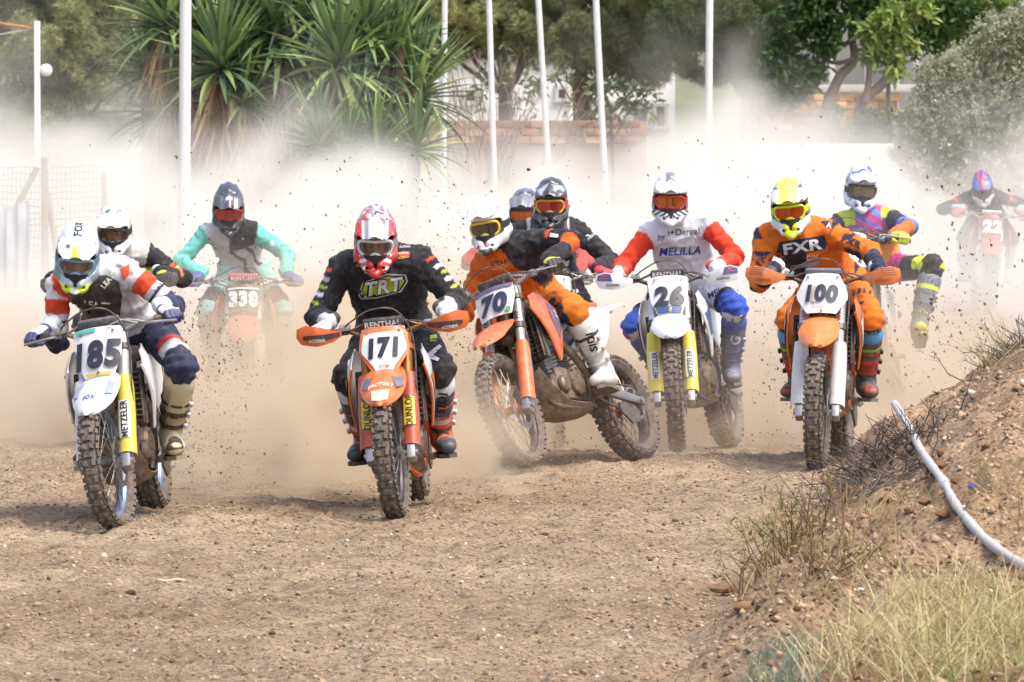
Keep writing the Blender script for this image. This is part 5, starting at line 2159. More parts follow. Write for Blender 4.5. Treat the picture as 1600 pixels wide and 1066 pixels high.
def glove_geo():
    if _GLOVE:
        return _GLOVE['g']
    f = Field((-.16, -.075, -.06), (.07, .06, .075), .0038)
    f.cone((-.078, .0, .014), (.002, -.002, .033), .024, .020, .012, wide=(0, 1, 0), ratio=1.65)
    f.cone((-.145, 0, .018), (-.08, 0, .014), .036, .030, .015, wide=(0, 1, 0), ratio=1.12)
    f.cone((-.05, -.028, .010), (-.02, -.032, .016), .022, .018, .015)
    for y, r, o in ((-.033, .0112, .0), (-.0105, .0118, .004), (.012, .0112, .002), (.0335, .0098, -.004)):
        mcp = (.010 + o, y, .034)
        pip = (.041 + o, y * 1.02, .016)
        dip = (.034 + o, y * 1.0, -.016)
        tip = (.008 + o, y * .98, -.028)
        f.cone(mcp, pip, r * 1.1, r, .005)
        f.cone(pip, dip, r, r * .92, .004)
        f.cone(dip, tip, r * .92, r * .82, .004)
    f.cone((-.048, -.036, .006), (-.012, -.056, -.016), .0155, .0125, .006)
    f.cone((-.012, -.056, -.016), (.020, -.052, -.024), .0125, .0105, .004)
    V, F = f.mesh()
    _GLOVE['g'] = (V, F)
    return V, F


_HELM = {}


def shell_r(P):
    """Signed distance of the helmet's outside."""
    c, r = np.array([-.012, 0, .045]), np.array([.158, .126, .150])
    q = P - c
    k0 = np.linalg.norm(q / r, axis=-1)
    k1 = np.linalg.norm(q / (r * r), axis=-1)
    return k0 * (k0 - 1) / np.maximum(k1, 1e-6)


def helmet_geo():
    if 's' in _HELM:
        return _HELM['s']
    f = Field((-.20, -.16, -.20), (.27, .16, .22), .0055)
    f.ell((-.012, 0, .045), (.158, .126, .150), .03)
    for sd in (1, -1):
        f.cone((-.05, .085 * sd, -.055), (.06, .090 * sd, -.085), .050, .040, .05)
        f.cone((.06, .090 * sd, -.085), (.165, .045 * sd, -.125), .040, .028, .03)
        f.cone((.165, .045 * sd, -.125), (.208, .0, -.150), .028, .022, .02)
        f.cone((.10, .078 * sd, -.07), (.185, .03 * sd, -.095), .022, .020, .015)
        # vent ridges on the crown
        f.cone((.06, .052 * sd, .150), (-.09, .055 * sd, .155), .018, .016, .035)
    f.cone((.05, 0, .170), (-.10, 0, .172), .020, .016, .04)
    # opening for the eyes, hollow inside
    f.box((.17, 0, -.003), (.13, .116, .056), .03, .008, sub=True)
    f.ell((-.012, 0, .03), (.118, .096, .115), .01, sub=True)
    f.cone((0, 0, -.05), (0, 0, -.25), .082, .085, .015, sub=True)
    for sd in (1, -1):
        f.box((.185, .050 * sd, -.112), (.05, .010, .010), .005, .004, sub=True)
        f.box((.15, .060 * sd, .150), (.06, .012, .008), .005, .004, sub=True)
    V, F = f.mesh()
    N = vert_normals(V, F)
    _HELM['s'] = (V, F, N)
    return _HELM['s']


def gog_x(y):
    return .152 - 3.6 * y * y


def goggle_outline(s=1.0):
    half = [(0, .048), (.045, .048), (.085, .043), (.101, .024), (.102, -.004), (.092, -.030), (.062, -.048), (.034, -.050), (.018, -.038), (0, -.030)]
    pts = half + [(-y, z) for y, z in half[-2:0:-1]]
    return [(y * s, z * s) for y, z in pts]


def body_frame(M, fwd_world=None):
    return np.array(M.to_3x3())


def make_rider(c):
    M = c['M']
    st = steer_fn(math.radians(c.get('steer', 0)))
    pre = c['id']
    D = c.get('dust', .18)
    A = np.asarray
    pelvis = A(c.get('pelvis', (.60, 0, 1.06)), float)
    neck = A(c.get('neck', (.88, 0, 1.40)), float)
    roll = math.radians(c.get('roll', 0))       # + raises the rider's left shoulder
    twist = math.radians(c.get('twist', 0))     # + brings the left shoulder ahead
    lat = nrm((math.sin(twist), math.cos(twist) * math.cos(roll), math.sin(roll)))
    spine = nrm(neck - pelvis)
    front = nrm(np.cross(lat, spine))
    mid = pelvis * .55 + neck * .45 - front * .035
    chest = pelvis * .22 + neck * .78 - front * .01
    S = {sd: chest * .25 + neck * .75 - spine * .045 + lat * sd * c.get('sh_w', .185) + front * .01 for sd in (1, -1)}
    head = neck + A(c.get('head_off', (.10, 0, .125)))
    # head turn is given as seen from the camera: yaw to the picture's left, pitch down, roll to the picture's left
    hy, hp, hr = [math.radians(a) for a in c.get('head_rot', (0, 10, 0))]
    Rw = Matrix.Rotation(-math.pi / 2 - hy, 3, 'Z') @ Matrix.Rotation(hp, 3, 'Y') @ Matrix.Rotation(hr, 3, 'X')
    Rl = np.array(M.to_3x3().inverted() @ Rw)
    bones = []                                   # (region, side, a, b, ra, rb, wide, ratio, k)

    def bone(*a, wide=None, ratio=1.0, k=.03):
        bones.append((*a, wide, ratio, k))
    g = c.get('bulk', 1.0) * .95
    bone('hips', 0, pelvis + lat * .07, pelvis - lat * .07, .112 * g, .112 * g, k=.04)
    bone('torso', 0, pelvis, mid, .124 * g, .130 * g, wide=lat, ratio=1.34, k=.05)
    bone('torso', 0, mid, chest, .130 * g, .132 * g, wide=lat, ratio=1.38, k=.05)
    for sd in (1, -1):
        bone('torso', sd, chest + lat * sd * .08, S[sd] - lat * sd * .02, .085 * g, .070 * g, k=.05)
        bone('torso', sd, neck - spine * .02, S[sd] - lat * sd * .035, .055, .058 * g, k=.045)
    hands = {}
    lim = {}
    for sd in (1, -1):
        gp = GRIP_L * [1, sd, 1]
        ax = nrm(st(gp + [-.15 * .07 / .14, .1 * sd, 0]) - st(gp))
        if c.get('free_hand') == sd:
            wr = A(c['free_pos'], float)
            hands[sd] = None
        gpos = st(gp)
        el_pole = A(c.get('elbow_' + ('l' if sd > 0 else 'r'), (-.35, 1.0, -.30))) * [1, sd, 1]
        # hand frame: y outward along the grip, wrist behind
        back = nrm(st(A([0., 0, 0])) - st(A([1., 0, 0])))
        tip = math.radians(c.get('wrist_up', 22))
        Z0 = nrm(np.cross(-back, ax * sd))
        Z0 = Z0 if Z0[2] > 0 else -Z0
        fw = nrm(-back - ax * ax.dot(-back))
        fw2 = fw * math.cos(tip) - Z0 * math.sin(tip)
        zz = nrm(np.cross(fw2, ax * sd))
        zz = zz if zz[2] > 0 else -zz
        H = np.stack([fw2, ax, zz], 1)           # columns: ahead, outward, up
        wrist = gpos + H @ A([-.105, 0, .017])
        el, wrist2 = ik(S[sd], wrist, .285, .255, el_pole)
        hands[sd] = (gpos, H)
        lim[sd] = (el, wrist2)
        bone('uparm', sd, S[sd], el, .062 * g, .053 * g, k=.03)
        bone('forearm', sd, el, wrist2, .052 * g, .038, k=.02)
        hip = pelvis + lat * sd * .085 - spine * .02
        pg = PEG * [1, sd, 1] + A(c.get('foot_' + ('l' if sd > 0 else 'r'), (0, 0, 0)), float)
        fy = math.radians(c.get('toe_out', 12)) * sd
        toe = A([math.cos(fy), math.sin(fy), 0])
        tp = c.get('toe_' + ('l' if sd > 0 else 'r'))
        if tp is not None:
            toe = nrm(A(tp, float))
        upf = A([0, 0, 1.0])
        upf = nrm(upf - toe * toe.dot(upf))
        ankle = pg + upf * .105 - toe * .06
        kp = A(c.get('knee_' + ('l' if sd > 0 else 'r'), (1.0, .35, .25))) * [1, sd, 1]
        kn, ankle2 = ik(hip, ankle, .44, .43, kp)
        shift = ankle2 - ankle
        bone('thigh', sd, hip, kn, .096 * g, .077 * g, k=.04)
        sdir = nrm(ankle2 - kn)
        bone('shin', sd, kn, kn + (ankle2 - kn) * .22, .076 * g, .058, k=.03)
        kf = nrm(A([1., 0, 0]) - sdir * sdir[0])
        bone('shin', sd, kn - sdir * .02 + kf * .03, kn + sdir * .05 + kf * .022, .060, .050, k=.02)
        lim[(sd, 'leg')] = (hip, kn, ankle2, toe, upf, pg + shift)
    bone('neck', 0, neck - spine * .03, head + Rl @ A([-.02, 0, -.05]), .066, .062, k=.025)
    pts = np.array([b[2] for b in bones] + [b[3] for b in bones] + [head])
    fld = Field(pts.min(0) - .16, pts.max(0) + .16, c.get('res', .0105))
    for b in bones:
        fld.cone(b[2], b[3], b[4], b[5], b[8], wide=b[6], ratio=b[7])
    # head inside the helmet: skull, jaw, brow, nose
    fld.ell(head + Rl @ A([-.01, 0, .03]), (.084, .072, .090), .02, R=Rl)
    fld.cone(head + Rl @ A([.03, 0, -.055]), head + Rl @ A([.055, 0, -.065]), .045, .032, .02)
    fld.cone(head + Rl @ A([.075, 0, .012]), head + Rl @ A([.092, 0, -.026]), .009, .014, .01)
    V, F = fld.mesh()
    N = vert_normals(V, F)
    # which limb each point belongs to
    best = np.full(len(V), 9.0)
    reg = np.zeros(len(V), int)
    side = np.zeros(len(V))
    tt = np.zeros(len(V))
    names = ['hips', 'torso', 'uparm', 'forearm', 'thigh', 'shin', 'neck', 'head']
    for b in bones:
        d = cone_d(V, b[2], b[3], b[4], b[5], b[6], b[7])
        m = d < best
        best[m] = d[m]
        reg[m] = names.index(b[0])
        side[m] = b[1]
        ab = b[3] - b[2]
        tt[m] = np.clip(((V - b[2]) @ ab) / ab.dot(ab), 0, 1)[m]
    dh = np.linalg.norm((V - head), axis=1)
    reg[dh < .118] = 7
    # cloth folds: rings at the bent joints, long creases elsewhere
    amp = np.zeros(len(V))
    for sd in (1, -1):
        el, wr = lim[sd]
        for (j, a, b, w) in ((el, S[sd], wr, .10), (S[sd], chest, el, .08), (lim[(sd, 'leg')][1], lim[(sd, 'leg')][0], lim[(sd, 'leg')][2], .11), (lim[(sd, 'leg')][0], pelvis, lim[(sd, 'leg')][1], .10)):
            ax = nrm(b - a)
            d = np.linalg.norm(V - j, axis=1)
            wv = vnoise(V, 9, 2.0) * 1.6
            amp += 0.0085 * np.exp(-(d / w) ** 2) * np.sin((V - j) @ ax / .0085 * .9 + wv * 2.2)
    amp += .0070 * fbm(V, 12, 3, 5.0) + .0075 * (1 - np.abs(vnoise(V, 22, 8.0))) ** 3
    rp = V @ np.stack([nrm(spine), nrm(lat), nrm(front)], 1)
    amp += .0085 * np.clip(1 - 2.2 * np.abs(vnoise(rp * [1.5, .7, 1.0] + .12 * vnoise(V, 6, 1.0)[:, None], 13, 14.0)), 0, 1) ** 1.5 * np.clip(.7 + vnoise(V, 4, 15.0), 0, 1)
    tm = reg == 1
    amp += tm * .009 * np.sin((V @ nrm(spine + .5 * lat)) / .017 + 4.0 * vnoise(V, 7, 3.0)) * np.clip(vnoise(V, 5, 4.0) + .2, 0, 1)
    amp[reg == 7] = 0
    for sd in (1, -1):
        _, kn_, an_, _, _, _ = lim[(sd, 'leg')]
        amp[((V - kn_) @ nrm(an_ - kn_) > .08) & (reg == 5) & (side == sd)] = -.004
    amp[reg == 6] *= .3
    V = V + N * amp[:, None]
    rel = V - pelvis
    L = np.linalg.norm(neck - pelvis)
    R = dict(V=V, N=N, reg=reg, names=names, side=side, t=tt, tv=rel @ spine / L, ty=rel @ lat, fr=N @ front, chest=chest, S=S, lim=lim, neck=neck, pelvis=pelvis)
    Cc = np.empty((len(V), 3))

    def put(mask, colr):
        Cc[mask] = lin(colr)
    R['put'] = put
    R['is'] = lambda n: reg == names.index(n)
    put(slice(None), c.get('jersey', '#333333'))
    put(R['is']('hips') | R['is']('thigh') | R['is']('shin'), c.get('pants', '#222222'))
    put(R['is']('torso') & (R['tv'] < .10), c.get('pants', '#222222'))
    put(R['is']('neck'), c.get('collar', c.get('jersey', '#333333')))
    put(R['is']('head'), c.get('skin', '#b98a6a'))
    if c.get('paint'):
        c['paint'](R)
    me = np_mesh('person', V, F, col=Cc)
    cloth = mat('rider_cloth', '#ffffff', rough=.82, dust=.10, bump=.0025, bscale=55, var=.06, vcol=True, sheen=.08, spec=.25, folds=.020)
    cloth_d = mat('rider_cloth_dusty', '#ffffff', rough=.85, dust=.22, bump=.0025, bscale=55, var=.08, vcol=True, sheen=.1, spec=.25, folds=.020)
    gear = mat('rider_gear', '#ffffff', rough=.5, dust=.22, bump=.0006, bscale=120, var=.06, vcol=True)
    gearc = mat('helmet_paint', '#ffffff', rough=.28, dust=.12, var=.05, vcol=True, coat=.35)
    me.materials.append(cloth_d if c.get('dusty') else cloth)
    person = link_mesh('person', me, None)
    person.matrix_world = M
    tag(person, c['label'], 'person', 'motocross riders in the race')

    bvh = BVHTree.FromPolygons([tuple(v) for v in V], [tuple(f) for f in F])

    # gloves
    GV, GF = glove_geo()
    for sd in (1, -1):
        gpos, H = hands[sd]
        P = gpos + (GV @ H.T)
        col = np.empty((len(GV), 3))
        gl = c.get('glove', {})
        col[:] = lin(gl.get('base', '#222222'))
        fing = GV[:, 0] > .012
        col[fing] = lin(gl.get('fingers', gl.get('base', '#222222')))
        bk = (GV[:, 2] > .024) & (GV[:, 0] > -.07) & (GV[:, 0] < .012)
        col[bk] = lin(gl.get('back', gl.get('base', '#222222')))
        kn = (GV[:, 0] > .012) & (GV[:, 2] > .028)
        col[kn] = lin(gl.get('knuckles', gl.get('back', gl.get('base', '#222222'))))
        col[GV[:, 0] < -.088] = lin(gl.get('cuff', gl.get('base', '#222222')))
        Fq = GF if sd > 0 else GF[:, ::-1]
        gm = np_mesh('glove', P, Fq, col=col)
        link_mesh('glove', gm, gear, person)
    # boots
    bt = c.get('boot', {})
    for sd in (1, -1):
        hip, kn, an, toe, upf, pg = lim[(sd, 'leg')]
        sdir = nrm(an - kn)
        sidev = nrm(np.cross(upf, toe))
        top = kn + sdir * .10
        heel = an - upf * .06 - toe * .035
        ball = pg + toe * .07 + upf * .040
        tip = pg + toe * .165 + upf * .034
        q = np.array([top, heel, tip, an])
        fb = Field(q.min(0) - .085, q.max(0) + .085, .0068)
        fb.cone(top, kn + (an - kn) * .6, .083, .071, .02)
        fb.cone(kn + (an - kn) * .6, an, .070, .057, .02)
        fb.cone(an, heel + upf * .012, .057, .044, .02)
        fb.cone(heel + upf * .01, ball, .044, .044, .025, wide=sidev, ratio=1.18)
        fb.cone(an - upf * .03 + toe * .03, ball + upf * .01, .050, .040, .03)
        fb.cone(ball, tip, .044, .034, .02, wide=sidev, ratio=1.25)
        shf = nrm(toe - sdir * toe.dot(sdir))
        fb.box(top + sdir * .10 + shf * .052, (.022, .045, .085), .015, .012, R=np.stack([shf, nrm(np.cross(sdir, shf)), sdir], 1))
        fb.box(pg - upf * .035 + toe * .03, (.20, .11, .035), .005, .005, sub=True, R=np.stack([toe, sidev, upf], 1))
        BV, BF = fb.mesh()
        h = (BV - pg) @ upf
        ts = (BV - kn) @ sdir
        fo = (BV - an) @ toe
        col = np.empty((len(BV), 3))
        col[:] = lin(bt.get('base', '#e6e2d8'))
        lo = ts > .30
        col[lo] = lin(bt.get('foot', bt.get('base', '#e6e2d8')))
        outer = (BV - kn - ts[:, None] * sdir) @ sidev * sd
        shinp = (((BV - (top)) @ shf) > .045) & (ts < .33)
        col[shinp] = lin(bt.get('shin', bt.get('base', '#e6e2d8')))
        inner = (outer < -.045) & (ts < .38)
        col[inner] = lin(bt.get('inner', bt.get('base', '#e6e2d8')))
        col[(((BV - pg) @ toe) > .10)] = lin(bt.get('toe', bt.get('foot', bt.get('base', '#e6e2d8'))))
        for (a, b_, cc) in bt.get('bands', []):
            col[(ts > a) & (ts < b_) & (h > .03)] = lin(cc)
        col[ts < .12] = lin(bt.get('top', bt.get('base', '#e6e2d8')))
        bm_ = np_mesh('boot', BV, BF, col=col)
        bo = link_mesh('boot', bm_, gear, person)
        sole = MB()
        ring = []
        for zz in (0.0, -.022):
            ring.append([pg + toe * x + sidev * y + upf * zz for x, y in ((-.125, -.036), (-.135, 0), (-.125, .036), (-.06, .042), (.0, .044), (.08, .056), (.15, .046), (.192, .0), (.15, -.046), (.08, -.056), (.0, -.044), (-.06, -.042))])
        sole.loft(ring)
        sole.build('sole', mat('boot_sole' + bt.get('sole', '#2a2a2c'), bt.get('sole', '#2a2a2c'), rough=.8, dust=.35), bo)
        smat = mat('strap' + bt.get('strap', '#222224'), bt.get('strap', '#222224'), rough=.5, dust=.2)
        for tq, rr in ((.20, .076), (.27, .073), (.345, .066)):
            ctr = kn + sdir * tq
            e1, e2 = shf, nrm(np.cross(sdir, shf))
            sb = MB()
            sb.tube([ctr + (rr + .002) * (math.cos(a) * e1 + math.sin(a) * e2) for a in np.linspace(0, 2 * math.pi, 22, endpoint=False)], .009, n=6, closed=True, flat=.5, up=e1)
            o = sb.build('boot_strap', smat, bo)
            sb = MB()
            bp = ctr + (rr + .010) * (.5 * e1 + .866 * e2 * (1 if e2.dot(sidev) * sd > 0 else -1))
            Rm = Matrix(np.stack([e1, e2, sdir], 1).tolist())
            sb.box(bp, (.02, .02, .026), Rm @ Matrix.Rotation((1 if e2.dot(sidev) * sd > 0 else -1) * 1.05, 3, 'Z'), .004)
            sb.build('buckle', mat('buckle' + bt.get('buckle', '#d8d8d8'), bt.get('buckle', '#d8d8d8'), rough=.4, dust=.2), bo)
        if bt.get('text'):
            txt, tcol, hgt = bt['text']
            bb = BVHTree.FromPolygons([tuple(v) for v in BV], [tuple(f) for f in BF])
            Minv = np.array(M.to_3x3().inverted())
            view = nrm(Minv @ A([0, 1.0, 0]))
            rt = nrm(Minv @ A([1.0, 0, 0]))
            upv = -sdir
            upv = nrm(upv - view * upv.dot(view))
            rt = np.cross(view, upv)
            ctr = kn + sdir * .225 + sidev * 0
            a_off = .012 * sd

            def bf(a, b):
                o_ = ctr + rt * (a + a_off) + upv * b - view * .4
                hit = bb.ray_cast(Vector(o_), Vector(view))
                return None if hit[0] is None else np.array(hit[0]) - view * .004
            lettering(txt, hgt, bf, 'boot_lettering', mat('bl' + tcol, tcol, rough=.5), bo, bold=.05, rot=math.radians(80))

    # helmet
    HV, HF, HN = helmet_geo()
    hc = c['helmet']
    col = np.empty((len(HV), 3))
    col[:] = lin(hc.get('base', '#eeeeee'))

    def hput(mask, cc):
        col[mask] = lin(cc)
    if hc.get('paint'):
        hc['paint'](HV, HN, hput)
    ind = (np.linalg.norm((HV - [-.012, 0, .04]) / [.15, .119, .142], axis=1) < .95) & (HV[:, 0] < .12)
    hput(ind, '#1a1a1c')
    hs = c.get('head_scale', .85)
    hm = np_mesh('helmet', HV, HF, col=col)
    helm = link_mesh('helmet', hm, gearc, person)
    HL = Matrix.Translation(Vector(head)) @ Matrix(Rl.tolist()).to_4x4() @ Matrix.Scale(hs, 4)
    helm.matrix_local = HL
    # peak
    pk = hc.get('peak', '#eeeeee')
    mb = MB()

    def pkf(a, b):
        return (.066 + b * 1.02, a * (1 - .5 * max(0, b - .05)), .183 - .30 * b - 1.7 * b * b - 3.6 * a * a + .008 * math.exp(-(a / .018) ** 2) - .010 * math.exp(-((abs(a) - .045) / .014) ** 2) - .016 * min(1, max(0, (.035 - b) / .06)))
    mb.sheet([(-.100, -.025), (-.06, -.03), (.06, -.03), (.100, -.025), (.114, .03), (.106, .095), (.078, .140), (.0, .150), (-.078, .140), (-.106, .095), (-.114, .03)], pkf, .005, step=.014)
    pme = mb.mesh('visor_peak', 60)
    pv = np.array([v[:] for v in mb.v])
    pcol = np.empty((len(pv), 3))
    pcol[:] = lin(pk)
    if hc.get('peak_paint'):
        hc['peak_paint'](pv, lambda m, cc: pcol.__setitem__(m, lin(cc)))
    set_col(pme, pcol)
    pko = link_mesh('visor_peak', pme, gearc, helm)
    for sd in (1, -1):
        mb = MB()
        mb.lathe([(0, .006 * sd), (.010, .005 * sd), (.012, 0)], c=(.075, .106 * sd, .125), n=12)
        mb.build('peak_screw', mat('screw_black', '#222222', rough=.4), helm)
    # goggles
    gg = hc.get('goggle', {})
    ol = goggle_outline(1.0)
    mb = MB()
    path = [A([gog_x(y), y, z - .004]) for y, z in ol]
    path2 = smooth_path(path + [path[0]], 3)[:-1]
    mb.tube(path2, .0095, n=8, closed=True, up=(1, 0, 0))
    gfr = mb.build('goggles', mat('gogf' + gg.get('frame', '#222222'), gg.get('frame', '#222222'), rough=.4, dust=.1), helm)
    mb = MB()
    mb.sheet([(y * .97, z * .97 - .004) for y, z in ol], lambda a, b: (gog_x(a) + .003, a, b), .0, step=.012)
    mb.build('lens', lens_mat(gg.get('lens', '#402010'), gg.get('clear', False)), helm)
    if gg.get('nose'):
        mb = MB()
        mb.sheet([(-.03, -.038), (.03, -.038), (.022, -.058), (-.022, -.058)], lambda a, b: (gog_x(a) + .010 - 6 * a * a, a, b), .004, step=.012)
        mb.build('nose_guard', mat('gogn' + gg['nose'], gg['nose'], rough=.5), helm)
    for sd in (1, -1):
        mb = MB()

        def stf(a, b):
            rr = .007
            return (-.012 + (.158 + rr) * math.cos(a) * math.sqrt(max(0, 1 - (b / .150) ** 2)), sd * (.126 + rr) * math.sin(a) * math.sqrt(max(0, 1 - (b / .15) ** 2)), .045 + b - .045)
        mb.sheet([(.62, -.024), (2.6, -.020), (2.6, .020), (.62, .024)], stf, .003, step=.06)
        mb.build('goggle_strap', mat('gogs' + gg.get('strap', '#222222'), gg.get('strap', '#222222'), rough=.7), helm)
    # eyes behind the lens
    for sd in (1, -1):
        mb = MB()
        mb.ell((.079, .031 * sd, .008), (.014, .015, .010))
        em = mb.mesh('eye')
        ev = np.array(mb.v)
        ec = np.tile(np.array(lin('#d8d0c8')), (len(ev), 1))
        ec[np.hypot(ev[:, 1] - .031 * sd, ev[:, 2] - .008) < .007] = lin('#1c1410')
        set_col(em, ec)
        link_mesh('eye', em, gear, helm)
    mb = MB()
    mb.sheet([(-.075, -.03), (.075, -.03), (.05, -.075), (-.05, -.075)], lambda a, b: (.172 - 4.5 * a * a - .3 * (b + .05), a, b - .012), .004, step=.02)
    mb.build('mouth_vent', mat('vent_black', hc.get('vent', '#1b1b1d'), rough=.7), helm)

    for (txt, tcol, hgt, px, pz, rot) in hc.get('text', []):
        hb = BVHTree.FromPolygons([tuple(v) for v in HV], [tuple(f) for f in HF])

        def hf(a, b):
            # laid over the crown: b runs from the brow back over the top
            th = (pz + b) / .15
            d = A([math.cos(th), (px + a) / .15, math.sin(th)])
            o_ = A([-.012, 0, .045]) + nrm(d) * .4
            hit = hb.ray_cast(Vector(o_), Vector(-nrm(d)))
            return None if hit[0] is None else np.array(hit[0]) + nrm(d) * .004
        lettering(txt, hgt, hf, 'helmet_lettering', mat('hl' + tcol, tcol, rough=.4), helm, bold=.04, rot=rot)

    # things laid on the jersey or trousers as seen from ahead: patches and letters
    Minv = np.array(M.to_3x3().inverted())
    view = nrm(Minv @ A([0, 1.0, -.03]))
    rt0 = Minv @ A([1.0, 0, 0])
    rt0 = nrm(rt0 - view * rt0.dot(view))
    up0 = np.cross(rt0, view)

    def skin_pt(anchor, a, b, rot, off):
        rt = rt0 * math.cos(rot) + up0 * math.sin(rot)
        up_ = up0 * math.cos(rot) - rt0 * math.sin(rot)
        o_ = anchor + rt * a + up_ * b - view * .7
        hit = bvh.ray_cast(Vector(o_), Vector(view))
        if hit[0] is None:
            return None
        return np.array(hit[0]) - view * off
    anchors = {'chest': chest, 'ual': (S[1] + lim[1][0]) / 2, 'uar': (S[-1] + lim[-1][0]) / 2, 'fal': (lim[1][0] + lim[1][1]) / 2, 'far': (lim[-1][0] + lim[-1][1]) / 2,
               'thl': lim[(1, 'leg')][0] * .3 + lim[(1, 'leg')][1] * .7, 'thr': lim[(-1, 'leg')][0] * .3 + lim[(-1, 'leg')][1] * .7, 'knl': lim[(1, 'leg')][1], 'knr': lim[(-1, 'leg')][1]}
    for e in c.get('prints', []):
        anchor = anchors[e['on']]
        rot = math.radians(e.get('rot', 0))
        px, py = e.get('pos', (0, 0))
        off = e.get('off', .007)
        if 'poly' in e:
            mb = MB()
            mb.sheet(e['poly'], lambda a, b: (a, b, 0), 0, step=.018)
            V2 = [skin_pt(anchor, px + p[0], py + p[1], rot, off) for p in mb.v]
            fs = [f for f in mb.f if all(V2[i] is not None for i in f) and max(np.linalg.norm(V2[f[0]] - V2[i]) for i in f) < .09]
            fs = biggest_piece(fs)
            m2 = MB().add(*compact(V2, fs))
            m2.build('jersey_patch', mat('jp' + e['col'], e['col'], rough=.8, dust=.08, var=.05), person, fix=False)
        else:
            lettering(e['txt'], e['h'], lambda a, b: skin_pt(anchor, px + a, py + b, rot, off), 'jersey_lettering', mat('jl' + e['col'], e['col'], rough=.8, dust=.05, var=.05), person,
                      bold=e.get('bold', .03), shear=e.get('shear', 0), sx=e.get('sx', 1))
    # chest protector: a moulded shell over the jersey
    if c.get('armour'):
        ar = c['armour']
        mb = MB()
        mb.sheet(ar['poly'], lambda a, b: (a, b, 0), 0, step=.016)
        V2 = [skin_pt(chest, p[0], p[1], math.radians(ar.get('rot', 0)), .022 + .006 * math.sin(p[0] * 60) * math.sin(p[1] * 48)) for p in mb.v]
        fs = [f for f in mb.f if all(V2[i] is not None for i in f) and max(np.linalg.norm(V2[f[0]] - V2[i]) for i in f) < .07]
        bm = bmesh.new()
        vs = [bm.verts.new(v if v is not None else (0, 0, 0)) for v in V2]
        for f in fs:
            try:
                bm.faces.new([vs[i] for i in f])
            except ValueError:
                pass
        bmesh.ops.delete(bm, geom=[v for v in bm.verts if not v.link_faces], context='VERTS')
        bmesh.ops.recalc_face_normals(bm, faces=bm.faces[:])
        bmesh.ops.solidify(bm, geom=bm.faces[:], thickness=.012)
        am = bpy.data.meshes.new('chest_protector')
        bm.to_mesh(am)
        bm.free()
        am.polygons.foreach_set("use_smooth", np.ones(len(am.polygons), bool))
        am.set_sharp_from_angle(angle=math.radians(50))
        link_mesh('chest_protector', am, mat('armour' + ar['col'], ar['col'], rough=.55, dust=.2), person)
    return person


def lens_mat(colr, clear):
    key = 'lens' + colr + str(clear)
    if key in _MATS:
        return _MATS[key]
    m = bpy.data.materials.new(key)
    m.use_nodes = True
    n, l = m.node_tree.nodes, m.node_tree.links
    b = n["Principled BSDF"]
    tc = n.new("ShaderNodeTexCoord")
    nz = n.new("ShaderNodeTexNoise")
    nz.inputs["Scale"].default_value = 22
    mp = n.new("ShaderNodeMapping")
    mp.inputs["Scale"].default_value = (1, 2.2, .25)
    l.new(tc.outputs["Object"], mp.inputs[0])
    l.new(mp.outputs[0], nz.inputs["Vector"])
    rp = n.new("ShaderNodeMix")
    rp.data_type = 'RGBA'
    c0 = lin(colr)
    rp.inputs[6].default_value = (*[x * .45 for x in c0], 1)
    rp.inputs[7].default_value = (*[min(1, x * 1.5) for x in c0], 1)
    l.new(nz.outputs["Fac"], rp.inputs[0])
    l.new(rp.outputs[2], b.inputs["Base Color"])
    b.inputs["Roughness"].default_value = .12
    b.inputs["Metallic"].default_value = 0.0 if clear else .55
    b.inputs["Coat Weight"].default_value = .6
    if clear:
        b.inputs["Alpha"].default_value = .38
    _MATS[key] = m
    return m

# ------------------------------------------------------------------ the race: bikes and riders
def to_px(p):
    d = np.asarray(p, float) - CPOS
    w = d @ CFWD
    return 800 + FPX * d[0] / w, 533 - FPX * (d @ CUP) / w


def head_at(M, u, v, x, off):
    """Local head place with local x given that shows at picture point (u, v); returns neck and head offset."""
    y, z = 0.0, 1.5
    for _ in range(12):
        f = lambda yy, zz: np.array(to_px(np.array(M @ Vector((x, yy, zz)))))
        p0 = f(y, z)
        J = np.stack([(f(y + .01, z) - p0) / .01, (f(y, z + .01) - p0) / .01], 1)
        dy, dz = np.linalg.solve(J, np.array([u, v]) - p0)
        y, z = y + dy, z + dz
    return np.array([x, y, z]) - np.asarray(off), np.asarray(off)


def race(bike, rider, front=None, uv=None, yaw=0, lean=0, wheelie=0, z=None, head=None, head_x=1.02, off=(.10, 0, .125), build_bike=True):
    ext = bike.get('ext', 0)
    if uv is not None:
        front = hit_ground(*uv)[:2]
    gz = float(ground_h(np.array([front[0]]), np.array([front[1]]))[0]) if z is None else z
    y = math.radians(yaw)
    rx, ry = front[0] + math.sin(y) * 1.48, front[1] + math.cos(y) * 1.48
    if z is None:
        gz = float(ground_h(np.array([rx]), np.array([ry]))[0])
        fz_ = float(ground_h(np.array([front[0]]), np.array([front[1]]))[0])
        wheelie = wheelie + math.degrees((fz_ - gz) / 1.48)
    M = bike_matrix(front, yaw, lean, wheelie, gz, ext, bike.get('squat', 0))
    bike['M'] = rider['M'] = M
    rider['steer'] = bike.get('steer', 0)
    if head:
        rider['neck'], rider['head_off'] = head_at(M, head[0], head[1], head_x, off)
    if build_bike:
        make_bike(bike)
    make_rider(rider)
    return M


NAVY, INK, WHT, OFFW = '#1d2740', '#16181f', '#f0f0ee', '#dedcd6'
ORG, RED, LIME = '#ee6a12', '#d8281c', '#d9ee2a'

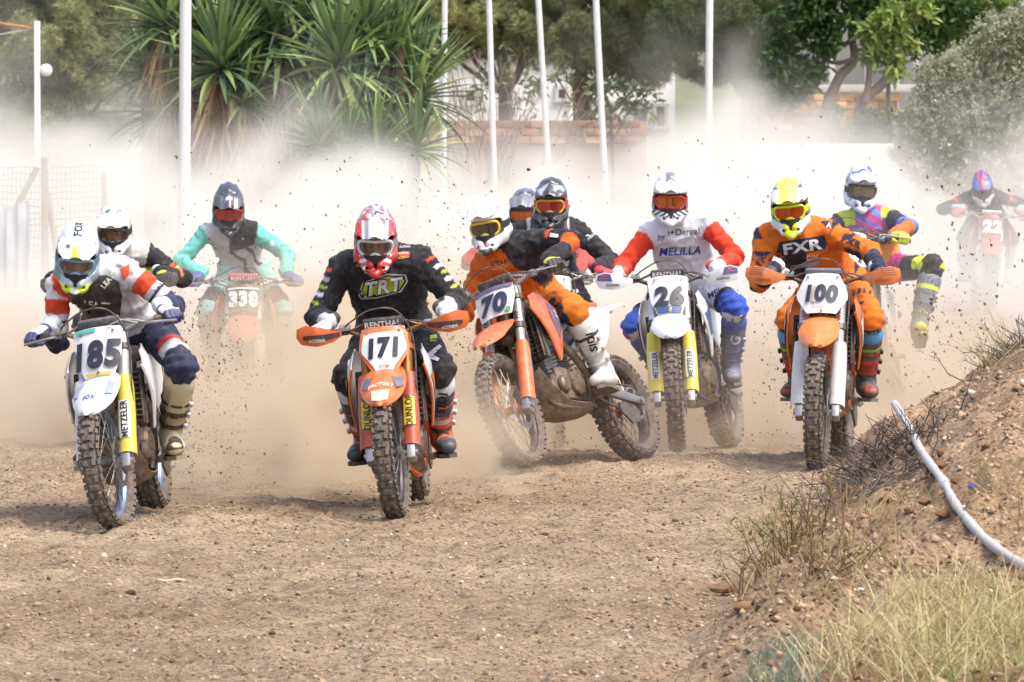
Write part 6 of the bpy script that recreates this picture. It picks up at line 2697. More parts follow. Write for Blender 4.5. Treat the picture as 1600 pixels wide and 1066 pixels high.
# ---- white bike 185, navy and white rider
def p185(R):
    put, t, tv, ty, side = R['put'], R['t'], R['tv'], R['ty'], R['side']
    ua, fa, to = R['is']('uparm'), R['is']('forearm'), R['is']('torso')
    put(ua & (t < .75), '#e9e9ea')
    put(ua & (t > .22) & (t < .50), '#ee4a22')
    put(ua & (t > .60) & (t < .66), NAVY)
    put(ua & (t > .80), '#233150')
    put(fa, '#233150')
    put(fa & (t > .86), WHT)
    put(to & (tv > .9) & (np.abs(ty) > .10), '#e9e9ea')
    put(to & (np.abs(ty) > .15) & (tv > .80), '#ee4a22')
    th = R['is']('thigh')
    put(th & (t > .70) & (t < .82) & (R['N'][:, 2] > .1), '#d9d9dc')
    put(th & (t > .60) & (t < .70) & (R['N'][:, 2] > .3), '#d8433a')


def h185(V, N, put):
    put(V[:, 2] < -.01, '#b9c3cc')
    put((np.abs(V[:, 1]) > .09) & (V[:, 2] < .06), '#7f93a4')
    put((np.abs(V[:, 1] - 0) < .10) & (V[:, 2] < -.10) & (V[:, 0] > .08), LIME)
    put((np.abs(V[:, 1]) < .018) & (V[:, 2] < -.04) & (V[:, 0] > .1), '#c4c8cc')
    put((V[:, 2] < -.135) & (np.abs(V[:, 1]) < .04), '#20242a')


def pk185(V, put):
    put((np.abs(V[:, 1]) < .024) & (V[:, 0] > .15), LIME)
    put((np.abs(np.abs(V[:, 1]) - .055) < .014) & (np.abs(V[:, 0] - .145) < .012), '#2a3340')


race(dict(id='b185', label='white motocross bike with number 185 on its plate, nearest the camera', plastic='#eeeeec', frame='#2a2b2e', shroud='#eceae6', side='#e6e4e0', plate='#f0f0f0', plate_shape='husky', steer=-7, squat=.055,
          plate_patch=[([(-.112, .128), (-.118, .108), (.0, .108), (.0, .128)], '#3fb8a8'), ([(-.07, -.112), (.07, -.112), (.062, -.128), (-.062, -.128)], '#c9b93a')],
          number=('185', '#1a2030', .138, .065, .86, .14, (0, -.015)), plate_text=[('AMV', '#b02a2a', .014, .065, .118, 1.0)],
          guard='#e2d233', guard_r='#e8e8e8', guard_text=[('METZELER', '#20242c', .030, .10, '#e9ece8')], guard_len=.42, fork='#d5d6d8', rim='#7f93b2', hub='#555a60', bar='#9a9ca0', pad='#3c4654', cable='#b9babb',
          fender='#eeeeec', fender_text=[('FOX', '#3a5a9a', .022, .16, 0)], fender_patch=[([(.06, -.05), (.10, -.02), (.105, .08), (.07, .12)], '#93a7cf')], dust=.3),
     dict(id='r185', label='rider in white helmet and navy and white kit with a black chest protector', jersey='#e4e4e6', pants='#202c48', collar='#cfcfd2', paint=p185, bulk=.98,
          helmet=dict(base='#eceeee', peak='#eeefef', paint=h185, peak_paint=pk185, goggle=dict(frame='#8fb4cc', lens='#8a7866', clear=True, strap='#5f7f98'), text=[('FOX', '#2b3e50', .045, 0, .205, math.pi / 2)]),
          head_rot=(0, 26, -4), roll=4, twist=4, pelvis=(.44, .06, 1.04), elbow_l=(-.8, .55, -.45), elbow_r=(-.6, .15, -1), knee_l=(1, .55, .2), knee_r=(1, .3, .2),
          glove=dict(base='#26345c', fingers='#2a3c70', back='#e8e8ec', knuckles='#2a3c70', cuff=WHT), boot=dict(base='#d9cba6', foot='#d8c8a0', shin='#cdbf9c', bands=[(.24, .27, '#2c2a26'), (.33, .36, '#2c2a26')], inner='#8a7a5c', strap='#2a2926', sole='#9a8a66'),
          armour=dict(col='#24272e', poly=[(-.11, .0), (-.05, .03), (.06, .03), (.12, .0), (.13, -.07), (.11, -.17), (.05, -.22), (-.05, -.22), (-.11, -.17), (-.12, -.07)]),
          prints=[dict(on='chest', txt='LEATT', col='#e8e6da', h=.026, pos=(.055, -.05), rot=50, off=.040, bold=.06), dict(on='chest', txt='LEATT', col='#e8e6da', h=.032, pos=(.02, -.12), rot=-6, off=.040, bold=.06),
                  dict(on='ual', txt='LEATT', col='#5a6a9a', h=.018, pos=(-.05, .05), rot=-80), dict(on='chest', poly=[(.125, .06), (.175, .09), (.17, .03), (.145, .0)], col='#e0483a', off=.012)]),
     uv=(180, 832), yaw=4.5, lean=6.5, head=(121, 400), head_x=.92, off=(.12, -.02, .08))

# ---- orange bike 171, black shirted rider
def p171(R):
    put, t, side = R['put'], R['t'], R['side']
    fa, ua, th, sh = R['is']('forearm'), R['is']('uparm'), R['is']('thigh'), R['is']('shin')
    put(fa & (t > .72) & (R['N'][:, 0] > .2), '#d6d8d8')
    put(ua & (t > .1) & (t < .16) & (R['N'][:, 2] > .2), '#d84a3a')
    for a, b, c_ in ((.28, .36, '#c8c8c8'), (.44, .50, '#a8b83a'), (.58, .66, '#d0d0d0'), (.76, .82, '#b8c23a')):
        put(ua & (t > a) & (t < b) & (R['N'][:, 1] * side > .35) & (R['N'][:, 2] > .0), c_)


def h171(V, N, put):
    s = vnoise(V, 26, 3.0)
    up = V[:, 2] > .055
    put(up, '#e4e4e8')
    put(up & (s > .15) & (np.abs(V[:, 1]) > .025), '#cf4a48')
    put(up & (vnoise(V, 48, 6.0) > .25), '#9a9ca6')
    put(up & (vnoise(V, 40, 7.5) > .42), '#c83a38')
    put(up & (s < -.45), '#3a3d46')
    ch = (V[:, 2] < -.05)
    put(ch & (np.abs(np.abs(V[:, 1]) - .075) < .022) & (np.sin(V[:, 2] * 160 + np.abs(V[:, 1]) * 110) > 0), '#e8e8ea')


race(dict(id='b171', label='orange motocross bike with number 171 on a white plate ridden by the black shirted rider', plastic='#ee6a12', frame='#e2600f', shroud_patch=[([(1.16, .80), (1.09, .66), (1.00, .68), (.86, .76), (.96, .86)], '#e06a20')], shroud='#dfdfdd', side='#e2e2e0', plate='#ee6a12', plate_shape='ktm', steer=-3, squat=.085,
          plate_inner=('#f0f0f0', (.90, .74, .0)), number=('171', '#1b2230', .100, .085, .82, .12, (0, .012)), plate_text=[('KTM', '#e0601a', .016, .0, -.088, 1.1), ('motorex', '#c8a040', .013, -.05, .112, 1.0)],
          guard='#b2401c', guard_text=[('DUNLOP', '#20242c', .030, .13, '#eac832')], guard_len=.40, fork='#b8641c', rim='#3a4250', bar='#8a5a2c', pad_text=('RENTHAL', '#f2f2f2', .030), clamp='#d8601a',
          fender_text=[('FACTORY', '#f2f2f2', .020, .12, 0)], fender_patch=[([(.045, .02), (.10, -.02), (.11, .06), (.08, .13)], '#5c6074'), ([(.0, .18), (.05, .16), (.04, .24), (.0, .27)], '#f0c8b4')],
          handguard=dict(col='#e8631a', text='ACERBIS', tcol='#f0f0f0', patch=[([(.05, -.012), (.30, -.028), (.85, -.022), (.85, -.002), (.3, .004), (.05, .010)], '#26272a')]), dust=.25),
     dict(id='r171', label='rider in a black jersey with a big chest logo and a red and white helmet', jersey='#1a1d27', pants='#191b22', paint=p171, bulk=1.10, sh_w=.205,
          helmet=dict(base='#c9201c', peak='#dfe2e8', paint=h171, peak_paint=lambda V, put: (put(np.abs(np.abs(V[:, 1]) - .055) < .012, '#7d828c'), put((np.abs(V[:, 1]) > .08), '#c9302c')), goggle=dict(frame='#e4e4e4', lens='#776a5e', clear=True, strap='#8a8e96'), vent='#2a1414'),
          head_rot=(0, 22, 0), pelvis=(.46, .0, 1.03), elbow_l=(-1, .40, -.1), elbow_r=(-1, .40, -.1), knee_l=(1, .30, .2), knee_r=(1, .30, .2),
          glove=dict(base='#e6e6e6', fingers='#dcdcdc', back='#ececec', cuff='#30323a'), boot=dict(base='#e4e2de', foot='#e4602a', toe='#3a4250', shin='#e9e8e4', bands=[(.27, .29, '#e4602a'), (.36, .38, '#26272a')], inner='#3a3a3c', strap='#e4602a', sole='#30343c', text=('SIDI', '#16181c', .045)),
          prints=[dict(on='chest', poly=[(-.125, -.145), (-.10, -.075), (.03, -.030), (.125, -.035), (.135, -.07), (.10, -.125), (-.03, -.160), (-.11, -.165)], col='#d6d6d2', off=.006),
                  dict(on='chest', poly=[(-.117, -.142), (-.095, -.080), (.03, -.037), (.118, -.042), (.127, -.07), (.095, -.119), (-.03, -.153), (-.106, -.158)], col='#15171e', off=.008),
                  dict(on='chest', poly=[(-.108, -.140), (-.09, -.086), (.03, -.044), (.11, -.050), (.117, -.07), (.09, -.112), (-.03, -.146), (-.10, -.152)], col='#b9c62c', off=.010),
                  dict(on='chest', txt='TRT', col='#15171e', h=.076, pos=(.0, -.098), rot=9, shear=.25, bold=.075, off=.0125, sx=1.05), dict(on='chest', txt='TRT', col='#ececf0', h=.070, pos=(.0, -.098), rot=9, shear=.25, bold=.045, off=.015, sx=1.08),
                  dict(on='chest', poly=[(-.035, .022), (.055, .034), (.055, .052), (-.035, .040)], col='#e3e03a'), dict(on='chest', txt='DUNLOP', col='#20242c', h=.012, pos=(.01, .037), rot=7, off=.010),
                  dict(on='chest', poly=[(.088, .055), (.145, .060), (.145, .085), (.088, .080)], col='#d83a34'), dict(on='chest', txt='MOTUL', col='#f2f2f2', h=.012, pos=(.117, .070), rot=4, off=.010),
                  dict(on='chest', txt='SRD', col='#d8d0c4', h=.020, pos=(-.115, .075), rot=3), dict(on='chest', txt='ATHENA', col='#dcdcdc', h=.013, pos=(-.11, .045), rot=3), dict(on='chest', poly=[(-.135, .004), (-.09, .006), (-.09, .024), (-.135, .022)], col='#c84a3a'),
                  dict(on='chest', txt='ALPINA', col='#c8c8cc', h=.012, pos=(.125, .105), rot=3), dict(on='chest', txt='ACERBIS', col='#d9d23a', h=.011, pos=(.12, .035), rot=10),
                  dict(on='thl', poly=[(-.02, .02), (.045, .07), (.06, .06), (.015, .015), (.05, .0), (.04, -.015), (-.03, .005)], col='#c9c9d2'), dict(on='thl', poly=[(-.005, .115), (.03, .12), (.035, .09), (.0, .085)], col='#b9c62c'),
                  dict(on='thr', poly=[(-.05, .02), (.015, .05), (.02, .03), (-.02, .01), (.01, -.02), (-.05, -.01)], col='#c9c9d2')]),
     uv=(620, 815), yaw=3, lean=5, head=(587, 373), head_x=.88, off=(.12, 0, .075))

# ---- orange bike 70 sliding through the bend
def p70(R):
    put, t, tv, ty, side = R['put'], R['t'], R['tv'], R['ty'], R['side']
    to, ua, fa = R['is']('torso'), R['is']('uparm'), R['is']('forearm')
    put(to & (ty > .06 + .10 * (.9 - tv)) & (tv > .25), '#1a1d27')
    put(ua & (side > 0), '#1a1d27')
    put(fa & (side > 0) & (t < .35), '#e0621a')
    put(fa & (side > 0) & (t > .35), '#1f2430')
    put(ua & (side > 0) & (np.abs(t - .45) < .06) & (R['N'][:, 2] > .2), '#d8402a')
    put(ua & (side < 0) & (t < .25), '#c9570f')
    th, sh = R['is']('thigh'), R['is']('shin')
    put(th & (t > .55) & (R['N'][:, 1] * side < -.25), '#20222a')
    put(sh & (R['N'][:, 1] * side < -.2), '#20222a')


race(dict(id='b70', label='orange motocross bike with number 70 sliding sideways with its front wheel lifted', plastic='#e8601a', frame='#54402f', shroud='#e05a18', side='#e6e4e4', plate='#eeeeee', plate_shape='box', plate_rim='#e8e6ea', steer=3, ext=.07, plate_up=.01,
          plate_patch=[([(-.122, .095), (-.125, .072), (.125, .072), (.122, .095)], '#5c5480'), ([(.06, -.09), (.095, -.09), (.10, -.06), (.08, -.06)], '#4a9a4a')],
          number=('70', '#1f2a44', .118, .075, .98, .22, (0, -.02)), guard='#e0601c', guard_text=[], guard_len=.40, fork='#c9cacc', fork_text=('WP', '#30323a'), rim='#2c2f38', hub='#c8581c', bar='#a9abad', pad='#22242a', rear_fender='#e4e2e2',
          shroud_patch=[([(.99, .66), (.86, .735), (.72, .785), (.70, .815), (.90, .885), (1.02, .88), (1.05, .78)], '#5f5a86'), ([(.90, .78), (.80, .80), (.72, .81), (.80, .84), (.96, .85)], '#e4e2e6')],
          side_patch=[([(.56, .68), (.48, .61), (.38, .64), (.30, .70), (.42, .76)], '#c83a34')], swing='#9a9b9c', spring='#d8d8d8', seat='#d8541a', dust=.35, fender='#e8601a'),
     dict(id='r70', label='rider in an orange and black jersey with a plain white helmet leaning into the bend', jersey='#e2680f', pants='#e47a12', paint=p70, collar='#1c1e24',
          helmet=dict(base='#f1f1f0', peak='#f4f4f3', vent='#d8d8d8', paint=lambda V, N, put: (put((V[:, 2] < -.06) & (np.abs(V[:, 1]) > .085), '#c9c9cc'), put((V[:, 2] < -.125) & (np.abs(V[:, 1]) < .05), '#3a3c40')),
                      goggle=dict(frame='#e2c81e', lens='#5a5048', strap='#26272a', nose='#e8e8e6')),
          head_rot=(18, 10, 10), pelvis=(.50, -.09, 1.03), twist=-6, roll=4, elbow_l=(-.6, .8, .15), elbow_r=(-.8, .6, -.4), knee_l=(1, .62, .2), knee_r=(1, .2, .3), toe_out=8,
          glove=dict(base='#22242a', fingers='#2a2c32', back='#d9e02c', knuckles='#22242a', cuff='#22242a'), boot=dict(base='#e9e7e2', foot='#e6e3dc', shin='#dcdad4', bands=[(.155, .175, '#26272a')], inner='#c9c4ba', strap='#e4e0d8', buckle='#b9b4a8', sole='#4a4640', text=('SIDI', '#16181c', .045)),
          prints=[dict(on='chest', txt='LIZARRAN', col='#1c1e26', h=.026, pos=(-.03, -.025), rot=10, bold=.03), dict(on='chest', txt='POINT', col='#f0e8e0', h=.024, pos=(.03, -.11), rot=8), dict(on='chest', txt='GRIP', col='#f0e8e0', h=.024, pos=(.035, -.145), rot=8),
                  dict(on='chest', poly=[(-.13, -.02), (-.10, .0), (-.12, .03), (-.15, .02)], col='#c84a10'), dict(on='ual', poly=[(-.03, .02), (.02, .015), (.025, .035), (-.025, .045)], col='#e4e0dc'),
                  dict(on='thl', poly=[(-.06, .05), (-.02, .07), (-.03, .02), (-.07, .01)], col='#c85a0c')]),
     uv=(838, 741), yaw=25, lean=23, wheelie=1.5, head=(766, 352), head_x=.86, off=(.08, .0, .12))

# ---- white bike 26
def p26(R):
    put, t, tv, ty, side = R['put'], R['t'], R['tv'], R['ty'], R['side']
    ua, fa, to, th, sh = R['is']('uparm'), R['is']('forearm'), R['is']('torso'), R['is']('thigh'), R['is']('shin')
    put(ua | fa, '#e63a1c')
    put(fa & (t > .80), '#ececec')
    put(ua & (t < .12), '#e4e4ea')
    put((th & (t > .80)) | (sh & (t < .22)), '#2450b4')
    put(th & (t > .70) & (t < .80), '#20222a')
    put(sh & (t > .22), '#dedee6')


def h26(V, N, put):
    put((V[:, 2] < .065) & (V[:, 2] > -.10), '#2a2b30')
    st_ = (V[:, 2] < -.06) & (np.sin(V[:, 2] * 190 + np.abs(V[:, 1]) * 150) > .1)
    put(st_, '#e8e8e8')
    put((np.abs(V[:, 1]) < .035) & (V[:, 2] > .11), '#7d8288')


race(dict(id='b26', label='white motocross bike with number 26 in a left hand lock', plastic='#eeeeee', frame='#2c3a66', shroud_patch=[([(1.16, .80), (1.09, .66), (1.00, .68), (.86, .76), (.96, .86)], '#33508a')], shroud='#e6e6e8', side='#e8e8e8', plate='#f0f0f0', plate_shape='husky', steer=13, ext=.05,
          plate_patch=[([(-.085, -.085), (.085, -.085), (.072, -.128), (-.072, -.128)], '#33508a'), ([(.005, -.09), (.018, -.09), (.010, -.125), (-.002, -.125)], '#c8c83a')],
          number=('26', '#2a3038', .124, .075, 1.02, .10, (.0, -.012)), plate_text=[('HUSQVARNA', '#30343c', .010, -.05, .112, 1.0)],
          guard='#e2d233', guard_text=[('METZELER', '#30343c', .028, .11, '#eef0ea')], guard_len=.42, fork='#d8d9da', rim='#3c4048', bar='#4a4c50', pad_text=('RENTHAL', '#f2e8e8', .030),
          fender='#eeeeee', handguard=dict(col='#eeeeee', text='ACERBIS', tcol='#30343c', patch=[([(.55, -.005), (.96, .0), (.94, .032), (.75, .046), (.60, .04)], '#3c3f78'), ([(.66, .012), (.86, .012), (.84, .034), (.70, .036)], '#c84058')]), dust=.22),
     dict(id='r26', label='rider in white jersey with red sleeves and blue knee panels', jersey='#e6e6ec', pants='#e4e4ec', paint=p26, bulk=1.03, sh_w=.19,
          helmet=dict(base='#e9e9ea', peak='#ececec', paint=h26, peak_paint=lambda V, put: put((np.abs(V[:, 1]) < .035) & (V[:, 0] < .13), '#80868c'), goggle=dict(frame='#c42a22', lens='#c8622a', strap='#b02020', nose='#c42a22')),
          head_rot=(0, 8, 0), pelvis=(.46, .0, 1.06), elbow_l=(-.8, .6, -.2), elbow_r=(-.8, .6, -.2), knee_l=(1, .75, .3), knee_r=(1, .75, .3),
          glove=dict(base='#e6e6ea', fingers='#dcdce2', cuff='#e63a1c'), boot=dict(base='#44589a', foot='#5a6a96', shin='#4a5c94', bands=[(.26, .28, '#7d88a8'), (.34, .36, '#8a8f9c')], inner='#5a5a60', strap='#5a6488', buckle='#b9bcc8', sole='#4a4c54', toe='#5c6a8c', text=('G', '#d0d2d8', .06)),
          prints=[dict(on='chest', txt='i+Dental', col='#30394a', h=.042, pos=(.028, .0), rot=3, bold=.005), dict(on='chest', txt='by', col='#5a6a8c', h=.040, pos=(-.118, -.006), rot=15, bold=.0, shear=.4),
                  dict(on='chest', txt='MELILLA', col='#26348c', h=.052, pos=(.0, -.12), rot=3, bold=.015, shear=.2), dict(on='thl', txt='MEL', col='#30408c', h=.04, pos=(-.04, .07), rot=25, bold=.01, shear=.2),
                  dict(on='chest', poly=[(.155, .145), (.175, .175), (.19, .168), (.17, .132)], col='#3a7ac8'), dict(on='chest', poly=[(-.155, .145), (-.175, .175), (-.19, .168), (-.17, .132)], col='#3a7ac8'),
                  dict(on='knr', txt='YK', col='#c83a4a', h=.035, pos=(-.01, -.08), rot=-20, bold=-.005), dict(on='knl', txt='K', col='#c83a4a', h=.03, pos=(.0, -.08), rot=-10, bold=-.005)]),
     uv=(1070, 707), yaw=13, lean=10.5, head=(1047, 312), head_x=.80, off=(.08, 0, .12))

# ---- orange bike 100
def p100(R):
    put, t, tv, ty, side = R['put'], R['t'], R['tv'], R['ty'], R['side']
    ua, fa, to, th, sh = R['is']('uparm'), R['is']('forearm'), R['is']('torso'), R['is']('thigh'), R['is']('shin')
    put(fa & (t > .30), '#1f2a44')
    put(ua & (t > .5) & (R['N'][:, 2] < -.3), '#1f2a44')
    put(to & (np.abs(ty) > .13) & (tv < .78), '#1f2a44')
    put(ua & (t < .10) & (R['N'][:, 2] > .0), '#1f2a44')
    put(ua & (np.abs(t - .45) < .10) & (np.sin(R['V'][:, 2] * 130 + R['V'][:, 0] * 90) > .2) & (R['N'][:, 2] > .0), '#1f2a44')
    put(sh & (t > .35), '#20263a')
    put(sh & (t > .62), '#4aa4d0')
    put(th & (t > .5) & (t < .62) & (np.sin(R['V'][:, 1] * 200) > .1), '#26304a')


def h100(V, N, put):
    put((np.abs(V[:, 1]) < .075) & (V[:, 2] > .05), '#e3ec4a')
    put((np.abs(np.abs(V[:, 1]) - .085) < .015) & (V[:, 2] > .06) & (V[:, 2] < .16), '#4a4e52')
    put((V[:, 2] < -.04) & (np.abs(V[:, 1]) > .06), '#e8e8ea')
    put((V[:, 2] < -.06) & (np.abs(V[:, 1]) < .05) & (V[:, 0] > .1), '#dcea22')
    put((V[:, 2] > -.05) & (V[:, 2] < .06) & (np.abs(V[:, 1]) > .10), '#2c2e33')


race(dict(id='b100', label='orange and white motocross bike with number 100 and open orange hand guards', plastic='#ee7a1c', frame='#cf5417', shroud='#e9701c', side='#e8e6e4', plate='#f0f0f0', plate_shape='hex', steer=0, ext=.06, plate_up=.02,
          number=('100', '#2a3044', .098, .07, .92, .12, (.0, .0)), plate_text=[('AUTOMOTOR', '#c87a7a', .012, .0, -.088, 1.0)], plate_patch=[([(-.05, .045), (-.02, .04), (-.035, -.06), (-.06, -.05)], '#c9b59a')],
          guard='#e6e4e2', guard_text=[], guard_len=.40, shroud_patch=[([(1.16, .80), (1.10, .66), (1.00, .66), (.98, .80), (1.06, .90)], '#e8e4e0')], fork='#cfcfcf', fork_text=('WP', '#b03a3a'), rim='#30343c', bar='#3a3c42', pad='#5a6470',
          handguard=dict(col='#ec7c30', slots=True, text='ACERBIS', tcol='#b85a20', up=.012), clamp='#4a4c50', dust=.32, front_panel='#c8501c'),
     dict(id='r100', label='rider in an orange jersey with big white chest letters and a yellow helmet', jersey='#ea7410', pants='#ea7a14', paint=p100, bulk=1.02, sh_w=.19,
          helmet=dict(base='#ececea', peak='#e6ec6a', paint=h100, peak_paint=lambda V, put: put((np.abs(V[:, 1]) > .06), '#dfe4e0'), goggle=dict(frame='#dcea22', lens='#c85a14', strap='#c9d82a', nose='#dcea22')),
          head_rot=(4, 14, 6), pelvis=(.44, .0, 1.04), roll=4, elbow_l=(-.8, .7, .0), elbow_r=(-.8, .4, -.3), knee_l=(1, .32, .2), knee_r=(1, .32, .2),
          glove=dict(base='#26304a', fingers='#20283c', back='#3a4664', cuff='#e6e2dc'), boot=dict(base='#2a2c32', foot='#3a3c42', shin='#c83a24', bands=[(.16, .18, '#9ad03a'), (.24, .265, '#d0402a'), (.33, .35, '#c8402a')], inner='#26272a', strap='#c8402a', buckle='#26272a', sole='#6a6a68', toe='#4a4c50', top='#4aa4d0'),
          prints=[dict(on='chest', poly=[(-.145, -.10), (-.13, -.025), (.13, .015), (.15, -.04), (.14, -.065), (-.12, -.12)], col='#1f2a44'), dict(on='chest', txt='FXR', col='#f0f0f2', h=.062, pos=(.0, -.052), rot=9, bold=.05, sx=1.42, off=.011),
                  dict(on='chest', txt='RACE', col='#1c2438', h=.030, pos=(-.06, -.142), rot=9, bold=.04, sx=1.05), dict(on='chest', txt='DIV.', col='#ecebe8', h=.030, pos=(.052, -.124), rot=9, bold=.02, sx=1.0),
                  dict(on='chest', poly=[(-.11, -.195), (-.10, -.17), (.10, -.138), (.105, -.16)], col='#8fa8b8'),
                  dict(on='chest', poly=[(.115, .095), (.135, .135), (.165, .120), (.17, .08), (.14, .065)], col='#1f2a44'), dict(on='chest', txt='A', col='#f0f0f2', h=.03, pos=(.143, .100), rot=-10, off=.011),
                  dict(on='chest', poly=[(-.12, .095), (-.14, .125), (-.165, .105), (-.155, .06), (-.135, .055)], col='#1f2a44'), dict(on='chest', txt='A', col='#f0f0f2', h=.026, pos=(-.143, .09), rot=10, off=.011),
                  dict(on='ual', txt='FXR', col='#26304a', h=.045, pos=(.0, .01), rot=-25, bold=.05), dict(on='thl', txt='FX', col='#26304a', h=.05, pos=(.0, .05), rot=70, bold=.05), dict(on='uar', txt='FX', col='#26304a', h=.04, pos=(.0, .01), rot=60, bold=.05)]),
     uv=(1277, 737), yaw=8, lean=0, head=(1234, 324), head_x=.82, off=(.08, 0, .11))

# ---- red bike 338, mint rider
def p338(R):
    put, t, tv, ty = R['put'], R['t'], R['tv'], R['ty']
    to = R['is']('torso')
    put(to, '#cfc9cc')
    s = np.sin(R['V'][:, 2] * 55 + 3.0 * vnoise(R['V'], 8, 4.0) + R['V'][:, 1] * 40)
    put(to & (tv < .62) & (s > .55), '#26272c')
    put(to & (tv > .62) & (np.abs(ty) < .10), '#1d1f25')
    th = R['is']('thigh')
    put(th & (t > .62), '#26282e')
    put(R['is']('hips'), '#b9d8d0')


race(dict(id='b338', label='red motocross bike with white number 338 sunk in dust', plastic='#d8392c', frame='#2c2c2e', plate='#3a2730', plate_shape='box', number=('338', '#f0f0f0', .105, .09, .85, 0, (0, -.01)), plate_patch=[([(-.11, .075), (.11, .075), (.11, .062), (-.11, .062)], '#e6e6e6')],
          guard='#e8e4e2', guard_text=[], fork='#d0d0d0', bar='#c8c8c8', pad='#c83a34', pad_text=('RENTHAL', '#f2f2f2', .028), ext=.0, dust=.4, fender='#e05a4a'),
     dict(id='r338', label='rider in a mint green jersey with a matt grey helmet behind the dust', jersey='#6fd0bf', pants='#9cd6cc', paint=p338, bulk=.92, sh_w=.175, collar='#26282c',
          helmet=dict(base='#3c434c', peak='#4a525c', paint=lambda V, N, put: put(V[:, 2] < -.05, '#2c2e33'), peak_paint=lambda V, put: put((np.abs(V[:, 1]) < .03) & (V[:, 0] > .13) & (V[:, 0] < .16), '#e8e8e8'), goggle=dict(frame='#b8302c', lens='#b0402c', strap='#7a2420')),
          head_rot=(-4, 24, 0), pelvis=(.48, 0, 1.15), elbow_l=(-.3, 1, -.5), elbow_r=(-.3, 1, -.5), knee_l=(1, .5, .2), knee_r=(1, .5, .2), res=.012,
          glove=dict(base='#2c4a9a', fingers='#2c3e80', cuff='#6fd0bf'), boot=dict(base='#4a4c50'),
          prints=[dict(on='chest', txt='seven', col='#f0f0f0', h=.034, pos=(-.01, .03), rot=0, bold=.02), dict(on='ual', poly=[(-.02, .02), (.015, .025), (.02, -.01), (-.01, -.02)], col='#e8f0ee')]),
     front=at(380, 500, 42)[:2], yaw=-2, lean=0, head=(357, 325), head_x=.86, off=(.08, 0, .12))

# ---- red bike 22 far back
def p22(R):
    put, t = R['put'], R['t']
    put(R['is']('forearm') & (t > .6), '#9ac0c8')
    put(R['is']('uparm') & (np.abs(t - .4) < .06), '#c83a30')


race(dict(id='b22', label='red motocross bike with white number 22 far back at the edge', plastic='#cf2f2a', frame='#8a2a26', plate='#8f2226', plate_shape='husky', number=('22', '#f2f2f2', .125, .10, 1.05, .1, (.0, .0)), guard='#d8d4d0', guard_text=[], fork='#c8c8c8', bar='#b9b9b9', pad='#d8d0d0', ext=.0, dust=.35, fender='#c04038', squat=.04),
     dict(id='r22', label='crouched rider in black with a blue and red helmet far back', jersey='#20212a', pants='#22232a', paint=p22, bulk=1.0,
          helmet=dict(base='#2f4a9c', peak='#3656b0', paint=lambda V, N, put: (put(np.abs(np.abs(V[:, 1]) - .04) < .018, '#d83a4a'), put(V[:, 2] < -.06, '#e0d8d6')), peak_paint=lambda V, put: put(np.abs(V[:, 1]) < .03, '#d83a4a'), goggle=dict(frame='#26272a', lens='#3a3a42', strap='#26272a')),
          head_rot=(0, 30, 6), pelvis=(.46, 0, 1.04), roll=6, elbow_l=(-.8, .6, .2), elbow_r=(-.8, .6, .0), res=.013, glove=dict(base='#d84a44'), boot=dict(base='#d8d4ce'),
          prints=[dict(on='ual', txt='TLD', col='#d0d4d8', h=.03, pos=(0, .01), rot=-20)]),
     front=at(1545, 420, 63)[:2], yaw=0, lean=-3, head=(1535, 293), head_x=.9, off=(.12, 0, .08))

# ---- multi-coloured rider on a leaning bike behind bike 100
def pcol(R):
    put, t, tv, ty, side = R['put'], R['t'], R['tv'], R['ty'], R['side']
    to, ua, fa, th, sh = R['is']('torso'), R['is']('uparm'), R['is']('forearm'), R['is']('thigh'), R['is']('shin')
    put(to & (tv > .72), '#e0479a')
    put(to & (tv > .72) & (np.sin(ty * 60 + tv * 30) > .45), '#5a86d8')
    put(to & (tv > .88) & (np.abs(ty) > .09), '#d8e83a')
    put(to & (tv < .72) & (tv > .55), '#e07aa0')
    put(ua & (t < .6), '#262a3c')
    put(ua & (t > .6), '#5a86d8')
    put(fa, '#d8702c')
    put(th, '#e0309a')
    put(th & (t > .45), '#22242c')
    put(th & (t > .72) & (R['N'][:, 2] > -.3), '#dcec2a')
    put(sh, '#22242c')


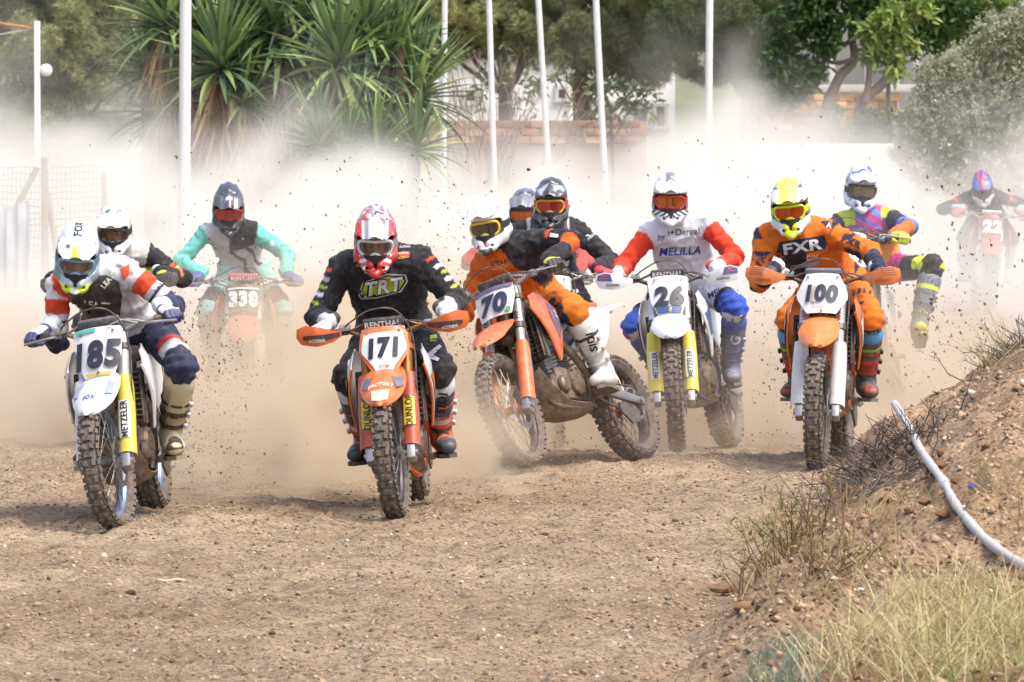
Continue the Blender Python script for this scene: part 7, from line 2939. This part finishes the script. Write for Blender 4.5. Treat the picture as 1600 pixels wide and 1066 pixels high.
race(dict(id='bcol', label='white motocross bike with purple rims leaning over behind bike number 100', plastic='#e9e9ea', frame='#3a3c42', plate='#eceef2', plate_shape='husky', number=('7', '#aab4c4', .11, .08, 1.0, .1, (.0, -.01)), guard='#e9e9ea', guard_text=[('DUNLOP', '#3a3c42', .034, .11, None)], fork='#cfcfd4', rim='#6a3f86', steer=8, ext=.10,
          hub='#6a3f86', bar='#4a4c50', pad='#3a3c42', dust=.3),
     dict(id='rcol', label='rider in a pink blue and yellow jersey behind the orange rider with one leg out', jersey='#e8943c', pants='#e0309a', paint=pcol, collar='#26282e', bulk=.98,
          helmet=dict(base='#dfe4ee', peak='#4a66a8', paint=lambda V, N, put: (put((V[:, 2] > .06) & (vnoise(V, 30, 5.0) > .1), '#4a62a0'), put((V[:, 2] < -.06) & (vnoise(V, 24, 2.0) > .3), '#8c98b4')),
                      peak_paint=lambda V, put: (put((V[:, 0] > .13), '#f2f2f2'), put((vnoise(V, 40, 3.0) > .2) & (V[:, 0] < .13), '#dfe4ee')), goggle=dict(frame='#33353a', lens='#8a8468', strap='#33353a', nose='#33353a')),
          head_rot=(-3, 6, -3), pelvis=(.36, .05, 1.10), roll=-2, elbow_l=(-.6, 1, .2), elbow_r=(-.6, .9, -.2), knee_l=(.6, 1.0, .5), knee_r=(1, .3, .3), foot_l=(.05, .16, .08), res=.011,
          glove=dict(base='#dcec2a', fingers='#d4e42a', back='#e4f040', cuff='#26282e'), boot=dict(base='#6a7486', foot='#6c7480', toe='#d8c83a', bands=[(.14, .17, '#dcec2a'), (.33, .36, '#b9c83a')], shin='#5f6a7c', strap='#4a5260', sole='#8a8a4a'),
          prints=[dict(on='chest', txt='fox', col='#26283c', h=.07, pos=(.09, -.13), rot=15, bold=.08), dict(on='knl', txt='S', col='#26283c', h=.04, pos=(.02, .04), rot=0, bold=.0)]),
     front=at(1335, 500, 40.2)[:2], yaw=13, lean=7, wheelie=15, head=(1345, 296), head_x=.66, off=(.07, 0, .14))

# ---- rider in white with black sleeves behind bike 185
def pves(R):
    put, t, side = R['put'], R['t'], R['side']
    ua, fa = R['is']('uparm'), R['is']('forearm')
    put(ua | fa, '#20222a')
    for a, b, c_ in ((.62, .70, '#d85a3a'), (.74, .80, '#d8d03a'), (.84, .95, '#e07a2a')):
        put(ua & (t > a) & (t < b) & (R['N'][:, 2] > .0) & (side > 0), c_)
    put(fa & (t > .2) & (t < .4) & (R['N'][:, 2] > 0) & (side > 0), '#c87a4a')
    put(R['is']('torso') & (np.abs(R['ty']) > .13) & (R['tv'] < .75), '#b9d83a')


race(dict(id='bves', label='dark motocross bike mostly hidden behind bike number 185', plastic='#3a3c40', frame='#2a2b2e', plate='#3a3c40', plate_shape='husky', number=('', '#e0e0e0', .11, .08, 1.0, .0, (.0, .0)), guard='#4a4c50', guard_text=[], ext=.0, dust=.35,
          handguard=dict(col='#4a4d52', slots=True)),
     dict(id='rves', label='rider in a white helmet and pale vest with black sleeves looking over the near rider', jersey='#d9d7d4', pants='#26282e', paint=pves, collar='#d0cecc', bulk=1.0,
          helmet=dict(base='#f0f0ee', peak='#f2f2f0', vent='#26282c', paint=lambda V, N, put: (put((V[:, 0] < .02) & (V[:, 1] > .09) & (V[:, 2] < .08), '#e0a868'), put((vnoise(V, 45, 7.0) > .62) & (V[:, 2] > .06), '#5a8a70')),
                      goggle=dict(frame='#2a2c30', lens='#6a4a3c', clear=True, strap='#26282c', nose='#e8e8e8')),
          head_rot=(3, 16, 2), pelvis=(.54, 0, 1.12), elbow_l=(-.2, 1, -.7), elbow_r=(-.2, 1, -.5), res=.0115, glove=dict(base='#26282e', back='#c8d83a', cuff='#d8d8d4'), boot=dict(base='#3a3c40'),
          prints=[dict(on='chest', poly=[(.03, .035), (.085, .04), (.085, .055), (.03, .05)], col='#d8c02a'), dict(on='chest', poly=[(.05, .07), (.085, .072), (.085, .095), (.05, .093)], col='#4a5a9a'), dict(on='chest', txt='DIXON', col='#26282c', h=.018, pos=(-.03, .05), bold=.05),
                  dict(on='chest', txt='SKAR', col='#6a9a5a', h=.018, pos=(.09, .135), bold=.02)]),
     front=at(172, 560, 38.6)[:2], yaw=6, lean=3, head=(179, 360), head_x=.88, off=(.09, 0, .12))

# ---- black rider behind bike 70
def pblk(R):
    put, t, tv, ty, side = R['put'], R['t'], R['tv'], R['ty'], R['side']
    ua, fa, to, th = R['is']('uparm'), R['is']('forearm'), R['is']('torso'), R['is']('thigh')
    put(to & (np.abs(np.abs(ty) - .125) < .012) & (tv > .55), '#c8ccd0')
    put(ua & (np.abs(t - .35) < .03) & (R['N'][:, 2] > .1), '#9a9ea4')
    put(to & (np.abs(ty) < .10) & (tv > .5), '#2e3136')


race(dict(id='bblk', label='black motocross bike hidden behind the sliding orange bike', plastic='#26282c', frame='#2a2b2e', plate='#dcdcdc', plate_shape='husky', number=('', '#20222a', .11, .08, 1.0, .0, (.0, .0)), guard='#3a3c40', guard_text=[], ext=.05, dust=.35, steer=-4, bar='#8a8c90'),
     dict(id='rblk', label='rider all in black with red gloves just behind the orange rider', jersey='#23252c', pants='#26282f', paint=pblk, collar='#1c1d22', bulk=1.0,
          helmet=dict(base='#2e3238', peak='#3a3f46', paint=lambda V, N, put: (put((np.abs(V[:, 1]) > .10) & (V[:, 2] < .05) & (V[:, 2] > -.03), '#c83a4a'), put((vnoise(V, 22, 4.0) > .35) & (V[:, 2] > .06), '#5c636c')),
                      peak_paint=lambda V, put: put((vnoise(V, 28, 6.0) > .1), '#aab0b8'), goggle=dict(frame='#e0a82a', lens='#b8403a', strap='#c83a4a', nose='#e8e8e6')),
          head_rot=(4, 8, 0), pelvis=(.50, 0, 1.22), elbow_l=(-.1, 1, -.6), elbow_r=(-.2, 1, -.4), res=.011, glove=dict(base='#d82a48'), boot=dict(base='#2a2c30'), armour=dict(col='#2a2d33', poly=[(-.11, .09), (.11, .09), (.12, -.03), (.09, -.14), (-.09, -.14), (-.12, -.03)]),
          prints=[dict(on='ual', txt='*', col='#c9ccd0', h=.05, pos=(-.04, .06), bold=.05), dict(on='uar', txt='*', col='#c9ccd0', h=.06, pos=(.03, .06), bold=.05), dict(on='thl', poly=[(-.03, .03), (.02, .04), (.03, .02), (-.01, .0), (.02, -.015), (-.02, -.02)], col='#c9ccd0'),
                  dict(on='chest', poly=[(.10, -.20), (.13, -.19), (.125, -.225), (.10, -.235)], col='#c9ccd0')]),
     front=at(868, 520, 38.8)[:2], yaw=-3, lean=0, head=(861, 318), head_x=.84, off=(.08, 0, .14))

# ---- the helmet showing behind the black rider
race(dict(id='bhid', label='red motocross bike almost wholly hidden behind the black rider', plastic='#c83a2c', frame='#2a2b2e', plate='#dcdcdc', plate_shape='husky', number=('', '#20222a', .11, .08, 1.0, .0, (.0, .0)), guard='#3a3c40', guard_text=[], ext=.0, dust=.35),
     dict(id='rhid', label='rider almost hidden, only a grey helmet with orange goggles showing', jersey='#c83a34', pants='#30323a', collar='#30323a', res=.013,
          helmet=dict(base='#6a7078', peak='#7a8088', paint=lambda V, N, put: (put(V[:, 2] < -.04, '#30343a'), put((vnoise(V, 24, 9.0) > .3), '#3c4148')), goggle=dict(frame='#26282c', lens='#d0641c', strap='#26282c')),
          head_rot=(8, 10, 0), pelvis=(.52, 0, 1.16), glove=dict(base='#26282e'), boot=dict(base='#3a3c40')),
     front=at(835, 520, 42.5)[:2], yaw=0, lean=0, head=(820, 332), head_x=.88, off=(.08, 0, .13))

# ------------------------------------------------------------------ dust: real volumes of scattering dust over the track
class G:
    """Small wrapper to write field maths as expressions in a geometry node tree."""

    def __init__(s, nt, sock):
        s.nt, s.k = nt, sock

    def op(s, o, b=None, c=None):
        n = s.nt.nodes.new("ShaderNodeMath")
        n.operation = o
        s.nt.links.new(s.k, n.inputs[0])
        for i, q in ((1, b), (2, c)):
            if q is None:
                continue
            if isinstance(q, G):
                s.nt.links.new(q.k, n.inputs[i])
            else:
                n.inputs[i].default_value = q
        return G(s.nt, n.outputs[0])

    def __add__(s, o): return s.op('ADD', o)
    def __sub__(s, o): return s.op('SUBTRACT', o)
    def __mul__(s, o): return s.op('MULTIPLY', o)
    def __truediv__(s, o): return s.op('DIVIDE', o)

    def ramp(s, a, b):
        """smooth step from 0 at a to 1 at b"""
        n = s.nt.nodes.new("ShaderNodeMapRange")
        n.interpolation_type = 'SMOOTHSTEP'
        if b < a:
            return (s * -1.0).ramp(-a, -b)
        n.inputs["From Min"].default_value = a
        n.inputs["From Max"].default_value = b
        s.nt.links.new(s.k, n.inputs["Value"])
        return G(s.nt, n.outputs[0])

    def pos(s): return s.op('MAXIMUM', 0.0)


def dust_volume(name, label, lo, hi, res, fn, colr, aniso=0.0, gain=1.0, step=.6):
    nt = bpy.data.node_groups.new(name, 'GeometryNodeTree')
    nt.interface.new_socket("Geometry", in_out='OUTPUT', socket_type='NodeSocketGeometry')
    out = nt.nodes.new("NodeGroupOutput")
    vc = nt.nodes.new("GeometryNodeVolumeCube")
    vc.inputs["Min"].default_value = lo
    vc.inputs["Max"].default_value = hi
    for k, ax in enumerate("XYZ"):
        vc.inputs["Resolution " + ax].default_value = max(4, int((hi[k] - lo[k]) / res[k]))
    ps = nt.nodes.new("GeometryNodeInputPosition")
    sx = nt.nodes.new("ShaderNodeSeparateXYZ")
    nt.links.new(ps.outputs[0], sx.inputs[0])
    X, Y, Z = [G(nt, sx.outputs[i]) for i in range(3)]

    def noise(scale, stretch=(1, 1, 1), det=4.0, rough=.55, off=0.0, dist=0.0):
        m = nt.nodes.new("ShaderNodeVectorMath")
        m.operation = 'MULTIPLY_ADD'
        m.inputs[1].default_value = stretch
        m.inputs[2].default_value = (off, off * .7, off * 1.3)
        nt.links.new(ps.outputs[0], m.inputs[0])
        t = nt.nodes.new("ShaderNodeTexNoise")
        t.inputs["Scale"].default_value = scale
        t.inputs["Detail"].default_value = det
        t.inputs["Roughness"].default_value = rough
        t.inputs["Distortion"].default_value = dist
        nt.links.new(m.outputs[0], t.inputs["Vector"])
        return G(nt, t.outputs[0])
    d = fn(X, Y, Z, noise)
    nt.links.new(d.pos().k, vc.inputs["Density"])
    vm = bpy.data.materials.new(name + '_air')
    vm.use_nodes = True
    n, l = vm.node_tree.nodes, vm.node_tree.links
    n.remove(n["Principled BSDF"])
    pv = n.new("ShaderNodeVolumePrincipled")
    pv.inputs["Color"].default_value = (*colr, 1)
    pv.inputs["Density"].default_value = gain
    pv.inputs["Anisotropy"].default_value = aniso
    l.new(pv.outputs[0], n["Material Output"].inputs["Volume"])
    sm = nt.nodes.new("GeometryNodeSetMaterial")
    sm.inputs["Material"].default_value = vm
    nt.links.new(vc.outputs[0], sm.inputs["Geometry"])
    nt.links.new(sm.outputs[0], out.inputs[0])
    vd = bpy.data.volumes.new(name)
    vd.materials.append(vm)
    vd.render.space = 'WORLD'
    vd.render.step_size = step
    o = bpy.data.objects.new(name, vd)
    COL.objects.link(o)
    md = o.modifiers.new(name, 'NODES')
    md.node_group = nt
    tag(o, label, None, None, 'stuff')
    return o


def bank(X, Y, Z, noise):
    big = noise(.62, (1, .10, 1), 3.0, off=3.1)             # rolling billows
    fine = noise(1.15, (1, .10, 1.1), 6.0, .62, off=7.7, dist=.9)
    # how high the bank reaches: higher in two plumes where the pack came from
    plume = ((X - 2.0).op('ABSOLUTE') * -1.0).ramp(-1.7, 0.0) * .55
    plume2 = ((X + 4.2).op('ABSOLUTE') * -1.0).ramp(-1.6, 0.0) * .55
    top = (big - .5) * 3.4 + plume + plume2 + 1.0
    body = (Z - top).ramp(.75, -.85)
    yr = Y.ramp(37.5, 49.0)
    yb = Y.ramp(82.0, 68.0)
    dens = body * yr * yb * ((fine - .42).pos() * 5.2 + .03)
    wisp = (noise(.9, (1, .10, .8), 6.0, .62, off=1.7, dist=1.2) - .50).pos() * 1.5 * (Z - top).ramp(1.7, .1) * Y.ramp(48, 58) * yb
    clear = X.ramp(2.6, 3.6) * Y.ramp(63.0, 59.0) * -.76 + 1.0
    left = X.ramp(-2.9, -4.2) * Y.ramp(66.0, 60.0) * -.35 + 1.0
    return (dens * .40 + wisp * .30) * clear * left


dust_volume('dust_haze', 'pale cloud of dust hanging over the track behind the riders', (-7.5, 37, -.6), (7.5, 82, 3.7), (.16, .42, .13), bank, (.925, .885, .795), step=.7)
ROOST = [(-1.52, 32.4, .40, .65), (-1.35, 33.4, .6, 1.0), (-1.0, 35.0, .8, 1.1), (-.75, 37.0, .9, 1.1), (-.30, 33.0, .36, .5), (-.28, 33.9, .42, .6), (.85, 38.6, .5, .5), (.25, 38.4, .6, .7), (1.75, 40.6, .6, .7), (1.30, 41.0, .6, .9), (2.25, 38.2, .45, .5), (2.5, 40.0, .7, .8), (-2.6, 40.8, 1.0, .9), (3.3, 41.0, .8, .7), (-.6, 40.0, 1.2, .9), (.4, 41.0, 1.0, .8)]


def roost(X, Y, Z, noise):
    n1 = noise(2.3, (1, .22, 1), 6.0, .62, off=4.4, dist=.9)
    tot = None
    for (cx, cy, r, hh) in ROOST:
        dx = (X - cx) / r
        dy = (Y - cy) / (r * 1.5)
        dz = (Z + .15) / hh
        q = (dx * dx + dy * dy + dz * dz * .8)
        e = (q * -1.0).op('EXPONENT') if False else q.ramp(1.9, 0.0)
        e = e * (2.8 if cy < 38 else 1.2 if cy < 40.5 else .8)
        tot = e if tot is None else tot + e
    low = (X.ramp(2.6, 3.6) * -.75 + 1.0) * Z.ramp(.85, -.25) * Y.ramp(32.5, 42.0) * Y.ramp(52.0, 46.0) * .8
    return (tot + low) * ((n1 - .42).pos() * 6.5) * .72


dust_volume('dust_haze', 'low tan dust kicked up by the rear wheels', (-5.5, 30, -.6), (5.5, 52, 1.5), (.09, .22, .08), roost, (.80, .66, .48), step=.3)


# flying crumbs of dirt thrown up by the tyres
CL = []
rngd = np.random.default_rng(5)
for (u, v, su, sv, y, n, smax) in ((1480, 430, 70, 90, 39.5, 420, .022), (1450, 500, 60, 50, 38.5, 500, .014), (700, 500, 35, 120, 35.0, 1000, .012), (325, 580, 45, 110, 33.5, 1500, .012), (1210, 560, 30, 90, 37.5, 500, .012),
                                   (470, 420, 120, 110, 40, 500, .013), (900, 300, 320, 70, 41, 420, .014), (880, 690, 60, 25, 35.5, 160, .012), (1180, 380, 60, 90, 40, 140, .012), (1100, 690, 60, 25, 37, 130, .012), (300, 690, 45, 45, 32.5, 500, .010), (680, 650, 20, 60, 33.0, 140, .012)):
    for _ in range(n):
        p = at(u + rngd.normal() * su, v + rngd.normal() * sv, y + rngd.normal() * .6)
        if p[2] > float(ground_h(np.array([p[0]]), np.array([p[1]]))[0]) + .01:
            CL.append((p, .0022 + .62 * smax * rngd.uniform(0, 1) ** 4))
n_ = len(CL)
V = ico[None] * (1 + .4 * rngd.normal(size=(n_, 6, 1))) * np.array([c_[1] for c_ in CL])[:, None, None] * rngd.uniform(.6, 1.5, (n_, 1, 3))
V = V + np.array([c_[0] for c_ in CL])[:, None, :]
F = icf[None] + (np.arange(n_) * 6)[:, None, None]
cl = link_mesh('flying_dirt', np_mesh('flying_dirt', V.reshape(-1, 3), F.reshape(-1, 3), smooth=False, col=np.repeat(col_mix('#4a3626', '#8d6f50', rngd.uniform(0, 1, n_)), 6, 0)), mat('gravel_mat', '#ffffff', vcol=True))
tag(cl, 'crumbs of dirt flying through the air behind the tyres', None, None, 'stuff')
